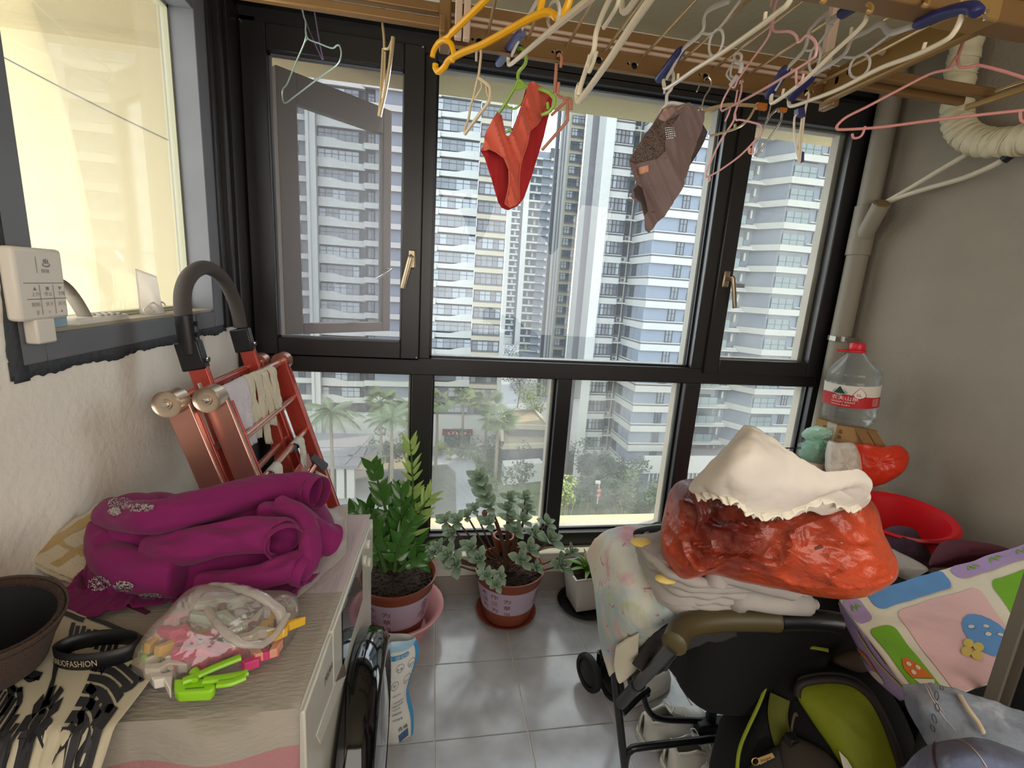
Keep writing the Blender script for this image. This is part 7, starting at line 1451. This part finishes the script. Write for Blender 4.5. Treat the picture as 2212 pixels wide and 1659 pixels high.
def rbs(u, v): 
    q = pxp(1700+u, 1120+v, rc_+Nb*.152, Nb); return q
b = MB()
for L in ([(38, 22), (60, 10), (82, 22), (74, 44), (56, 48), (58, 32), (68, 30)], [(30, 58), (52, 66), (78, 60)], [(40, 74), (60, 82)]): stroke(b, L, 7, rbs, 3)
b.build('faint_print', mat('dark_red_print', '5e1510', .4), rbg)
wcl = thing('cloth', 'folded cream white cloth with a frilled edge on top of the big red bag', 'cloth', tuple(px(1680, 1060, Z=1.25))); m_crw = mat('cream_white_cotton', 'd3cabf', .92, sheen=.03, var=(5, .08), bump=(50, .3, .004))
WR = [[(1596, 954, 1.345), (1625, 944, 1.36), (1695, 988, 1.335), (1785, 1026, 1.305), (1862, 1050, 1.275)], [(1548, 1004, 1.315), (1620, 1000, 1.34), (1700, 1030, 1.31), (1790, 1058, 1.285), (1876, 1070, 1.26)], [(1494, 1044, 1.27), (1570, 1056, 1.30), (1660, 1072, 1.285), (1760, 1078, 1.265), (1868, 1086, 1.24)], [(1500, 1058, 1.26), (1562, 1090, 1.265), (1632, 1126, 1.235), (1730, 1104, 1.235), (1850, 1096, 1.22)]]
for dz, sd in ((-.022, 3), (0, 2)):
    WG = net([[(x, y+(-dz*500), z+dz) for x, y, z in r] for r in WR], 60, 40, .010, 13, sd, True); WG[..., 2] += np.array([[.012*noise.noise(Vector(WG[i, j])*7+Vector((sd, 0, 0)))+.010*(1-2.5*abs(noise.noise(Vector((WG[i, j][0]*6+WG[i, j][1]*5, WG[i, j][1]*14-WG[i, j][0]*6, 3))))) for j in range(40)] for i in range(60)]); grid_mb(WG).build('layer', m_crw, wcl, solid=.006)
def ruf(G, j, a, wd, nm, u0=0, u1=1):
    mb = MB()
    def f(u, v): 
        p = interp2(G, u0+(u1-u0)*u, j); ph = u*150; return p+Vector((.004*math.sin(ph*.7), -wd*v, -wd*.6*v+a*math.sin(ph)*v))
    return mb.grid(f, 220, 3).build(nm, mat('frill_white', 'd9d3c2', .9), wcl, solid=.0015)
ruf(WG, .995, .0035, .011, 'frill'); WG2 = net([[(1640, 1108, 1.215), (1740, 1095, 1.215), (1850, 1085, 1.21)], [(1700, 1112, 1.19), (1770, 1118, 1.18), (1842, 1112, 1.185)]], 24, 10, .006, 14, 7); grid_mb(WG2).build('layer', m_crw, wcl, solid=.005); ruf(WG2, .99, .0035, .009, 'frill')
# ---------------------------------------------------------------- play mat
def PM(u, v, dz=0): return (1812+480*u+170*v, 1300-146*u+222*v, .865-.02*v+dz)
MG = net([[PM(u/4, v/3) for u in range(5)] for v in range(4)], 60, 44, .008, 7, 8)
m_mat0 = mat('mat_cream', 'e3dbc8', .6, bump=(12, .3, .01)); pmt = thing('play_mat', 'folded children play mat with pink, blue, green and lilac panels beside the red bag', 'play mat', tuple(px(1950, 1380, Z=.86)))
grid_mb(MG).build('sheet', m_mat0, pmt, solid=.004)
S = surf_of(MG, .0035, 1); S_ = S if S(.5, .5).z > interp2(MG, .5, .5).z else surf_of(MG, .0035, -1); S = S_
def rrect(u0, u1, v0, v1, r=.03):
    P = []
    for cx, cy, a0 in ((u1-r, v0+r*2, -90), (u1-r, v1-r*2, 0), (u0+r, v1-r*2, 90), (u0+r, v0+r*2, 180)):
        for k in range(5): a = math.radians(a0+22.5*k); P.append((min(max(cx+r*math.cos(a), 0), 1), min(max(cy+2*r*math.sin(a), 0), 1)))
    return P
cols = dict(lilac='b097c6', blue='6397d0', pink='e6bcbd', green='76b02c', orange='d9742f', cream2='ddd3bf', yellow='d3bd62')
mm = {k: mat('mat_'+k, v, .6, bump=(12, .3, .01)) for k, v in cols.items()}
for nm, rct, c in (('lilac_panel', (0.0, .095, .03, .25), 'lilac'), ('blue_panel', (.13, .46, .0, .19), 'blue'), ('pink_panel', (.18, .545, .23, 1.0), 'pink'), ('green_panel', (.035, .145, .30, 1.0), 'green'), ('lilac_panel', (.49, .92, .0, .15), 'lilac'), ('green_panel', (.60, .97, .22, .62), 'green'), ('blue_panel', (.60, .97, .68, 1.0), 'blue')):
    b = MB(); decal(b, rrect(*rct), S, .035); b.build(nm, mm[c], pmt)
So = surf_of(MG, .0048 if S(.5, .5).z > interp2(MG, .5, .5).z else -.0048, 1); So = lambda u, v: S(u, v)+Vector((0, 0, .0014)); So2 = lambda u, v: S(u, v)+Vector((0, 0, .0026))
def ell(u, v, a, b_, n=18): return [(u+a*math.cos(2*PI*i/n), v+b_*math.sin(2*PI*i/n)) for i in range(n)]
b = MB(); decal(b, ell(.44, .62, .085, .20), So, .035); b.build('round_spot', mm['blue'], pmt)
b = MB(); [decal(b, ell(u, v, .013, .018), So2, .05) for u, v in ((.40, .54), (.46, .56), (.44, .64), (.49, .66), (.47, .76))]; b.build('dots', mm['cream2'], pmt)
b = MB(); [decal(b, ell(.345+.026*math.cos(k*1.57), .71+.05*math.sin(k*1.57), .02, .035), So2, .05) for k in range(4)]; b.build('flower', mm['yellow'], pmt)
b = MB(); 
for (u, v) in ((.03, .10), (.56, .05), (.66, .045), (.78, .04)): stroke(b, [(u, v+.05), (u+.012, v), (u+.024, v+.05), (u+.036, v), (u+.05, v+.03)], .008, So, 2)
b.build('green_scribble', mm['green'], pmt)['kind'] = 'stuff'
b = MB(); decal(b, [(.055, .70), (.075, .62), (.10, .62), (.125, .70), (.14, .82), (.06, .78)], So, .04); b.build('mushroom_cap', mm['orange'], pmt); b = MB(); decal(b, [(.062, .79), (.138, .83), (.12, .90), (.08, .87)], So, .05); [decal(b, ell(u, v, .009, .02), So2, .05) for u, v in ((.085, .68), (.11, .72), (.08, .75))]; b.build('mushroom_stalk', mm['cream2'], pmt)
FL = net([[(1812, 1302, .86), (1860, 1362, .86), (1905, 1425, .85), (1985, 1510, .85)], [(1826, 1345, .80), (1848, 1385, .80), (1892, 1450, .79), (1955, 1512, .79)], [(1850, 1372, .77), (1858, 1405, .77), (1880, 1455, .76), (1945, 1515, .76)]], 40, 14, .004, 9, 2)
grid_mb(FL).build('folded_flap', mm['lilac'], pmt, solid=.004); Sf = surf_of(FL, .004, 1); 
if (Sf(.5, .5)-EYE).length > (interp2(FL, .5, .5)-EYE).length: Sf = surf_of(FL, .004, -1)
b = MB(); stroke(b, [(.36, .9), (.45, .55), (.56, .40), (.70, .50)], .06, Sf); b.build('orange_arc', mm['orange'], pmt); b = MB(); stroke(b, [(.40, .98), (.50, .72), (.60, .62)], .05, Sf); b.build('green_arc', mm['green'], pmt); b = MB(); decal(b, ell(.72, .66, .07, .18), lambda u, v: Sf(u, v), .05); b.build('cloud', mm['cream2'], pmt); b = MB(); stroke(b, [(.3, .12), (.6, .16), (.98, .14)], .05, Sf); b.build('yellow_strip', mm['yellow'], pmt)
# ---------------------------------------------------------------- door edge, blue garment
dr = thing('door_1', kind='structure', loc=(1.07, .45, 0)); m_drf = mat('door_frame_taupe', '6f685d', .55)
e0 = px(2150, 1420, X=1.05); MB().box((1.05, e0.y-.022, 0), (1.09, e0.y, 2.2)).build('door_frame', m_drf, dr, bevel=.002); MB().box((1.054, e0.y-.034, 0), (1.09, e0.y-.022, 2.2)).build('door_trim', mat('door_trim', '5a5249', .5), dr); MB().box((1.06, e0.y-.30, 0), (1.10, e0.y-.034, 2.2)).build('door_leaf', m_blk2, dr)
m_bluf = pat_mat('blue_grey_fleece', '7f8794', [('5f6674', 9, .52, .62), ('9aa1ac', 14, .60, .7)], .95); m_navyp = pat_mat('slate_blue_fleece', '59617a', [('3a3d58', 7, .5, .62), ('8a90a0', 12, .6, .7)], .95)
bg_ = thing('garment', 'blue-grey brushed garment with a dark chain print in front of the play mat', 'clothing', tuple(px(2080, 1560, Z=.90)))
BG = net([[(1948, 1486, .92), (2010, 1486, .93), (2080, 1500, .935), (2150, 1525, .93), (2260, 1565, .92)], [(1956, 1530, .91), (2010, 1530, .93), (2080, 1550, .93), (2160, 1580, .925), (2270, 1620, .92)], [(1985, 1580, .88), (2030, 1590, .90), (2090, 1605, .91), (2170, 1640, .91), (2280, 1680, .90)], [(2020, 1640, .86), (2050, 1660, .87), (2100, 1690, .87), (2180, 1720, .87), (2280, 1760, .86)]], 50, 40, .008, 12, 6, True)
grid_mb(BG).build('fabric', m_bluf, bg_, solid=.006); S = surf_of(BG, .005, 1)
if S(.5, .5).z < interp2(BG, .5, .5).z: S = surf_of(BG, .005, -1)
b = MB()
for k in range(5):
    u, v = .20+.045*k*(1 if k < 3 else .7), .62-.135*k; P = ell(u, v, .016, .05, 10); stroke(b, P+[P[0]], .006, S, 2)
b.build('chain_print', m_ink, bg_); b = MB(); stroke(b, [(.20, .02), (.24, .20), (.32, .42), (.40, .60)], .006, S); stroke(b, [(.22, .02), (.26, .20), (.34, .40)], .005, S); b.build('pale_stitching', mat('pale_thread', 'c9b8ac', .8), bg_)
MB().tube(spline([px(x, y, Z=z) for x, y, z in ((2072, 1500, .945), (2090, 1530, .945), (2112, 1560, .94), (2125, 1585, .935))], 5), [.0025]+[.0035]*14+[.002], 8).build('cord', mat('cream_cord', 'cfc2a8', .8), bg_)
bh = thing('garment', 'slate blue fleece garment rolled at the lower right corner of the picture', 'clothing', tuple(px(2100, 1650, Z=.88)))
BH = net([[(1935, 1672, .90), (2000, 1622, .95), (2075, 1603, .975), (2150, 1612, .975), (2260, 1650, .96)], [(1960, 1720, .87), (2020, 1670, .95), (2090, 1650, .985), (2170, 1660, .985), (2290, 1710, .96)], [(1990, 1790, .84), (2050, 1740, .90), (2120, 1720, .93), (2200, 1730, .93), (2330, 1790, .9)]], 40, 26, .006, 10, 3, True)
grid_mb(BH).build('fabric', m_navyp, bh, solid=.006); S = surf_of(BH, .005, 1)
if S(.5, .5).z < interp2(BH, .5, .5).z: S = surf_of(BH, .005, -1)
b = MB(); stroke(b, [(.33, .02), (.30, .25), (.28, .5), (.29, .8)], .014, S); b.build('maroon_stripe', mat('maroon_thread', '4a2030', .8), bh); b = MB(); stroke(b, [(.45, .02), (.52, .15), (.56, .35), (.60, .55)], .006, S); b.build('pale_stitching', mat('pale_thread2', 'c2ab98', .8), bh)
hm_ = thing('laundry_hamper', 'black laundry hamper hidden under the blue garments', 'hamper', (.9, .5, 0)); MB().box((.88, .36, 0), (1.04, .56, .84)).build('hamper', m_blk2, hm_, bevel=.02)
# ---------------------------------------------------------------- backpack
m_lime2 = mat('lime_nylon', '8d9a22', .65, bump=(14, .5, .01)); m_net = mat('mesh_pocket', '4b4239', .8, bump=(420, 1, .004), stretch=(1, 4, 1)); m_gld = mat('brass_tag', 'a38a58', .35, .7)
bc_ = px(1810, 1570, Z=.56); bp_ = thing('backpack', 'black backpack with a lime green front pocket standing on the floor', 'backpack', tuple(px(1810, 1600, Z=.3)))
rbox((.80, .60, .02), (1.26, .98, .50), .05, .02, 4).build('body', m_blkf, bp_)
N_ = view_n(bc_); vs, fs = bag_blob([(1632, 1670), (1640, 1580), (1668, 1500), (1700, 1452), (1760, 1436), (1840, 1440), (1900, 1468), (1950, 1540), (1985, 1640), (1990, 1720), (1850, 1760), (1700, 1740)], bc_-N_*.03, .06, .8, crumple(.008, 8, 3), 12, 4); MB().add(vs, fs, True).build('front', m_blkf, bp_)
LP = [(1722, 1506), (1726, 1482), (1750, 1472), (1800, 1468), (1845, 1478), (1882, 1508), (1912, 1560), (1935, 1620), (1950, 1680), (1880, 1710), (1830, 1670), (1790, 1610), (1752, 1555)]
vs, fs = bag_blob(LP, bc_+N_*.035, .035, .3, lambda q, t: .014*ridge(q, 9, 2, 6)*(1-t), 12, 4); MB().add(vs, fs, True).build('lime_pocket', m_lime2, bp_)
zq = spline([pxp(x, y, bc_+N_*.05, N_) for x, y in LP[:9]], 6); MB().tube(zq, .009, 8, flat=(.6, tuple(N_))).build('zip_binding', mat('brown_black_binding', '2b2422', .6), bp_); MB().tube([p+Vector((.006, .010, .008)) for p in zq], .0035, 6).build('piping', m_gryf, bp_)
MB().tube(spline([pxp(x, y, bc_+N_*.03, N_) for x, y in ((1592, 1670), (1600, 1610), (1640, 1520), (1668, 1450), (1700, 1410), (1740, 1398), (1790, 1405))], 6), .0045, 7).build('lime_piping', m_lime2, bp_)
vs, fs = bag_blob([(1592, 1680), (1604, 1610), (1642, 1520), (1668, 1455), (1702, 1415), (1750, 1402), (1800, 1410), (1760, 1470), (1700, 1560), (1690, 1690)], bc_-N_*.01, .03, .6, crumple(.006, 8, 5), 8, 4); MB().add(vs, fs, True).build('side_panel', m_blkf, bp_)
MB().tube(spline([pxp(x, y, bc_+N_*.03, N_) for x, y in ((1685, 1505), (1680, 1545), (1688, 1590), (1700, 1625))], 5), .022, 8, flat=(.2, tuple(N_))).build('lime_strap', mat('dark_lime_strap', '5f6420', .8), bp_)
vs, fs = bag_blob([(1838, 1402), (1870, 1408), (1880, 1445), (1850, 1452), (1800, 1430), (1815, 1410)], bc_+N_*.01, .02, .5, None, 6, 3); MB().add(vs, fs, True).build('brown_patch', mat('brown_nylon', '4a3a30', .8), bp_)
vs, fs = bag_blob([(1686, 1600), (1710, 1590), (1760, 1610), (1800, 1640), (1830, 1700), (1740, 1720), (1690, 1660)], bc_+N_*.05, .03, .4, crumple(.006, 10, 5), 8, 4); MB().add(vs, fs, True).build('mesh_pocket', m_net, bp_)
vs, fs = bag_blob([(1600, 1700), (1625, 1650), (1660, 1620), (1700, 1605), (1720, 1640), (1700, 1700)], bc_+N_*.045, .02, .4, None, 6, 3); MB().add(vs, fs, True).build('flap', m_gryf, bp_)
b = MB(); T4 = [pxp(x, y, bc_+N_*.078, N_) for x, y in ((1636, 1638), (1668, 1626), (1674, 1636), (1642, 1652))]; b.prism(T4, tuple(-N_*.002), tuple(N_*.002)); b.tube([pxp(1632+8*math.cos(a), 1645+8*math.sin(a), bc_+N_*.078, N_) for a in [i*PI/6 for i in range(12)]], .0015, 6, closed=True); b.build('zip_pull', m_gld, bp_)
text_on(MB(), 'baige', lambda u, v: pxp(1643+u, 1647-v-.36*u, bc_+N_*.081, N_), 0, 0, 11, 10).build('zip_pull_text', m_ink, bp_)
MB().tube(spline([pxp(x, y, bc_+N_*.05, N_) for x, y in ((1708, 1592), (1712, 1560), (1718, 1540), (1722, 1548))], 4), .003, 6).build('zip_cord', mat('cord_brown', '5b4c42', .7), bp_); MB().box(tuple(pxp(1710, 1600, bc_+N_*.07, N_)-Vector((.012, .012, .014))), tuple(pxp(1710, 1600, bc_+N_*.07, N_)+Vector((.012, .012, .014)))).build('buckle', m_blk2, bp_, bevel=.003)
T4 = [pxp(x, y, bc_+N_*.07, N_) for x, y in ((1812, 1622), (1830, 1640), (1860, 1690), (1830, 1690))]; MB().prism(T4, (0, 0, 0), tuple(N_*.001)).build('white_tag', m_unit, bp_)
# ---------------------------------------------------------------- shoes
m_shoe = mat('white_leather', 'd6d2ca', .45, var=(9, .06)); m_sole = mat('white_sole', 'cfcac0', .6); m_lin = mat('grey_lining', '8e8a86', .9); m_lace = mat('white_lace', 'e0dcd4', .8)
def shoe(lab, heel, ang, L=.27, grp='white sneakers under the stroller', tilt=0):
    t = thing('sneaker', lab, 'shoe', tuple(heel), grp); R3 = Matrix.Rotation(ang, 3, 'Z') @ Matrix.Rotation(tilt, 3, 'X'); H = Vector(heel)
    wd = lambda t_: (.036+.016*math.sin(PI*min(t_*1.0, 1))+.010*max(0, t_-.4))*(1 if t_ < .82 else math.sqrt(max(1-((t_-.82)/.185)**2, .02)))*(1 if t_ > .08 else math.sqrt(max(1-((.08-t_)/.085)**2, .02)))
    hh = lambda t_: .095-.01*math.sin(t_*9) if t_ < .30 else .095-(t_-.30)*.078 if t_ < .85 else (.052*math.sqrt(max(1-((t_-.85)/.155)**2, .02))+.004)
    def P(t_, a, o=0): return H+R3 @ Vector((L*t_, math.cos(a)*(wd(t_)+o), .022+math.sin(a)**.8*(hh(t_)+o) if a not in (0,) else .022))
    nt_, na = 34, 16; vs = []
    for i in range(nt_+1):
        for j in range(na+1):
            a = PI*j/na; vs.append(P(i/nt_, a) if 0 < j < na else H+R3 @ Vector((L*i/nt_, (1 if j == 0 else -1)*wd(i/nt_), .02)))
    fs = []
    for i in range(nt_):
        for j in range(na):
            t_ = i/nt_
            if .06 <= t_ < .42 and 5 <= j < 11: continue
            fs.append((i*(na+1)+j, i*(na+1)+j+1, (i+1)*(na+1)+j+1, (i+1)*(na+1)+j))
    MB().add(vs, fs, True).build('upper', m_shoe, t, solid=.004, crease=0)
    i0, i1 = int(.06*nt_)+1, int(.42*nt_)+1; rim = [vs[i*(na+1)+5] for i in range(i0, i1+1)]+[vs[i*(na+1)+11] for i in range(i1, i0-1, -1)]; MB().tube(spline(rim, 2, True), .0045, 8, closed=True).build('collar', m_shoe, t)
    ol = [H+R3 @ Vector((L*(.5+.515*math.cos(0)*0+ (k/20-.5)*1.03), (wd(min(max(k/20, .012), .988))+.005), 0)) for k in range(21)]+[H+R3 @ Vector((L*(.5+(k/20-.5)*1.03), -(wd(min(max(k/20, .012), .988))+.005), 0)) for k in range(20, -1, -1)]
    MB().prism(ol, (0, 0, .001), tuple(R3 @ Vector((0, 0, .026))), True).build('sole', m_sole, t, bevel=.003, fix=True)
    tg = MB().grid(lambda u, v: H+R3 @ Vector((L*(.34+.22*u), (v-.5)*.042, hh(.34+.22*u)+.018+.012*(1-u))), 6, 6); tg.build('tongue', m_shoe, t, solid=.004)
    MB().grid(lambda u, v: H+R3 @ Vector((L*(.05+.5*u), (v-.5)*.05, .035)), 6, 4).build('insole', m_lin, t, solid=.003)
    for k in range(5):
        t_ = .42+.055*k; MB().tube(spline([P(t_, PI*.36, .003), H+R3 @ Vector((L*(t_+.012), 0, .022+hh(t_)+.010)), P(t_, PI*.64, .003)], 4), .0024, 6).build('lace', m_lace, t)
    c = H+R3 @ Vector((L*.42, 0, .022+hh(.42)+.012)); 
    for s in (-1, 1): MB().tube(spline([c, c+R3 @ Vector((-.01, s*.018, .018)), c+R3 @ Vector((-.02, s*.026, .006)), c+R3 @ Vector((-.003, s*.01, -.002))], 5), .002, 6).build('lace_loop', m_lace, t)
    return t
shoe('white sneaker with its heel toward the floor middle, second from the window', (.765, 1.24, .0), .10)
shoe('white sneaker nearest the bottom edge, in front of the low black bar', (.80, 1.13, .0), .02)
shoe('white sneaker lying behind, closest to the stroller wheels', (.74, 1.40, .0), .35)
shoe('white sneaker at the bottom edge right of the front one', (.88, 1.04, .0), .12)
